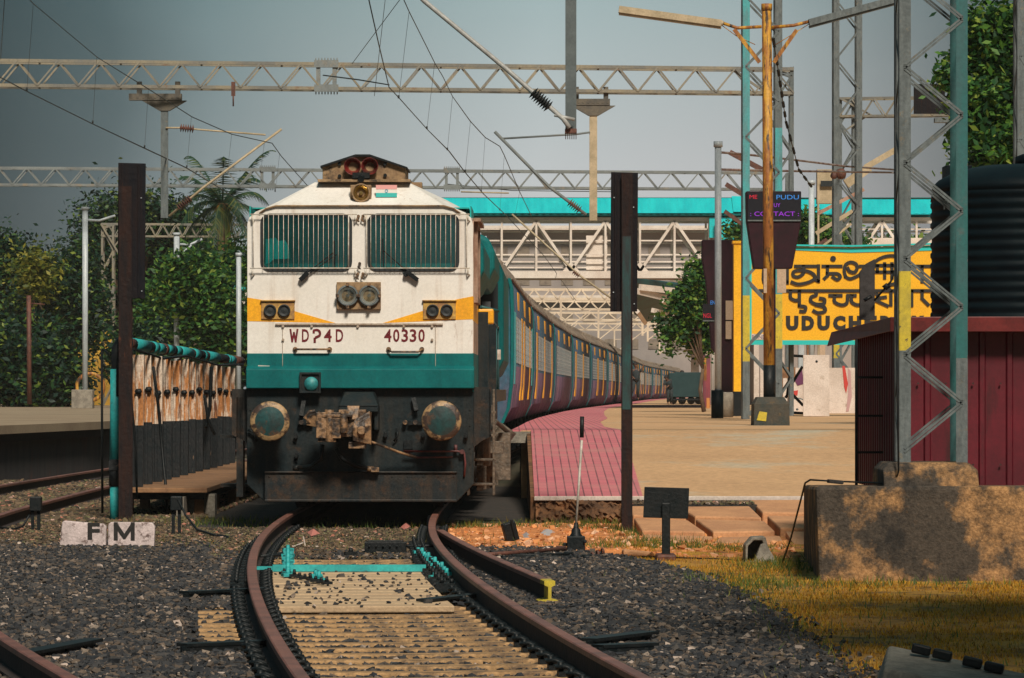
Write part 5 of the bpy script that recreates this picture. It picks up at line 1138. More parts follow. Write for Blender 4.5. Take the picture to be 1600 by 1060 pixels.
# yellow pole with double arm tube lights
def poletubes(name, label, px, d, ztop_py, m, rpx, arms, base=None, group='lamp posts on the platforms'):
    p = W(px, ztop_py, d); r = rpx / S(d) / 2
    t_ = thing(name, label, 'lamp post', (p.x, d, .86), 0, group)
    return t_, p, r
t_, p, r = poletubes('lamp_post', 'thick yellow rusty pole with two tube light arms, on a dark concrete base', 1198, 76, 8, M_polewood, 16, ())
b = MB(); b.cyl((p.x + .045, 76, 1.3), (p.x, 76, p.z), r * 1.08, r * .95, n=20); b.cyl((p.x, 76, p.z - .1), (p.x, 76, p.z + .02), r * 1.08, n=20); b.build('pole', M_polewood, t_)
b = MB(); b.cyl((p.x + .045, 76, 1.28), (p.x + .045, 76, 1.95), r * 1.14, n=20); b.build('dark_foot', M_black, t_)
for sgn, pts, tube, stay in ((-1, [(1190, 42), (1152, 44), (1128, 36)], ((967, 15), (1127, 37)), ((1147, 46), (1187, 98))), (1, [(1206, 43), (1240, 40), (1264, 34)], ((1264, 36), (1405, -2)), ((1245, 47), (1209, 98)))):
    b = MB(); b.tube([W(x, y, 75.9) for x, y in pts], .03, 8); b.beam(W(*stay[0], 75.9), W(*stay[1], 75.9), .07, .05); b.tube([W(tube[0][0] if sgn > 0 else tube[1][0], tube[0][1] + 2 if sgn > 0 else tube[1][1] + 2, 75.9), W(1150 if sgn < 0 else 1235, 56, 75.9), W(1180 if sgn < 0 else 1212, 70, 75.9)], .008, 5); ar = b.build('arm', M_polewood, t_)
    b = MB(); a = W(*tube[0], 75.9); c = W(*tube[1], 75.9); b.beam(a, c, .20, .12, up=(0, 0, 1)) ; b.beam(a + Vector((0, 0, -.08)), c + Vector((0, 0, -.08)), .12, .04, up=(0, 0, 1)); b.cyl(a.lerp(c, .97) + Vector((0, 0, .02)), c + (c - a) * .02, .05, n=8) if sgn < 0 else b.cyl(a, a.lerp(c, .03), .05, n=8)
    b.build('tube_light', M_creamY if sgn < 0 else M_mast, ar)
b = MB(); x0 = (1177 - 800) / S(75.7); x1 = (1233 - 800) / S(75.7); b.loft([[(x0, 75.5, .80), (x1, 75.5, .80), (x1, 76.5, .80), (x0, 76.5, .80)], [(x0 + .01, 75.52, 1.24), (x1 - .01, 75.52, 1.24), (x1 - .01, 76.5, 1.24), (x0 + .01, 76.5, 1.24)], [(x0 + .08, 75.6, 1.37), (x1 - .1, 75.6, 1.37), (x1 - .1, 76.4, 1.37), (x0 + .08, 76.4, 1.37)]])
b.build('base', mat('pole_base', (.035, .045, .042), (.07, .06, .045), rough=.9, scale=3, rust=(.12, .08, .04), rlo=.6, rhi=.66, rscale=4, bump=.5, bscale=14), t_)
b = MB(); b.poly([[(x0 + .05, .95), (x0 + .22, .93), (x0 + .24, 1.09), (x0 + .1, 1.11)]], 75.495, 75.52); b.build('yellow_patch', M_mastY, t_)
for x0_, x1_, y0_, y1_ in ((1178, 1190, 560, 435),): pass
for px0, px1, py0, py1, nm in ((1193, 1198, 458, 420, 'a'), (1214, 1228, 458, 421, 'b')):
    b = MB(); b.box((px0 - 800) / S(75.6), (px1 - 800) / S(75.6), 75.55, 75.62, z1_(py0, 75.6), z1_(py1, 75.6)); b.build('switch_box', M_peach, t_)
# tube lights further back on the next post
def tubes(px, py0, w, label, d, tubeset, basez=.86):
    p = W(px, py0, d); t_ = thing('lamp_post', label, 'lamp post', (p.x, d, basez), 0, 'lamp posts on the platforms')
    b = MB(); r = w / S(d) / 2; b.cyl((p.x, d, basez), (p.x, d, p.z), r, r, n=16); b.cyl((p.x, d, p.z - .03), (p.x, d, p.z + .10), r * 1.35, n=16); b.build('pole', M_galv, t_)
    for a, c, m, wd in tubeset:
        b = MB(); A = W(*a, d - .1); Cc = W(*c, d - .1); b.beam(A, Cc, wd, wd * .7); b.build('tube_light', m, t_)
    return t_
tubes(1122, 228, 10.5, 'tall galvanised lamp post left of the display board', 95, [])
tubes(1268, 287, 9, 'galvanised lamp post behind the sign with several slanting tube lights', 130, [((1140, 238), (1192, 266), M_rust, .16), ((1134, 288), (1170, 310), M_rust, .14), ((1132, 330), (1162, 352), M_rust, .12), ((1352, 262), (1400, 234), M_creamY, .18), ((1322, 288), (1358, 262), M_creamY, .28), ((1278, 334), (1350, 296), mat('rusty_tube', (.45, .28, .2), (.3, .15, .1), rough=.6, scale=4), .11), ((1275, 365), (1332, 330), M_creamY, .12), ((1275, 385), (1292, 374), M_rust, .1), ((1240, 420), (1330, 350), M_creamY, .07)])
b = MB()
for pts in ([(1120, 238, 95), (1160, 241, 100), (1240, 250, 110), (1320, 260, 120), (1405, 266, 125)], [(1120, 265, 95), (1200, 267, 105), (1405, 270, 125)]): b.tube([W(*p) for p in pts], .03, 6)
tag(b.build('cable_pipe', mat('cable_brown', (.16, .08, .07), (.3, .25, .22), rough=.7, scale=2)), 'pair of brown cables strung between the masts above the sign', 'cable')
b = MB(); p = W(1314, 272, 118); b.lathe([(.03, -.15), (.14, -.1), (.16, 0), (.14, .1), (.03, .15)], p, (1, 0, .2), 10); b.lathe([(.03, -.1), (.1, -.05), (.1, .05), (.03, .1)], p + Vector((-.2, 0, -.05)), (1, 0, .2), 10)
tag(b.build('loudspeaker', M_rust), 'small rusty loudspeaker hanging on the cables above the sign', 'loudspeaker')
# ================================================================ STATION SIGN
DS = 104
def SX(px): return (px - 800) / S(DS)
def SZ(py): return H - (py - HOR) / S(DS)
def SP(pts): return [(SX(a), SZ(b)) for a, b in pts]
sg = thing('station_sign', 'large yellow station name board with black lettering in three scripts and a teal border', 'sign', (SX(1480), DS, .86))
q = MB(); top = [(1148, 385), (1330, 388), (1480, 384), (1830, 390)]
q.poly([SP([(1150, 535), (1150, 392), (1165, 384.5), (1330, 387), (1480, 383), (1830, 388), (1830, 535)])], DS, DS + .12); q.build('board', M_signY, sg)
q = MB(); q.poly([SP([(1169, 392), (1169, 386), (1330, 388.5), (1480, 384), (1830, 389), (1830, 396), (1480, 391), (1330, 395), (1240, 391)])], DS - .02, DS + .1); q.poly([SP([(1169, 539), (1169, 532), (1830, 532), (1830, 539)])], DS - .02, DS + .13); q.poly([SP([(1169, 532.2), (1169, 392), (1174.5, 392), (1174.5, 532.2)])], DS - .018, DS + .1)
q.build('teal_border', M_signT, sg)
q = MB(); q.poly([SP([(1168.5, 384), (1330, 386), (1480, 382), (1830, 387), (1830, 384.5), (1480, 379.5), (1330, 383.5), (1168.5, 381.5)])], DS - .1, DS + .2); q.build('coping', M_signT, sg)
q = MB(); q.box(SX(1146), SX(1168), DS - .16, DS + .3, SZ(612), SZ(379)); q.box(SX(1144), SX(1170), DS - .2, DS + .34, SZ(381), SZ(377)); q.build('pillar', M_signY, sg)
q = MB(); q.box(SX(1146), SX(1168), DS - .16, DS + .3, .86, SZ(612)); q.build('pillar_foot', M_black, sg)
q = MB(); q.box(SX(1790), SX(1812), DS - .1, DS + .3, .86, SZ(536)); q.build('pillar', M_signY, sg)
def CR(pts): return [(SX(1080 + a / 3.077), SZ(220 + b / 3.077)) for a, b in pts]
lw = 15.5 / 3.077 / S(DS)
strokes_ta = [[(350, 605), (350, 680), (395, 680), (395, 605)], [(395, 680), (462, 680)], [(462, 618), (462, 686)],
 [(500, 604), (600, 604)], [(540, 604), (540, 636), (515, 655), (492, 650), (492, 632), (515, 624), (560, 628), (590, 645), (592, 665), (560, 682), (515, 690), (483, 680)], [(612, 600), (612, 678)], [(592, 668), (612, 676)],
 [(632, 604), (722, 604)], [(655, 604), (655, 650), (640, 664)], [(652, 640), (700, 640), (716, 654), (702, 668), (680, 655)],
 [(742, 655), (736, 625), (742, 598), (765, 585), (790, 592), (798, 612), (785, 632), (762, 628), (752, 612)], [(742, 655), (765, 664), (800, 650), (830, 630)],
 [(812, 604), (880, 604)], [(880, 585), (905, 568), (940, 556), (980, 556), (998, 580)], [(865, 632), (1000, 632)], [(930, 590), (930, 662)], [(965, 590), (965, 662)], [(885, 600), (1000, 600)], [(895, 600), (895, 632)],
 [(1060, 604), (1210, 604)], [(1110, 604), (1110, 680)], [(1160, 604), (1160, 660), (1200, 680)]]
q = MB()
for s_ in strokes_ta: q.stroke(CR(s_), lw, DS - .025, DS + .01)
q.poly([[(SX(1080 + 682 / 3.077) + lw * .9 * math.cos(a * .524), SZ(220 + 568 / 3.077) + lw * .9 * math.sin(a * .524)) for a in range(12)]], DS - .025, DS + .01)
q.build('tamil_lettering', M_signB, sg)
strokes_hi = [[(330, 722), (1250, 722)], [(478, 722), (478, 755), (500, 768), (515, 765)], [(520, 722), (520, 795)], [(520, 795), (548, 800), (545, 820), (525, 820)],
 [(600, 722), (600, 742), (578, 752), (576, 772), (600, 786), (636, 784), (640, 764), (620, 758)], [(600, 790), (638, 800), (642, 820), (610, 828), (588, 818)],
 [(665, 745), (722, 745)], [(690, 745), (690, 775), (722, 790), (748, 780), (752, 745)], [(752, 745), (790, 745)], [(772, 745), (772, 775), (800, 790), (830, 780)], [(838, 722), (838, 795)],
 [(890, 735), (905, 757), (935, 752)], [(905, 757), (890, 770), (945, 795)], [(960, 722), (960, 792)], [(960, 722), (945, 700), (985, 690), (1000, 722)], [(1000, 722), (1000, 792)], [(1060, 722), (1060, 795)], [(1110, 722), (1110, 760), (1140, 790)]]
q = MB()
for s_ in strokes_hi: q.stroke(CR(s_), lw * 1.02, DS - .03, DS + .01)
q.build('hindi_lettering', M_signB, sg)
z0s = SZ(220 + 912 / 3.077); z1s = SZ(220 + 842 / 3.077)
for i, ch in enumerate('PUDUCHERRY'):
    a = 400 + 76 * i - (22 if i > 2 else 0) * 0; text_mesh('english_letter', ch, M_signB, sg, SX(1080 + (380 + 75.5 * i) / 3.077), SX(1080 + (380 + 75.5 * i + 60) / 3.077), z0s, z1s, DS - .02, .03, bold=.075)
q = MB(); q.box(SX(1174), SX(1204), DS - .02, DS, SZ(531), SZ(522)); pn = q.build('note_plate', M_whitewash, sg)
text_mesh('note_lettering', 'PONDI', M_mauve, pn, SX(1175), SX(1198), SZ(530), SZ(524), DS - .025, .004)
# brackets in front of mast
# ================================================================ DISPLAY BOARDS
def display(label, poly, d, scr, lines, side=False):
    dd = thing('display_board', label, 'display board', (W(poly[0][0], 0, d).x, d, .86), 0, 'dark display boards')
    q = MB(); q.poly([[(W(a, b_, d).x, W(a, b_, d).z) for a, b_ in poly]], d, d + .5); q.build('cabinet', M_led, dd, bevel=.02)
    q = MB(); a = W(scr[0], scr[2], d); c = W(scr[1], scr[3], d); q.box(a.x, c.x, d - .03, d, c.z, a.z); s_ = q.build('screen', M_ledscr, dd)
    q = MB(); q.box(a.x, c.x, d - .035, d, c.z - .04, c.z - .01); q.build('screen_sill', M_mast, dd)
    for body, x0, x1, y0, y1, m in lines: text_mesh('led_text', body, m, s_, W(x0, 0, d).x, W(x1, 0, d).x, W(0, y1, d).z, W(0, y0, d).z, d - .04, .008, bold=.0)
    return dd
dd = display('dark display board with red and blue letters behind the yellow pole', [(1166, 299), (1252, 299), (1252, 345), (1238, 420), (1178, 420), (1167, 345)], 86, (1168, 1251, 301, 343),
    [('ME', 1171, 1183, 305, 311, M_ledR), ('PUDU', 1213, 1248, 305, 312, M_ledB), ('UY', 1209, 1219, 318, 324, M_ledP), (': CONTACT :', 1172, 1248, 331, 338, M_ledP)])
# rows of pixels across the words read as LED dots from afar: fine dark slots
q = MB(); p = W(1205, 420, 86.2); q.cyl((p.x, 86.3, .86), (p.x, 86.3, p.z + .1), .10, n=12); q.build('post', M_led, dd)
d2 = display('dark maroon display column left of the yellow sign, seen edge on', [(1097, 375), (1149, 375), (1149, 612), (1146, 614), (1126, 614), (1126, 560), (1112, 545), (1103, 440), (1097, 405)], 108, (1098, 1120, 475, 500), [('NGL', 1099, 1112, 490, 497, M_ledR), ('EN', 1110, 1117, 470, 476, M_ledB)])
q = MB(); q.box(W(1126, 0, 108.2).x, W(1147, 0, 108.2).x, 108.02, 108.4, .86, W(0, 610, 108).z); q.build('column', M_led, d2)
for py0, py1, px0, px1 in ((500, 470, 1134, 1146), (530, 502, 1134, 1143)):
    q = MB(); q.box(W(px0, 0, 107.9).x, W(px1, 0, 107.9).x, 107.93, 107.99, z1_(py0, 107.9), z1_(py1, 107.9)); q.build('notice', M_peach, d2)
q = MB(); x0 = (1122 - 800) / S(100); x1 = (1145 - 800) / S(100); q.lathe([(.0, .6), (.17, .6), (.19, .56), (.185, 0), (0, 0)], ((x0 + x1) / 2, 100, .855), (0, 0, 1), 16)
tag(q.build('concrete_stump', M_conc), 'round brown concrete stump at the foot of the galvanised lamp post', 'stump')
q = MB(); p = W(1117, 640, 94.5); q.cyl((p.x + .08, 95, .86), (p.x + .08, 95, 1.5), .14, n=14); tag(q.build('post_collar', M_tank), 'black and white painted collar around the galvanised lamp post foot', 'post collar')
# ================================================================ CONCRETE BLOCK, SHED, TANKS
q = MB(); q.loft([[(2.76, 37.4, -.3), (9, 37.4, -.3), (9, 37.42, .62), (2.73, 37.42, .62)], [(3.03, 43.2, -.3), (9, 43.2, -.3), (9, 43.2, .50), (3.03, 43.2, .50)]])
blk = q.build('retaining_block', M_concblk, bevel=.035); tag(blk, 'large stained concrete block at the right with peeling plaster', 'concrete block')
sh = thing('shed', 'maroon corrugated metal shed with a flat overhanging roof', 'shed', (3.9, 41, .4))
def corr(q, p0, p1, z0, z1, pitch, dep, normal):
    p0 = Vector(p0); p1 = Vector(p1); n = Vector(normal); L = (p1 - p0).length; d = (p1 - p0).normalized(); pts = []; s = 0
    while s < L:
        for ds, o in ((0, 0), (pitch * .72, 0), (pitch * .78, dep), (pitch * .94, dep)):
            if s + ds <= L: pts.append(p0 + d * (s + ds) + n * o)
        s += pitch
    pts.append(p1); n_ = len(pts)
    q.add([(p.x, p.y, z0) for p in pts] + [(p.x, p.y, z1) for p in pts], [(i, i + 1, n_ + i + 1, n_ + i) for i in range(n_ - 1)])
q = MB(); corr(q, (3.86, 41, 0), (9.5, 41, 0), .5, 2.09, .27, .028, (0, -1, 0)); q.build('front_wall', M_maroon, sh)
q = MB(); corr(q, (3.86, 46.4, 0), (3.86, 41, 0), .45, 2.09, .27, .028, (-1, 0, 0)); q.build('side_wall', M_maroon, sh)
q = MB(); q.box(3.80, 3.90, 40.95, 41.03, .5, 2.08); q.build('corner_flashing', M_maroon, sh)
q = MB(); q.loft([[(3.72, 40.72, 2.12), (9.6, 40.72, 2.12), (9.6, 40.72, 2.20), (3.72, 40.72, 2.20)], [(3.64, 46.9, 2.06), (9.6, 46.9, 2.06), (9.6, 46.9, 2.15), (3.64, 46.9, 2.15)]])
q.loft([[(3.70, 40.715, 2.055), (9.6, 40.715, 2.055), (9.6, 40.70, 2.215), (3.70, 40.70, 2.20)], [(3.70, 40.735, 2.055), (9.6, 40.735, 2.055), (9.6, 40.735, 2.215), (3.70, 40.735, 2.20)]])
q.loft([[(3.70, 40.72, 2.06), (3.71, 40.72, 2.20)] + [(3.725, 40.72, 2.20), (3.715, 40.72, 2.06)], [(3.55, 46.9, 1.98), (3.60, 46.9, 2.14)] + [(3.615, 46.9, 2.14), (3.565, 46.9, 1.98)]]); q.build('roof', M_maroon2, sh, bevel=.006)
q = MB()
for k in range(18):
    for z in (.75, 1.55): q.cyl((4.0 + k * .27, 40.97, z), (4.0 + k * .27, 40.95, z), .010, n=6)
q.build('rivet_row', M_railweb, sh)
lad = thing('ladder', 'thin black ladder leaning upright left of the maroon shed', 'ladder', ((1338 - 800) / S(43), 43, .45))
q = MB(); xa = (1338 - 800) / S(43); 
q.box(xa - .014, xa + .014, 42.98, 43.01, .45, H + 82 / S(43)); q.box(xa + .36, xa + .385, 42.98, 43.01, .45, H + 82 / S(43)); q.build('rail', M_black, lad)
for py in (590, 650, 707): q = MB(); z = H - (py - HOR) / S(43); q.box(xa + .014, xa + .36, 42.985, 43.005, z - .012, z + .012); q.build('rung', M_black, lad)
def tank(cx, cy, r, z0, h, label, n=13):
    t_ = thing('water_tank', label, 'water tank', (cx, cy, z0), 0, 'black water tanks on the shed')
    prof = [(0, 0), (r * .985, 0)]; hb = h * .80
    for k in range(n):
        a = z = hb * k / n; b_ = hb / n; prof += [(r * .985, a + b_ * .05), (r * .985, a + b_ * .25), (r, a + b_ * .42), (r, a + b_ * .78), (r * .985, a + b_ * .95)]
    prof += [(r, hb), (r * .99, hb + .06), (r * .93, hb + h * .07), (r * .75, hb + h * .125), (r * .5, hb + h * .155), (r * .24, hb + h * .165), (0, hb + h * .165)]
    b = MB(); b.lathe(prof, (cx, cy, z0), (0, 0, 1), 72); bd = b.build('body', M_tank, t_)
    b = MB(); b.lathe([(0, 0), (.25, 0), (.27, .02), (.27, .09), (.2, .12), (0, .125)], (cx + .1, cy - .1, z0 + h * .955), (0, 0, 1), 28); b.build('lid', M_tank, t_)
    return t_
tk = tank(5.36, 43.0, 1.02, 2.155, 1.72, 'black ribbed water tank with small white lettering on the shed roof')
tl = text_mesh('tank_lettering', 'Re', mat('white_print', (.26, .30, .29), rough=.6), tk, (1470 - 800) / S(42.85), (1486 - 800) / S(42.85), z1_(329, 42.75), z1_(314, 42.75), 42.69, .02, bold=.01)
for v_ in tl.data.vertices:
    wx_ = v_.co.x + 5.36; v_.co.y = -math.sqrt(max(0, 1.035 ** 2 - (wx_ - 5.36) ** 2)) + (v_.co.y + .31) * .3 if False else -math.sqrt(max(0, 1.035 ** 2 - v_.co.x ** 2))
b = MB(); 
for k in range(0): b.box((1466 + k * 4 - 800) / S(42.8), (1468.4 + k * 4 - 800) / S(42.8), 42.70, 42.72, z1_(290, 42.7), z1_(286.5, 42.7))
tk2 = tank(5.62, 45.7, 1.02, 2.13, 1.78, 'second black water tank half hidden behind the front tank')
q = MB(); q.box(4.62, 4.9, 44.3, 44.7, 2.2, 3.88); q.tube([(4.65, 44.3, 3.9), (4.75, 44.3, 3.97), (4.88, 44.3, 3.9)], .012, 6); tag(q.build('tank_stand', M_tank, bevel=.03), 'dark upright box squeezed between the two water tanks', 'box')
q = MB(); b_ = [(1344, 500), (1344, 425), (1354, 412), (1367, 405), (1367, 492), (1367, 500)]
q.poly([[(W(x, 0, 44.5).x, W(0, y, 44.5).z) for x, y in b_]], 44.5, 44.62); tag(q.build('tar_board', mat('tar_board_sheet', (.016, .014, .014), (.035, .03, .03), rough=.7, scale=4, bump=.3)), 'black weathered upright board on the shed roof in front of the yellow sign', 'board')
q = MB(); q.tube([W(1366, 470, 44.4), W(1392, 440, 44.4), W(1402, 412, 44.4), W(1398, 398, 44.4)], .012, 6); q.tube([W(1350, 470, 44.3), W(1362, 463, 44.3)], .02, 6); q.lathe([(0, -.04), (.05, 0), (0, .04)], W(1385, 448, 44.4), (0, 0, 1), 8); tag(q.build('hanging_cable', M_black), 'thin dark cable curling off the board on the shed roof', 'cable')
# cable over the block
q = MB(); q.tube([gp(1000, 870, -.22), gp(1120, 874, -.23), gp(1222, 881, -.24)], .010, 6); q.tube([gp(1222, 881, -.24), W(1236, 840, 40.5), W(1258, 755, 38.5), W(1266, 750, 37.9), W(1300, 752, 37.9), W(1400, 756, 37.7), W(1404, 735, 37.5), W(1402, 600, 37.6), W(1399, 300, 37.7), W(1399, 20, 37.8)], .009, 6)
tag(q.build('cable', M_black), 'thin black cable running over the ground and up onto the concrete block', 'cable')
q = MB(); q.obox(W(1305, 753, 37.8), (.14, .1, .035), (0, .1, .2)); tag(q.build('stone_weight', M_gravel, bevel=.012), 'small flat dark stone lying on the edge of the concrete block', 'stone')
# ================================================================ THINGS BEHIND THE SIGN
wl_ = MB(); wl_.loft([[(SX(1240), 118, .85), (12, 118, .85), (12, 118, z1_(575, 118)), (SX(1240), 118, z1_(575, 118))], [(SX(1240), 118.3, .85), (12, 118.3, .85), (12, 118.3, z1_(575, 118)), (SX(1240), 118.3, z1_(575, 118))]])
wall_s = wl_.build('painted_wall', M_whitewash); tag(wall_s, 'low whitewashed wall with red and mauve painting below the yellow sign', 'wall')
def WP(pts, d): return [(W(a, b_, d).x, W(a, b_, d).z) for a, b_ in pts]
for pts, m, nm in (([(1316, 572), (1320, 572), (1325, 600), (1322, 615), (1319, 605)], mat('mural_red', (.5, .05, .04), rough=.8), 'red_stroke'), ([(1325, 575), (1329, 580), (1331, 620), (1326, 643), (1322, 643), (1325, 615)], mat('mural_mauve', (.45, .28, .28), rough=.8), 'mauve_stroke'),
                   ([(1239, 590), (1253, 575), (1256, 600), (1246, 603)], mat('mural_purple', (.12, .03, .09), rough=.8), 'purple_patch'), ([(1235, 612), (1247, 610), (1246, 618), (1236, 618)], MATS['mural_red'], 'red_patch')):
    q = MB(); q.poly([WP(pts, 118)], 117.985, 118.01); q.build(nm, m, wall_s)
q = MB(); a = W(1255, 644, 102); c = W(1296, 555, 102); q.box(a.x, c.x, 102, 102.08, .86, c.z); pz = q.build('leaning_slab', M_whitewash, bevel=.01); tag(pz, 'white upright panel with a small hole leaning below the sign', 'panel')
q = MB(); q.lathe([(0, 0), (.03, 0), (.03, .01)], W(1276, 565, 101.99), (0, 1, 0), 10); q.build('hole', M_black, pz)
q = MB()
for p0, p1 in (((1238, 556), (1230, 618)), ((1237, 556), (1255, 557)), ((1254, 573), (1236, 602)), ((1234, 612), (1255, 634)), ((1236, 645), (1256, 646)), ((1230, 618), (1227, 622))): q.beam(W(*p0, 107), W(*p1, 107), .07, .05)
tag(q.build('black_frame', M_black), 'bent black steel frame left of the white panel', 'frame')
q = MB(); p = W(1246, 640, 109); q.lathe([(.28, -.02), (.31, 0), (.28, .02)], p, (.2, 1, 0), 20); q.cyl(p, p + Vector((0, .2, 0)), .03, n=8)
tag(q.build('wheel', M_mast), 'thin metal wheel lying behind the pole base', 'wheel')
q = MB(); a = W(1212, 591, 112); c = W(1243, 574, 112); q.box(a.x, c.x, 112, 112.4, a.z, c.z); q.box(a.x + .1, a.x + .2, 112, 112.3, .86, a.z); q.box(c.x - .2, c.x - .1, 112, 112.3, .86, a.z); tag(q.build('wooden_bench', M_wood), 'brown wooden bench behind the yellow pole', 'bench')
k = 0
for px, w, col, lab in ((1182, 8, M_whitewash, 'white'), (1212, 7, M_peach, 'peach'), (1222, 6, M_whitewash, 'second white'), (1252, 9, M_galv, 'grey'), (1265, 8, M_wood, 'brown'), (1285, 9, M_peach, 'last peach')):
    q = MB(); a = W(px - w / 2, 0, 140); c = W(px + w / 2, 0, 140); q.box(a.x, c.x, 140, 140.3, .86, 3.2 + .1 * k); k += 1
    tag(q.build('shelter_post', col), '%s post of the shelter seen below the yellow sign' % lab, 'post')
# station building at the back right
sb = thing('station_building', 'long pale station building behind the sign with flat roofs', 'building', (20, 190, .86))
q = MB(); q.box(W(1180, 0, 190).x, 45, 190, 200, .86, z1_(455, 190)); q.build('wall', M_fargrey, sb)
q = MB(); q.box(W(1175, 0, 188).x, 46, 187, 201, z1_(398, 188), z1_(390, 188)); q.box(W(1240, 0, 186).x, 46, 186, 187, z1_(384, 186), z1_(372, 186)); q.build('roof', M_whiteS, sb)
q = MB(); q.box(W(1240, 0, 190).x, 45, 190.5, 199, z1_(455, 190), z1_(392, 190)); q.build('upper_wall', M_peach, sb)
for px in (1385, 1330, 1275): q = MB(); a = W(px, 0, 189.9).x; q.box(a, a + 1.6, 189.85, 190, z1_(450, 190), z1_(415, 190)); q.build('window', M_dark, sb)
# cream telephone exchange box tower piece
q = MB(); a = W(1277, 318, 135); c = W(1303, 265, 135); q.box(a.x, c.x, 135, 135.5, a.z, c.z); q.box(a.x, a.x + .06, 134.9, 135, .86, a.z); q.box(c.x - .06, c.x, 134.9, 135, .86, a.z); cb = q.build('cream_cabinet', M_creamY); tag(cb, 'small cream cabinet with dark louvre on thin legs above the sign', 'cabinet')
q = MB(); q.box(a.x + .1, c.x - .05, 134.88, 134.9, z1_(292, 135), z1_(283, 135)); q.build('louvre', M_dark, cb)
# ================================================================ FOOTBRIDGE
DB = 200
fb = thing('footbridge', 'white steel footbridge with cyan corrugated roof crossing over the train', 'footbridge', (W(900, 0, DB).x, DB, 0))
def zb(py): return z1_(py, DB)
xa = W(600, 0, DB).x; xb = W(1470, 0, DB).x
q = MB(); n = 170; pts = []
def roofsheet(q, x0, x1, py_t, py_b, d0, d1):
    n = int((x1 - x0) / .17); vs = []
    for i in range(n + 1):
        x = x0 + (x1 - x0) * i / n; o = .05 * (i % 2); vs += [(x, d0 - o, zb(py_b)), (x, d1 - o, zb(py_t))]
    q.add(vs, [(2 * i, 2 * i + 1, 2 * i + 3, 2 * i + 2) for i in range(n)])
roofsheet(q, xa, W(1145, 0, DB).x, 308, 334, DB - .5, DB + 1.2); roofsheet(q, W(1238, 0, DB).x, xb, 310, 336, DB - .5, DB + 1.2); roofsheet(q, W(1145, 0, DB).x, W(1238, 0, DB).x, 305, 332, DB - .5, DB + 1.2)
q.build('roof', M_cyanroof, fb)
q = MB(); q.box(xa, xb, DB - .45, DB - .35, zb(337.5), zb(334.5)); q.box(xa, xb, DB + 1.2, DB + 4, zb(308), zb(307)); q.box(xa, xb, DB + 3.9, DB + 4, zb(335), zb(308)); q.build('gutter', M_teal, fb)
q = MB()
for dy in (0, 3.4):
    q.box(xa, xb, DB + dy - .1, DB + dy + .1, zb(345), zb(340)); q.box(xa, xb, DB + dy - .15, DB + dy + .15, zb(435), zb(424))
    for py in (357, 375, 397, 408): q.box(xa, xb, DB + dy + .12, DB + dy + .16, zb(py + 2.2), zb(py))
    q.box(xa, xb, DB + dy + .12, DB + dy + .16, zb(419), zb(417))
    px = 622; k = 0
    while px < 1460:
        x = W(px, 0, DB).x; q.box(x - .05, x + .05, DB + dy - .08, DB + dy + .08, zb(424), zb(344))
        x2 = W(px + 54, 0, DB).x
        a, c = (345, 424) if k % 2 == 0 else (424, 345)
        q.beam((x, DB + dy - .05, zb(a)), (x2, DB + dy - .05, zb(c)), .13, .1)
        if k % 2: q.poly([[(x - .4, zb(424)), (x + .4, zb(424)), (x + .1, zb(412)), (x - .1, zb(412))]], DB + dy - .1, DB + dy - .06)
        px += 54; k += 1
q.box(xa, xb, DB, DB + 3.4, zb(431), zb(427))
q.build('truss', M_whiteS, fb)
q = MB(); q.box(W(916, 0, DB).x, W(949, 0, DB).x, DB + .3, DB + .34, zb(424), zb(368)); q.build('white_sheet', M_whiteS, fb)
q = MB(); q.box(W(1108, 0, DB).x, W(1150, 0, DB).x, DB - .3, DB - .1, zb(372), zb(340)); q.box(W(1117, 0, DB).x, W(1160, 0, DB).x, DB - .8, DB - .6, zb(376), zb(344)); q.build('cyan_cladding', M_cyanroof, fb)
for px in (1118, 1150, 1330, 1400):
    for dy in (0, 3): q = MB(); x = W(px, 0, DB).x; q.box(x - .18, x + .18, DB + dy, DB + dy + .4, -.2, zb(424)); q.build('column', M_whiteS, fb)
# shelter roof, dark teal underside with pale beams, in front of the small tree
DC = 150
cn = thing('platform_shelter', 'dark teal platform shelter roof with pale beams behind the dark post', 'shelter', (W(1040, 0, DC).x, DC, .86))
q = MB(); P3 = lambda x, y, d: tuple(W(x, y, d))
q.loft([[P3(985, 434, DC), P3(1085, 448, DC + 12), P3(1085, 456, DC + 12), P3(985, 441, DC)], [P3(985, 434, DC + 3), P3(1100, 446, DC + 16), P3(1100, 454, DC + 16), P3(985, 441, DC + 3)]])
q.add([P3(985, 440, DC), P3(1085, 455, DC + 12), P3(1080, 490, DC + 30), P3(1010, 503, DC + 22), P3(990, 490, DC + 10)], [(0, 1, 2, 3, 4)]); q.add([P3(985, 440.5, DC + .4), P3(1085, 455.5, DC + 12.4), P3(1080, 490.5, DC + 30.4), P3(1010, 503.5, DC + 22.4), P3(990, 490.5, DC + 10.4)], [(4, 3, 2, 1, 0)])
q.build('roof', mat('shelter_teal', (.01, .09, .09), (.012, .05, .055), rough=.6, scale=1), cn)
q = MB()
for p0, p1, w in (((1000, 449), (1080, 458), .22), ((995, 455), (1065, 472), .22), ((1020, 485), (1060, 495), .16), ((1025, 493), (1050, 500), .14), ((996, 487), (1008, 505), .14), ((1036, 470), (1050, 503), .12)): q.beam(W(*p0, DC - .3), W(*p1, DC + 2), w, .12)
q.build('beams', M_whiteS, cn)
for px in (1083, 1089): q = MB(); x = W(px, 0, 205).x; q.box(x - .10, x + .10, 205, 205.2, .86, z1_(520, 205)); q.build('post', M_whiteS, cn)
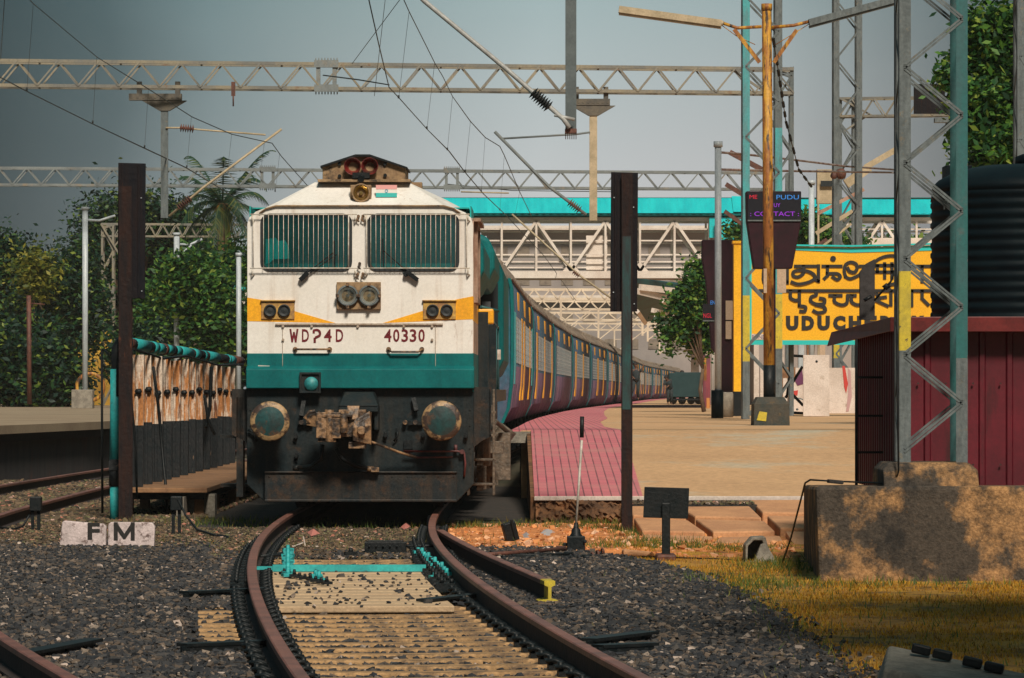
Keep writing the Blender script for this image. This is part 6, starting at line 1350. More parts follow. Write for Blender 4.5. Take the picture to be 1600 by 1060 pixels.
q = MB(); q.box(W(1099, 0, 160).x, W(1110, 0, 160).x, 160, 160.5, .86, z1_(555, 160)); q.build('kiosk', mat('kiosk_red', (.3, .06, .08), (.10, .05, .08), rough=.8, scale=2, stretch=(3, 1, .3)), cn)
q = MB(); q.box(W(1100, 0, 159).x, W(1104, 0, 159).x, 159, 159.3, z1_(595, 159), z1_(560, 159)); q.build('kiosk_orange_board', M_polewood, cn)
# ---- cart with load
DK = 196
ct = thing('luggage_cart', 'dark covered luggage cart standing far down the platform', 'cart', (W(1072, 0, DK).x, DK, ZP))
q = MB(); a = W(1045, 621, DK); c = W(1097, 583, DK); q.box(a.x, c.x, DK, DK + 1.3, a.z, c.z); q.box(a.x + .3, c.x, DK, DK + 1.2, c.z - .05, c.z + .03); q.build('load', mat('cart_cover', (.006, .035, .04), (.012, .045, .05), rough=.8, scale=3), ct, bevel=.12)
for px in (1052, 1066, 1080, 1092): q = MB(); x = W(px, 0, DK).x; q.lathe([(0, -.03), (.17, -.03), (.19, 0), (.17, .03), (0, .03)], (x, DK + .2, ZP + .19), (0, 1, 0), 14); q.build('wheel', M_black, ct)
q = MB(); q.box(a.x, c.x, DK, DK + 1.2, ZP + .19, ZP + .28); q.build('chassis', M_black, ct)
# dark strip imitating a shade line, and orange bollard near the far end
q = MB(); q.box(W(1104, 0, 150).x, W(1109, 0, 150).x, 150, 150.15, ZP, z1_(622, 150)); tag(q.build('orange_post', mat('orange_paint', (.5, .2, .05), rough=.7)), 'short orange post right of the dark cart', 'post')
q = MB(); q.box(W(985, 0, 158).x, W(1100, 0, 158).x, 157, 158, ZP, ZP + .10); tag(q.build('shade_strip', M_darkwood), 'long low dark strip standing in for shade across the far platform', 'beam')
# ================================================================ BUILDINGS AND WALLS FAR AWAY
q = MB(); q.box(-45, 12, 780, 790, -.2, z1_(520, 780)); q.box(18, 45, 700, 712, -.2, z1_(555, 700)); o = q.build('far_building', M_peach); tag(o, 'pale hazy buildings at the far end of the line', 'building')
ob = thing('office_block', 'large pale grey block behind the footbridge', 'building', (W(960, 0, 420).x, 425, 0))
q = MB(); q.box(W(760, 0, 420).x, W(1180, 0, 420).x, 425, 440, -.2, z1_(360, 425)); q.build('wall', M_fargrey, ob)
q = MB(); q.box(W(750, 0, 420).x, W(1190, 0, 420).x, 423, 441, z1_(360, 425), z1_(354, 425)); q.box(W(750, 0, 420).x, W(1190, 0, 420).x, 424, 425, z1_(470, 425), z1_(462, 425)); q.build('cornice', M_whiteS, ob)
k = 0
for px in range(775, 1170, 34):
    for py in (385, 430, 490, 530): q = MB(); x = W(px, 0, 425).x; q.box(x, x + 1.2, 424.93, 425, z1_(py + 16, 425), z1_(py, 425)); q.build('window', M_roofc, ob)
yw = MB(); yw.box(W(60, 0, 185).x, W(330, 0, 185).x, 185, 185.3, -.2, z1_(518, 185)); yo = yw.build('yellow_wall', M_yellowwall); tag(yo, 'ochre yellow wall behind the left platform', 'wall')
q = MB(); q.lathe([(.42, -.02), (.55, -.02), (.55, .02), (.42, .02), (.42, -.02)], W(141, 605, 150), (0, 1, 0), 28); o = q.build('hoop', M_polewood); tag(o, 'yellow metal hoop standing behind the lamp base on the left platform', 'hoop')
# ================================================================ TREES
rt = np.random.RandomState(11)
def foliage(name, blobs, n, size, m, parent, fill=.55, clump=.35, per=22):
    """leaves in many small clumps spread over and through ellipsoid blobs"""
    vol = np.array([b_[3] * b_[4] * b_[5] for b_ in blobs]) ** .7; pr = vol / vol.sum(); nc = max(1, n // per)
    idx = rt.choice(len(blobs), nc, p=pr); B = np.array(blobs)[idx]
    u = rt.normal(size=(nc, 3)); u /= np.linalg.norm(u, axis=1)[:, None]; rad = fill + (1 - fill) * rt.rand(nc) ** .5 + rt.normal(size=nc) * .08
    cc = B[:, :3] + u * B[:, 3:6] * rad[:, None]
    cs = clump * (.5 + rt.rand(nc))
    P_ = np.repeat(cc, per, 0) + rt.normal(size=(nc * per, 3)) * np.repeat(cs, per)[:, None] * .5
    k = len(P_); s = size * (.6 + .8 * rt.rand(k)); a = rt.normal(size=(k, 3)); a[:, 2] *= .6; a /= np.linalg.norm(a, axis=1)[:, None]
    b_ = rt.normal(size=(k, 3)); b_ -= a * (a * b_).sum(1)[:, None]; b_ /= np.linalg.norm(b_, axis=1)[:, None]
    s = s[:, None]
    V_ = np.stack([P_ - a * s * .6, P_ + b_ * s * .28, P_ + a * s * .6, P_ - b_ * s * .28], 1).reshape(-1, 3)
    loc = np.array(parent.location) if parent is not None else 0
    return npmesh(name, V_ - loc, np.arange(4 * k).reshape(k, 4), m, parent)
def tree(name, label, base, blobs, n, size, m, clump=.5, tr=.25, group='trees around the station', bark=None, fill=.55):
    t_ = thing(name, label, 'tree', base, 0, group); base = Vector(base); b = MB()
    top = Vector((sum(q[0] for q in blobs) / len(blobs), sum(q[1] for q in blobs) / len(blobs), sum(q[2] for q in blobs) / len(blobs)))
    mid = base.lerp(top, .45) + Vector((.2, 0, 0)); b.tube([base, base.lerp(mid, .5) + Vector((-.1, 0, 0)), mid], [tr, tr * .85, tr * .7], 9)
    for q in blobs[:9]:
        c = Vector(q[:3]); b.tube([mid, mid.lerp(c, .5) + Vector((rt.rand() * .4 - .2, 0, .3)), c], [tr * .5, tr * .3, tr * .12], 6)
        for _ in range(3): e_ = c + Vector(rt.normal(size=3)) * q[3] * .5; b.tube([c, e_], [tr * .14, tr * .05], 4)
    b.build('trunk', bark or M_bark, t_); foliage('crown', blobs, n, size, m, t_, clump=clump, fill=fill); return t_
def blob(px, py, d, rpx, rz=None, ry=None):
    p = W(px, py, d); r = rpx / S(d); return (p.x, p.y, p.z, r, ry or r, (rz or rpx) / S(d))
tree('broadleaf_tree', 'big dark leafy tree behind the left signboard', (W(190, 0, 200).x, 200, -.2), [blob(160, 370, 200, 42, 50), blob(195, 345, 202, 38, 32), blob(240, 350, 200, 45, 38), blob(290, 385, 202, 50, 45), blob(200, 430, 204, 70, 60), blob(270, 450, 204, 60, 60), blob(145, 440, 203, 45, 60), blob(330, 420, 206, 45, 60)], 50000, .21, M_leafD, .9, .4)
tree('broadleaf_tree', 'dark round tree at the far left edge', (W(15, 0, 180).x, 180, -.2), [blob(-10, 410, 180, 45, 42), blob(28, 430, 182, 32, 45), blob(-20, 470, 182, 60, 60), blob(50, 480, 184, 45, 55)], 26000, .2, M_leafD, .8, .35)
tree('broadleaf_tree', 'mid green tree between the two dark trees on the left', (W(95, 0, 175).x, 175, -.2), [blob(85, 455, 175, 38, 48), blob(125, 445, 176, 28, 50), blob(60, 510, 177, 50, 55), blob(125, 500, 176, 40, 50)], 22000, .2, M_leafD, .7, .3)
tree('broadleaf_tree', 'yellowish young tree at the far left', (W(52, 0, 172).x, 172, -.2), [blob(52, 420, 172, 14, 14), blob(58, 440, 172, 9, 16)], 1800, .2, M_leafY, .8, .2)
tree('broadleaf_tree', 'bright green bushy tree left of the locomotive cab', (W(330, 0, 151).x, 151, -.2), [blob(300, 450, 150, 45, 50), blob(340, 490, 150, 42, 60), blob(365, 440, 152, 30, 50), blob(260, 500, 166, 50, 50)], 24000, .2, M_leafM, .6, .25)
tree('broadleaf_tree', 'dark bushes behind the striped fence', (W(240, 0, 160).x, 160, -.2), [blob(215, 560, 160, 45, 45), blob(265, 555, 161, 45, 45), blob(320, 560, 160, 45, 50), blob(360, 560, 160, 40, 50)], 12000, .24, M_leafD, .6, .2)
tree('hedge_tree', 'dense dark hedge at the back of the left platform', (W(60, 0, 165).x, 165, -.2), [blob(10, 580, 165, 50, 55), blob(65, 590, 164, 45, 50), blob(110, 600, 165, 28, 30), blob(-30, 560, 165, 50, 60), blob(60, 540, 167, 45, 35)], 17000, .24, M_leafD, .6, .2)
tree('broadleaf_tree', 'leafy tree with light edges at the upper right behind the tanks', (W(1545, 0, 75).x, 75, -.2), [blob(1560, 60, 75, 45, 45), blob(1535, 110, 75, 42, 32), blob(1575, 120, 76, 60, 50), blob(1500, 128, 75, 34, 16), blob(1560, 190, 76, 50, 45), blob(1545, 235, 74, 45, 30), blob(1590, 225, 74, 40, 30), blob(1530, 170, 74, 30, 30), blob(1610, 60, 76, 50, 50), blob(1525, 50, 75, 10, 22), blob(1620, 160, 76, 60, 60), blob(1528, 20, 75, 5, 6)], 32000, .14, M_leafM, .30, .12)
tree('small_tree', 'small leafy tree overhanging the far platform left of the display column', (W(1100, 0, 125).x, 125, .86), [blob(1092, 430, 125, 20, 22), blob(1075, 480, 125, 26, 28), blob(1105, 495, 126, 22, 40), blob(1052, 515, 125, 22, 16), blob(1092, 535, 126, 22, 16), blob(1085, 455, 125, 20, 22), blob(1045, 548, 125, 9, 5), blob(1038, 500, 125, 10, 6)], 8000, .15, M_leafM, .26, .07)
tree('small_tree', 'small tree behind the display board above the sign', (W(1270, 0, 165).x, 165, .86), [blob(1262, 355, 165, 26, 22), blob(1300, 375, 165, 26, 16), blob(1245, 380, 166, 26, 18), blob(1335, 385, 165, 18, 10), blob(1150, 365, 165, 14, 14)], 8000, .2, M_leafM, .35, .1)
tree('far_tree', 'hazy pale green trees at the far end of the line', (W(1020, 0, 520).x - 6, 520, -.2), [blob(1000, 575, 520, 22, 18), blob(1025, 560, 525, 22, 20), blob(1055, 585, 520, 30, 22), blob(1080, 600, 520, 25, 15)], 9000, .6, M_leafY, .9, .2)
tree('far_tree', 'green bush beyond the last coach, beside the far trees', (W(1005, 0, 500).x - 6, 500, -.2), [blob(1010, 585, 500, 18, 20), blob(1040, 600, 502, 22, 14)], 4000, .5, M_leafM, .8, .15)
tree('far_tree', 'distant tree line behind the station building', (W(1350, 0, 330).x, 330, -.2), [blob(1260 + 50 * k, 405 + 8 * (k % 3), 330, 40, 30) for k in range(8)], 12000, .5, M_leafM, 1.2, .3)
tree('far_tree', 'distant tree line beyond the left platform', (W(100, 0, 300).x, 300, -.2), [blob(-20 + 60 * k, 520 + 12 * (k % 3), 300, 55, 60) for k in range(8)], 16000, .6, M_leafD, 1.4, .3)
# palm
pp = W(345, 0, 158); pm_ = thing('palm_tree', 'coconut palm with drooping fronds left of the locomotive roof', 'tree', (pp.x, 158, -.2), 0, 'trees around the station')
q = MB(); ct_ = W(348, 318, 158); q.tube([(pp.x - .2, 158, -.2), tuple(W(338, 480, 158)), tuple(W(346, 400, 158)), tuple(ct_)], [.25, .19, .17, .2], 10); q.build('trunk', M_orangebark, pm_)
def frond(c, az, lift, L, droop):
    pts = []; 
    for i in range(15):
        s = i / 14; h = lift * s * L - droop * L * s * s * s; r = L * (s - .18 * s * s); pts.append(Vector((c.x + math.cos(az) * r, c.y + math.sin(az) * r, c.z + h)))
    q = MB(); q.tube(pts, [.035 * (1 - .8 * i / 14) for i in range(15)], 5)
    for i in range(1, 14):
        for u in (0, .33, .66):
            p = pts[i].lerp(pts[min(i + 1, 14)], u); t_ = (pts[min(i + 1, 14)] - pts[i - 1]).normalized(); sd_ = t_.cross(Vector((0, 0, 1))).normalized(); ll = L * .24 * math.sin(min(1, (i + u) / 13 * 1.0 + .12) * math.pi) ** .6 + .1
            for s_ in (-1, 1):
                tip = p + sd_ * s_ * ll * .75 + t_ * ll * .55 + Vector((0, 0, -ll * (.35 + .25 * rt.rand()))); w = t_ * .03
                q.add([p - w, p + w, tip], [(0, 1, 2)])
    return q
for i in range(20):
    az = i * 2.4; up_ = 1.35 - .10 * i; frond(ct_, az, up_, 2.3 + .6 * rt.rand(), .55 + .03 * i).build('frond', M_palm, pm_)
q = MB()
for k in range(6): q.lathe([(0, -.13), (.1, -.05), (.11, .03), (0, .14)], ct_ + Vector((.22 * math.cos(k), .22 * math.sin(k), -.2)), (0, 0, 1), 8)
q.build('coconuts', M_polewood, pm_)
# brown palm fronds hanging lower: dry skirt
q = MB()
for k in range(60):
    a = rt.rand() * 6.28; p = ct_ + Vector((.15 * math.cos(a), .15 * math.sin(a), -.1)); e_ = p + Vector((.7 * math.cos(a) * rt.rand(), .7 * math.sin(a), -.6 - 2.4 * rt.rand())); q.add([p, p + Vector((.06, 0, 0)), e_], [(0, 1, 2)])
q.build('dry_skirt', M_leafY, pm_)
# ================================================================ PEOPLE
def person(label, base, pose, facing, cloth, group='people on the far platform', h=1.68):
    """one skinned body; pose = joint name -> offset (x side, y forward, z up) in body units"""
    J = dict(pelvis=(0, 0, .52), waist=(0, 0, .60), chest=(0, .0, .72), neck=(0, 0, .83), chin=(0, .01, .87), head=(0, .012, .93), crown=(0, 0, .985),
             shl=(-.105, 0, .80), ell=(-.13, -.01, .63), wrl=(-.135, .03, .49), shr=(.105, 0, .80), elr=(.13, -.01, .63), wrr=(.135, .03, .49),
             hpl=(-.05, 0, .50), knl=(-.055, .01, .28), anl=(-.055, -.01, .045), tol=(-.06, .09, .015), hpr=(.05, 0, .50), knr=(.055, .01, .28), anr=(.055, -.01, .045), tor=(.06, .09, .015))
    J.update(pose); E = [('pelvis', 'waist'), ('waist', 'chest'), ('chest', 'neck'), ('neck', 'chin'), ('chin', 'head'), ('head', 'crown'), ('chest', 'shl'), ('shl', 'ell'), ('ell', 'wrl'), ('chest', 'shr'), ('shr', 'elr'), ('elr', 'wrr'),
                         ('pelvis', 'hpl'), ('hpl', 'knl'), ('knl', 'anl'), ('anl', 'tol'), ('pelvis', 'hpr'), ('hpr', 'knr'), ('knr', 'anr'), ('anr', 'tor')]
    rad = dict(pelvis=.075, waist=.068, chest=.085, neck=.032, chin=.045, head=.055, crown=.035, shl=.04, ell=.026, wrl=.018, shr=.04, elr=.026, wrr=.018, hpl=.055, knl=.034, anl=.022, tol=.018, hpr=.055, knr=.034, anr=.022, tor=.018)
    for s_ in 'lr':     # palms and five fingers each
        w = Vector(J['wr' + s_]); e_ = Vector(J['el' + s_]); d = (w - e_).normalized(); sd_ = d.orthogonal().normalized(); pa = w + d * .035; J['pa' + s_] = tuple(pa); rad['pa' + s_] = .02; E.append(('wr' + s_, 'pa' + s_))
        for k in range(5):
            o_ = sd_ * (-.016 + .009 * k); b0 = pa + o_ * .8; tip = (pa + o_ * 1.4 + d * (.05 - .004 * abs(k - 2))) if k else (w + sd_ * -.03 + d * .035)
            J['f%d%s' % (k, s_)] = tuple(tip); rad['f%d%s' % (k, s_)] = .006; E.append(('pa' + s_, 'f%d%s' % (k, s_)))
    names_ = list(J); me = bpy.data.meshes.new('person'); me.from_pydata([tuple(c * h for c in J[k]) for k in names_], [(names_.index(a), names_.index(b_)) for a, b_ in E], [])
    o = bpy.data.objects.new('person', me); COL.objects.link(o); o.location = base; o.rotation_euler = (0, 0, facing)
    sk = o.modifiers.new('skin', 'SKIN'); sk.use_smooth_shade = True
    for i, k in enumerate(names_): me.skin_vertices[0].data[i].radius = (rad[k] * h, rad[k] * h * (.7 if k in ('chest', 'waist', 'pelvis') else 1)); me.skin_vertices[0].data[i].use_root = (k == 'pelvis')
    sb_ = o.modifiers.new('subdivision', 'SUBSURF'); sb_.levels = 1; sb_.render_levels = 1; me.materials.append(M_skin)
    tag(o, label, 'person', group)
    # clothing: shirt and trousers as shells around the limbs
    def limb(q, a, b_, ra, rb): q.cyl(Vector(J[a]) * h, Vector(J[b_]) * h, ra * h, rb * h, n=12)
    q = MB(); 
    cpt = [Vector(J[k]) * h for k in ('pelvis', 'waist', 'chest', 'neck')]; q.tube([cpt[0] - Vector((0, 0, .03)), cpt[1], cpt[2], cpt[3] - Vector((0, 0, .05))], [.098 * h, .09 * h, .112 * h, .05 * h], 14)
    for s_ in 'lr': limb(q, 'sh' + s_, 'el' + s_, .05, .036)
    q.build('shirt', cloth[0], o, world=False)
    q = MB()
    for s_ in 'lr': q.tube([Vector(J['hp' + s_]) * h + Vector((0, 0, .05)), Vector(J['kn' + s_]) * h, Vector(J['an' + s_]) * h + Vector((0, 0, .04))], [.066 * h, .046 * h, .036 * h], 12)
    q.build('trousers', cloth[1], o, world=False)
    q = MB(); c = Vector(J['head']) * h; q.lathe([(.058 * h, -.01), (.066 * h, .03), (.05 * h, .09), (.02 * h, .115), (0, .118)], c + Vector((0, -.012, 0)), (0, -.15, 1), 14); q.build('hair', M_hair, o, world=False)
    q = MB(); hd_ = Vector(J['head']) * h; q.cyl(hd_ + Vector((0, .075, -.02)), hd_ + Vector((0, .10, -.035)), .018, .012, n=6)
    for s_ in (-1, 1): q.lathe([(0, -.008), (.012, 0), (0, .008)], hd_ + Vector((s_ * .03, .083, .008)), (0, 1, 0), 6); q.lathe([(0, -.01), (.03, 0), (0, .01)], hd_ + Vector((s_ * .093, 0, -.01)), (1, 0, 0), 8)
    q.box(-.022, .022, hd_.y + .072, hd_.y + .084, hd_.z - .062, hd_.z - .052); q.build('face', M_skin, o, world=False)
    return o
DP = 185; wx = C(DP) + 1.62
person('person in dark clothes leaning out of a coach door, one leg stretched down', (W(994, 0, DP).x, DP, z1_(625, DP)), dict(knr=(.09, .06, .27), anr=(.17, .06, .09), tor=(.24, .10, .055), elr=(.15, .02, .66), wrr=(.09, .08, .60), ell=(-.14, .02, .74), wrl=(-.18, .05, .86), head=(.03, .02, .93), crown=(.03, .0, .985)), R(180), (M_clothd, M_clothd))
person('person standing behind the dark cart, head above its load', (W(1066, 0, DK + 2).x, DK + 2.2, ZP), dict(elr=(.14, .08, .66), wrr=(.1, .17, .62), ell=(-.14, .08, .66), wrl=(-.1, .17, .62)), R(170), (M_clothd, M_clothd), h=1.62)
person('person stooping at the left end of the dark cart', (W(1046, 0, DK).x, DK - .3, ZP), dict(chest=(.05, .05, .69), waist=(.01, 0, .60), neck=(.10, .08, .76), chin=(.12, .10, .79), head=(.14, .11, .83), crown=(.17, .12, .88), shl=(-.02, .08, .75), shr=(.15, .05, .74), ell=(.05, .14, .60), wrl=(.12, .18, .55), elr=(.2, .12, .60), wrr=(.22, .18, .52)), R(190), (M_clothd, M_clothd), h=1.5)
# ================================================================ DARK SIGNBOARDS ON POSTS
def signpost(label, px0, px1, py0, py1, d, ppx0, ppx1, zb_, teal=None, post_front=False):
    t_ = thing('track_signboard', label, 'signboard', (W((ppx0 + ppx1) / 2, 0, d).x, d, zb_), 0, 'dark upright boards on posts')
    a = W(px0, py1, d); c = W(px1, py0, d); q = MB()
    q.loft([[(a.x, d, a.z), (c.x - .01, d, a.z), (c.x - .01, d + .04, a.z), (a.x, d + .04, a.z)], [(a.x + .01, d, c.z), (c.x, d, c.z - .01), (c.x, d + .04, c.z - .01), (a.x + .01, d + .04, c.z)]])
    q.box(a.x + .05, a.x + .08, d - .012, d, a.z + .01, c.z - .02); q.box(c.x - .10, c.x - .07, d - .012, d, a.z + .01, c.z - .02)
    q.build('board', M_darkwood, t_, bevel=.006)
    pa = W(ppx0, 0, d).x; pb = W(ppx1, 0, d).x; q = MB(); yf = d - .07 if post_front else d - .05
    q.box(pa, pb, yf, yf + .012, zb_, (c.z - .02) if post_front else c.z - .3); q.box(pa, pb, yf + .10 + .05, yf + .112 + .05, zb_, a.z + .4); q.box((pa + pb) / 2 - .006, (pa + pb) / 2 + .006, yf + .012, yf + .05, zb_, a.z)
    q.build('post', M_postrust, t_)
    if teal: q = MB(); q.box(pa + .01, pb - .02, yf - .004, yf, W(0, teal[1], d).z, W(0, teal[0], d).z); q.build('painted_strip', mat('faded_teal', (.008, .065, .065), (.012, .02, .022), rough=.6, scale=5, stretch=(2, 2, .4)), t_)
    q = MB()
    for px, py in ((px0 + 6, py0 + 40), (px1 - 7, py0 + 55), (px0 + 5, py1 - 30), (px1 - 6, py1 - 12)): q.cyl(W(px, py, d - .01), W(px, py, d - .02), .008, n=6)
    q.build('bolt', M_galv, t_)
    return t_
signpost('dark upright board on a rusty post left of the locomotive', 183.5, 227.5, 254.5, 467, 52.5, 186, 206, -.2)
signpost('dark upright board with a faded teal strip on a rusty post right of the locomotive', 953.5, 997, 269, 487, 49.4, 971, 988, -.22, teal=(370, 640), post_front=True)
# ================================================================ STRIPED FENCE AND WALKWAY ON THE LEFT
FX = -4.93
fe = thing('fence', 'fence of peeling rusty uprights, white and orange above and tarred black below', 'fence', (FX, 54.5, .22))
rf = random.Random(9)
n = 13; ys_ = [54.6 + k * 1.52 for k in range(n)]
for k, y in enumerate(ys_):
    w = .155 + rf.random() * .03; ztop = 1.93 + rf.random() * .06 - .004 * k; zs = 1.02 + rf.random() * .04; lean = (rf.random() - .5) * .04
    for (za, zb_, m, nm) in ((.22, zs, M_fenceb, 'tarred_foot'), (zs, ztop, M_fencep, 'upright')):
        q = MB(); x0 = FX - w / 2; la = lean * (za - .2) / 1.7; lb_ = lean * (zb_ - .2) / 1.7
        q.loft([[(x0 + la, y, za), (x0 + w + la, y, za), (x0 + w + la, y + .06, za), (x0 + la, y + .06, za)], [(x0 + lb_, y, zb_), (x0 + w + lb_, y, zb_), (x0 + w + lb_, y + .06, zb_), (x0 + lb_, y + .06, zb_)]])
        q.box(x0 + w * .4 + la, x0 + w * .6 + la, y - .035, y, za, zb_); q.build(nm, m, fe)
q = MB()
for k, y in enumerate(ys_): q.lathe([(0, -.05), (.035, -.03), (.04, .03), (0, .05)], (FX + .03, y - .05, 1.47 + .03 * math.sin(k * 2)), (1, 0, 0), 8); q.build('bolt', M_black, fe); q = MB()
q.tube([(FX + .1, 56, 1.8), (FX + .14, 56.3, 1.3), (FX + .22, 56.2, .5), (FX + .28, 56, .1), (FX + .28, 56, -.2)], .022, 6)
q.tube([(FX + .16, 66, 1.85), (FX + .10, 66.5, 1.2), (FX + .05, 66.3, .9)], .03, 6); q.tube([(FX + .2, 64, 1.4), (FX + .24, 64.3, 1.0), (FX + .34, 64.3, .8)], .025, 6); q.build('cable', M_black, fe)
pipe = thing('water_pipe', 'thick pipe with turquoise and black bands running along the top of the fence', 'pipe', (-5.1, 53, -.2))
pa = Vector(W(176, 533, 53.0)); pts = [pa + Vector((.13, -.0, -.02)), pa + Vector((.2, .3, .02))]
xk = lambda y: -5.02 + (y - 53) * .006
cols = [M_fenceb, M_turq, M_rust, M_turq, M_fenceb, M_turq, M_turq, M_rust, M_turq, M_fenceb, M_turq, M_turq, M_rust, M_turq]
y = 53.4
for k in range(22):
    L_ = .35 + rf.random() ** 2 * 1.8; q = MB(); z = lambda yy: 2.10 - (yy - 53) * .004
    q.cyl((xk(y), y, z(y)), (xk(y + L_), y + L_, z(y + L_)), .078 + .008 * (k % 2), n=14); q.build('pipe_band', cols[k % len(cols)], pipe); y += L_
q = MB(); p0 = W(179, 600, 53.0); r_ = .068
q.tube([W(182, 620, 53.0), W(181, 560, 53.0), W(182, 545, 53.0), W(187, 538, 53.1), (xk(53.3), 53.4, 2.10)], [.062, .062, .064, .07, .08], 12); q.build('bend', M_fenceb, pipe)
q = MB(); q.cyl(W(179, 718, 53.0), W(180, 577, 53.0), .064, n=14); q.build('riser', M_turq, pipe)
q = MB(); q.cyl(W(179, 760, 53.0), W(179, 718, 53.0), .072, n=14); q.box(W(171, 0, 53).x, W(192, 0, 53).x, 52.92, 53.1, z1_(735, 53), z1_(720, 53)); q.build('flange', M_fenceb, pipe)
q = MB(); q.cyl(W(179, 815, 53.0), W(179, 758, 53.0), .060, n=14); q.build('riser_foot', M_turq, pipe)
q = MB(); q.cyl(W(160, 802, 53.8), W(159, 548, 53.8), .016, n=8); q.tube([W(159, 548, 53.8), W(163, 547, 53.8), W(172, 555, 53.4)], .014, 6); tag(q.build('thin_post', M_black), 'thin black rod standing beside the turquoise pipe', 'rod')
q = MB(); q.tube([(xk(54) + .1, 54, 2.02), (xk(58) + .12, 58, 1.93), (xk(62) + .11, 62, 2.0), (xk(68) + .13, 68, 1.9), (xk(74) + .12, 74, 1.95)], .018, 6); q.tube([W(206, 560, 53.4), W(205, 620, 53.4), W(212, 700, 53.6), W(214, 780, 53.6)], .016, 6); tag(q.build('hose', M_black), 'black hose tied along the banded pipe', 'hose')
wk = thing('walkway', 'low timber walkway between the fence and the locomotive', 'walkway', (-4.6, 55, -.2))
for k in range(14):
    q = MB(); y = 54.2 + k * 1.45; q.box(-5.15, -3.98 + .03 * rf.random(), y, y + 1.41, .145 + .006 * rf.random(), .215); q.build('plank', M_wood, wk, bevel=.01)
q = MB(); q.box(-5.12, -4.02, 54.35, 74.4, .06, .14); q.build('joist', M_fenceb, wk)
for y in (54.5, 57, 61, 66, 71):
    q = MB(); q.box(-4.16, -4.04, y, y + .5, -.22, .06); q.box(-5.1, -4.98, y, y + .3, -.22, .06); q.build('leg', M_wood, wk)
q = MB(); q.box(-4.35, -4.25, 53.9, 54.6, -.22, .1); q.box(-4.25, -3.9, 54.6, 55.0, -.22, .12); q.build('block_support', M_conc, wk)
# ================================================================ FOREGROUND SMALL THINGS
def stone_plate(name, px, label, letters):
    d = F * (H + .2) / (858 - HOR); a = [W(x, y, d) for x, y in px]; q = MB()
    q.poly([[(p.x, p.z) for p in a]], d, d + .10); o = q.build(name, M_fm, bevel=.012); tag(o, label, 'marker stone', 'pair of lettered marker stones')
    return o, d
o, d = stone_plate('marker_stone', [(92, 862), (97, 816), (101, 814), (162, 819), (166, 823), (165, 862)], 'pinkish white marker stone with a black letter F, left of the pair', 'F')
text_mesh('lettering', 'F', M_signB, o, W(137, 0, d).x, W(156, 0, d).x, z1_(843, d), z1_(817, d), d - .008, .01, bold=.03)
o, d = stone_plate('marker_stone', [(168, 862), (169, 820), (173, 816), (238, 817), (242, 824), (240, 862)], 'pinkish white marker stone with a black letter M, right of the pair', 'M')
q = MB(); q.stroke(WP([(181, 842), (181, 818.5)], d), 6.2 / S(d), d - .008, d + .002); q.stroke(WP([(207.5, 842), (207.5, 818.5)], d), 6.2 / S(d), d - .009, d + .002); q.stroke(WP([(181, 819.5), (194.5, 839), (207.5, 819.5)], d), 5.6 / S(d), d - .011, d + .002); q.build('lettering', M_signB, o)
def legbox(px, py0, py1, label, w=18):
    d = F * (H + .2) / (py1 - HOR); t_ = thing('junction_box', label, 'box', (W(px, 0, d).x, d, -.2), 0, 'small track side boxes on legs'); a = W(px - w / 2, py0 + 22, d); c = W(px + w / 2, py0, d)
    q = MB(); q.box(a.x, c.x, d, d + .14, a.z, c.z); q.build('box', M_black, t_, bevel=.01)
    for x in (px - w * .28, px + w * .25): q = MB(); X_ = W(x, 0, d).x; q.box(X_ - .018, X_ + .018, d + .05, d + .09, -.22, a.z); q.build('leg', M_black, t_)
    return d
d = legbox(55, 777, 833, 'black box on two legs beside the far left rail')
q = MB(); q.tube([W(46, 805, d), W(36, 822, d), W(22, 827, d), W(-10, 824, d + .3)], .014, 6); tag(q.build('cable', M_black), 'black cable drooping from the box at the far left', 'cable')
d = legbox(275, 776, 840, 'black box on two legs right of the lettered stones')
q = MB(); q.tube([W(278, 780, d), W(290, 805, d), W(308, 828, d - .3), W(340, 838, d - .8), W(352, 842, d - 1), W(385, 841, d - 1)], .014, 6); q.tube([W(340, 838, d - .8), W(372, 843, d - .95)], .025, 6); tag(q.build('cable', M_black), 'black cable running from the second box to the left rail', 'cable')
# point lever
d = 42.9; lv = thing('point_lever', 'hand lever for the switch, white rod with black grip on a black cast base', 'lever', W(900, 865, d))
q = MB(); a = W(886, 864, d); c = W(914, 838, d); q.box(a.x, c.x, d - .1, d + .12, a.z, c.z); q.box(a.x - .03, c.x + .06, d - .14, d + .14, a.z - .04, a.z + .02); q.lathe([(.07, 0), (.05, .03), (.045, .07), (.025, .09), (.02, .14), (0, .14)], ((a.x + c.x) / 2, d, c.z), (0, 0, 1), 14)
q.cyl((a.x, d, (a.z + c.z) / 2), (a.x - .04, d, (a.z + c.z) / 2), .02, n=8); q.cyl((c.x, d - .1, c.z - .05), (c.x, d - .13, c.z - .05), .02, n=8); q.build('base', M_black, lv, bevel=.012)
q = MB(); q.tube([W(900, 824, d), W(905, 750, d), W(909, 688, d)], .013, 8); q.build('rod', mat('rod_white', (.62, .58, .52), (.4, .35, .3), rough=.6, scale=9), lv)
q = MB(); q.cyl(W(909, 684, d), W(909.5, 651, d), .022, n=10); q.build('grip', M_black, lv)
def rod(px0, py0, px1, py1, z, r, m, label, nm='rod'):
    q = MB(); a = Vector(gp(px0, py0, z)); c = Vector(gp(px1, py1, z)); q.cyl(a, c, r, n=8); q.cyl(c - Vector((.1, 0, 0)), c, r * 1.5, n=8); tag(q.build(nm, m), label, 'rod')
rod(748, 868, 884, 858, -.14, .022, M_rust, 'rusty rod linking the hand lever to the switch, thicker upper one')
rod(765, 871, 925, 871, -.16, .018, M_black, 'black rod in front of the lever base, lower one')
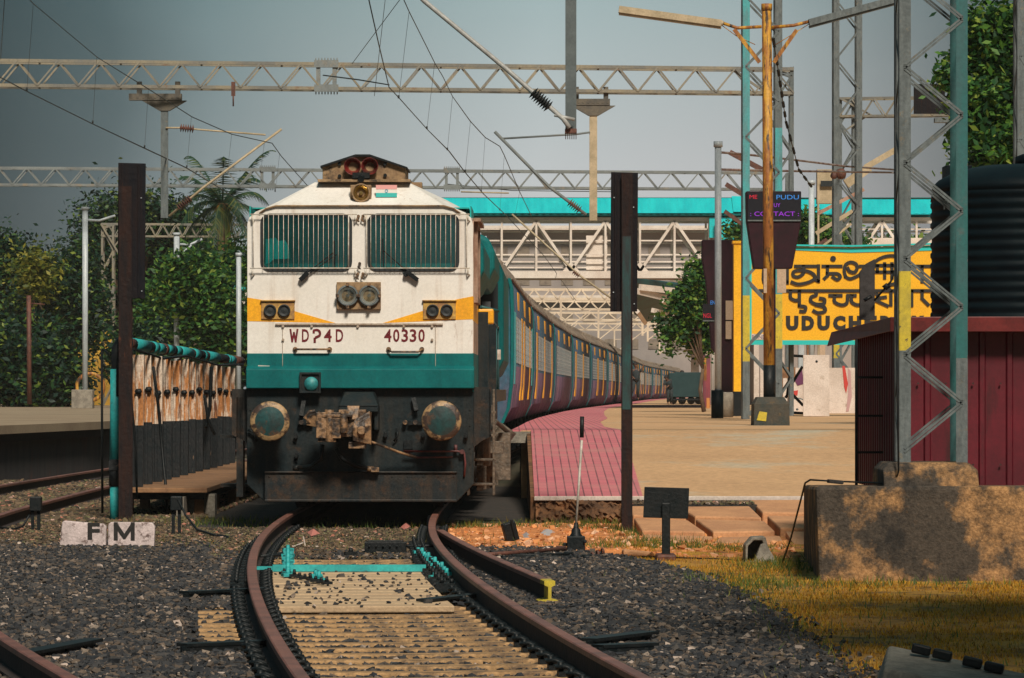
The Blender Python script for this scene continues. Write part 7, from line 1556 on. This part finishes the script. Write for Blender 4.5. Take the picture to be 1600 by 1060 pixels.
rod(800, 868, 896, 866, -.15, .014, M_black, 'thin dark rod between the two switch rods')
q = MB(); a = Vector(gp(905, 878, -.21)); q.obox(a + Vector((.3, 0, .02)), (.5, .12, .03), (0, 0, .05)); tag(q.build('wooden_strip', M_planks), 'small light wooden strip in front of the lever', 'plank')
q = MB(); c = Vector(gp(926, 868, -.17)); 
for k in range(3): q.lathe([(.03, -.01), (.04, 0), (.03, .01)], c + Vector((.05 * k, 0, .02 * k)), (1, .4, .2), 10)
tag(q.build('chain_links', M_rust), 'few rusty chain links beside the lever base', 'chain')
# tilted black box
d = F * (H + .2) / (849 - HOR); q = MB(); q.obox(W(797, 831, d), (.15, .10, .21), (.1, -.28, .2)); q.obox(W(803, 828, d - .06), (.03, .02, .24), (.1, -.28, .2)); q.obox(W(790, 832, d - .06), (.03, .02, .20), (.1, -.28, .2)); tag(q.build('tilted_box', M_black, bevel=.008), 'small black ribbed box lying tilted on the orange dirt', 'box')
def litter(pts, z, m, label, nm='litter'):
    q = MB(); P_ = [Vector(gp(x, y, z)) for x, y in pts]; c = sum(P_, Vector()) / len(P_) + Vector((0, 0, .05)); vs = [tuple(p) for p in P_] + [tuple(c)]; n_ = len(P_); q.add(vs, [(i, (i + 1) % n_, n_) for i in range(n_)]); tag(q.build(nm, m), label, 'litter')
M_plast = mat('plastic_scrap', (.62, .56, .55), (.45, .40, .40), rough=.4, scale=20)
litter([(838, 838), (845, 829), (862, 827), (872, 834), (858, 840)], -.17, M_plast, 'crumpled grey plastic scrap on the orange dirt, right one')
litter([(812, 838), (820, 834), (832, 839), (826, 843)], -.17, M_plast, 'crumpled grey plastic scrap beside the tilted box')
litter([(480, 832), (492, 828), (500, 834), (486, 838)], -.16, mat('pink_scrap', (.6, .22, .18), rough=.6), 'pink scrap lying between the rails, left one')
litter([(626, 824), (636, 817), (644, 822), (632, 828)], -.16, MATS['pink_scrap'], 'pink scrap lying between the rails, right one')
litter([(500, 945), (512, 941), (520, 948), (508, 952)], -.19, M_yel, 'orange yellow scrap on the sleepers')
q = MB(); a = Vector(gp(461, 853, -.16)); q.obox(a, (.22, .02, .01), (0, -.35, .3)); q.obox(a + Vector((.1, 0, .04)), (.012, .012, .12), (0, -.2, 0)); q.obox(a + Vector((.16, .1, -.01)), (.16, .02, .01), (0, .0, .2)); tag(q.build('stick', M_whitewash), 'small white broken stick beside the left rail', 'litter')
q = MB(); 
c = Vector(gp(674, 815, -.12)); q.obox(c, (.10, .08, .14), (.2, .1, .3)); tag(q.build('white_rock', M_fm, bevel=.02), 'pale rock at the right rail under the locomotive', 'stone')
# black square sign on its post
d = F * (H + .22) / (873 - HOR); bs = thing('square_sign', 'black square sign seen from behind on a short post', 'sign', W(1040, 873, d))
q = MB(); q.poly([[(W(x, 0, d).x, W(0, y, d).z) for x, y in ((1005, 809), (1007, 761), (1077, 763), (1075, 811))]], d, d + .02); q.build('panel', M_black, bs, bevel=.004)
q = MB(); a = W(1034, 0, d).x; c = W(1047, 0, d).x; q.box(a, c, d - .05, d - .005, -.24, W(0, 786, d).z); q.build('post', M_black, bs, bevel=.008)
q = MB(); q.obox((W(1040, 0, d).x, d - .02, -.22), (.2, .15, .10), (.1, 0, .1)); q.build('foot', M_rust, bs, bevel=.02)
q = MB(); c = Vector(gp(995, 868, -.22)); q.obox(c + Vector((0, 0, .02)), (.3, .18, .06), (0, .1, .1)); tag(q.build('brick_lump', M_slab, bevel=.02), 'reddish stone lump left of the black square sign foot', 'stone')
# broken concrete pipe end
d = F * (H + .24) / (879 - HOR); pc = W(1180, 860, d)
q = MB(); out = [(-.10, -.135), (-.10, .05), (-.03, .13), (.10, .135), (.13, .02), (.12, -.13)]; inn = [(-.08, -.11), (-.075, .04), (-.015, .10), (.07, .10), (.085, 0), (.08, -.11)]
q.poly([[(pc.x + x, pc.z + z) for x, z in out], [(pc.x + x, pc.z + z) for x, z in inn]], d - .05, d + .35); q.poly([[(pc.x + x, pc.z + z) for x, z in out]], d + .35, d + .36)
q.loft([[(pc.x - .02, d - .12, pc.z - .13), (pc.x + .22, d - .12, pc.z - .13), (pc.x + .22, d + .1, pc.z - .13), (pc.x - .02, d + .1, pc.z - .13)], [(pc.x + .05, d - .05, pc.z + .06), (pc.x + .10, d - .05, pc.z + .08), (pc.x + .10, d + .05, pc.z + .08), (pc.x + .05, d + .05, pc.z + .06)]])
tag(q.build('broken_duct', M_conc, bevel=.012), 'broken hollow concrete piece lying in the grass near the block', 'concrete piece')
# concrete slab with black bits, lower right corner
cs = thing('concrete_slab', 'grey wedge of concrete in the lower right corner with black lumps on it', 'concrete slab', (2.0, 20.6, -.25))
q = MB(); A = Vector(gp(1372, 1075, -.1)); 
q.add([(1.80, 21.2, -.28), (1.87, 22.2, -.28), (3.2, 21.0, -.28), (3.1, 19.5, -.28), (1.90, 21.25, .06), (2.0, 22.1, .125), (3.2, 21.0, -.08), (3.1, 19.6, -.12)], [(3, 2, 1, 0), (4, 5, 6, 7), (0, 1, 5, 4), (1, 2, 6, 5), (2, 3, 7, 6), (3, 0, 4, 7)]); q.build('body', M_conc, cs, bevel=.02)
for k, (x, y, z, a) in enumerate(((2.14, 21.75, .12, -.15), (2.24, 21.65, .10, -.2), (2.38, 21.5, .07, -.2), (2.48, 21.4, .05, -.25))):
    q = MB(); q.obox((x, y, z), (.10, .06, .05), (0, .22, a)); q.build('black_lump', M_black, cs, bevel=.01)
# ================================================================ LEFT PLATFORM THINGS
def lamppost(px, py, w, d, label, bracket=None, ped=None):
    p = W(px, py, d); t_ = thing('lamp_post', label, 'lamp post', (p.x, d, ZP), 0, 'lamp posts on the platforms'); r = w / S(d) / 2
    b = MB(); b.cyl((p.x, d, ZP), (p.x, d, p.z), r, r, n=14); b.cyl((p.x, d, p.z - .05), (p.x, d, p.z + .05), r * 1.3, n=14); b.build('pole', M_galv, t_)
    if bracket: b = MB(); 
    for pts in bracket or (): b = MB(); b.tube([W(x, y, d) for x, y in pts], .045, 6); b.build('bracket', M_galv, t_)
    if ped: b = MB(); b.box(W(ped[0], 0, d).x, W(ped[1], 0, d).x, d - .35, d + .35, ZP - .01, W(0, ped[2], d).z); b.build('pedestal', M_conc, t_, bevel=.03)
lamppost(133, 326, 9, 150, 'tall lamp post with a concrete pedestal on the left platform', [[(138, 344), (155, 345), (180, 337)]], (113, 146, 609))
lamppost(276, 366, 9, 150, 'lamp post behind the striped fence with a short bracket', [[(281, 382), (296, 383), (316, 374)], [(281, 400), (299, 383)]])
lamppost(373, 398, 8, 118, 'lamp post close to the left side of the locomotive')
q = MB(); q.cyl(W(46, 632, 140), W(45, 462, 140), .08, n=8); q.tube([W(46, 474, 140), W(70, 476, 140)], .02, 5); tag(q.build('rusty_post', M_rust), 'thin rusty post in front of the left hedge', 'post')
rf_ = thing('shelter_roof', 'end of a shelter roof with turquoise rim beside the locomotive', 'shelter', (W(350, 0, 150).x, 150, ZP))
q = MB(); q.beam(W(338, 445, 150), W(384, 452, 150), .12, .4); q.beam(W(346, 449, 150), W(324, 479, 150), .12, .4); q.build('rim', M_turq, rf_)
q = MB(); q.add([tuple(W(340, 449, 150.2)), tuple(W(384, 455, 150.2)), tuple(W(384, 488, 153)), tuple(W(328, 480, 150.2))], [(0, 1, 2, 3)]); q.build('underside', M_darkwood, rf_)
q = MB(); q.beam(W(350, 461, 149.9), W(384, 467, 149.9), .5, .06); q.beam(W(345, 476, 149.8), W(384, 484, 149.8), .10, .06); q.beam(W(350, 470, 149.8), W(358, 478, 149.8), .12, .06); q.build('white_beam', M_whiteS, rf_)
for px in (372, 392): q = MB(); q.cyl((W(px, 0, 151).x, 151, ZP), (W(px, 0, 151).x, 151, z1_(455, 151)), .08, n=8); q.build('post', M_galv, rf_)
# ================================================================ UNSEEN TREES ADDED BESIDE THE CAMERA (to shade the lower picture corners)
tree('broadleaf_tree', 'unseen tree added right of the camera to shade the lower right corner', (7.5, 17, -.25), [(5.2, 16, 6.6, 1.5, 2.0, .9), (6.4, 19, 7.2, 1.8, 2.4, 1.2), (4.6, 20.5, 7.6, 1.3, 1.8, .8), (7.6, 15, 7.2, 1.8, 2.0, 1.2), (5.6, 24, 8.2, 1.5, 2.0, .9), (3.6, 13.5, 6.4, 1.0, 1.8, .7)], 20000, .24, M_leafM, .5, .25)
tree('broadleaf_tree', 'unseen tree added left of the camera to shade the lower left corner', (-7.5, 13, -.25), [(-5.2, 12, 6.8, 1.5, 2.0, .9), (-6.2, 15.5, 7.4, 1.7, 2.2, 1.1), (-4.0, 14.5, 7.2, 1.2, 1.6, .8), (-7.2, 19.5, 8.0, 1.8, 2.0, 1.1), (-3.4, 11.5, 6.6, 1.0, 1.4, .7)], 15000, .24, M_leafM, .5, .25)
# ================================================================ HAZE
hz = bpy.data.materials.new('haze'); hz.use_nodes = True; t = hz.node_tree; t.nodes.clear(); o_ = N('ShaderNodeOutputMaterial', t); v_ = N('ShaderNodeVolumePrincipled', t)
v_.inputs['Color'].default_value = (1, .93, .85, 1); v_.inputs['Density'].default_value = .00016; t.links.new(v_.outputs[0], o_.inputs['Volume'])
q = MB(); q.box(-150, 150, -40, 900, -1.4, 30); hb_ = q.build('haze', hz); kind(hb_, 'stuff')
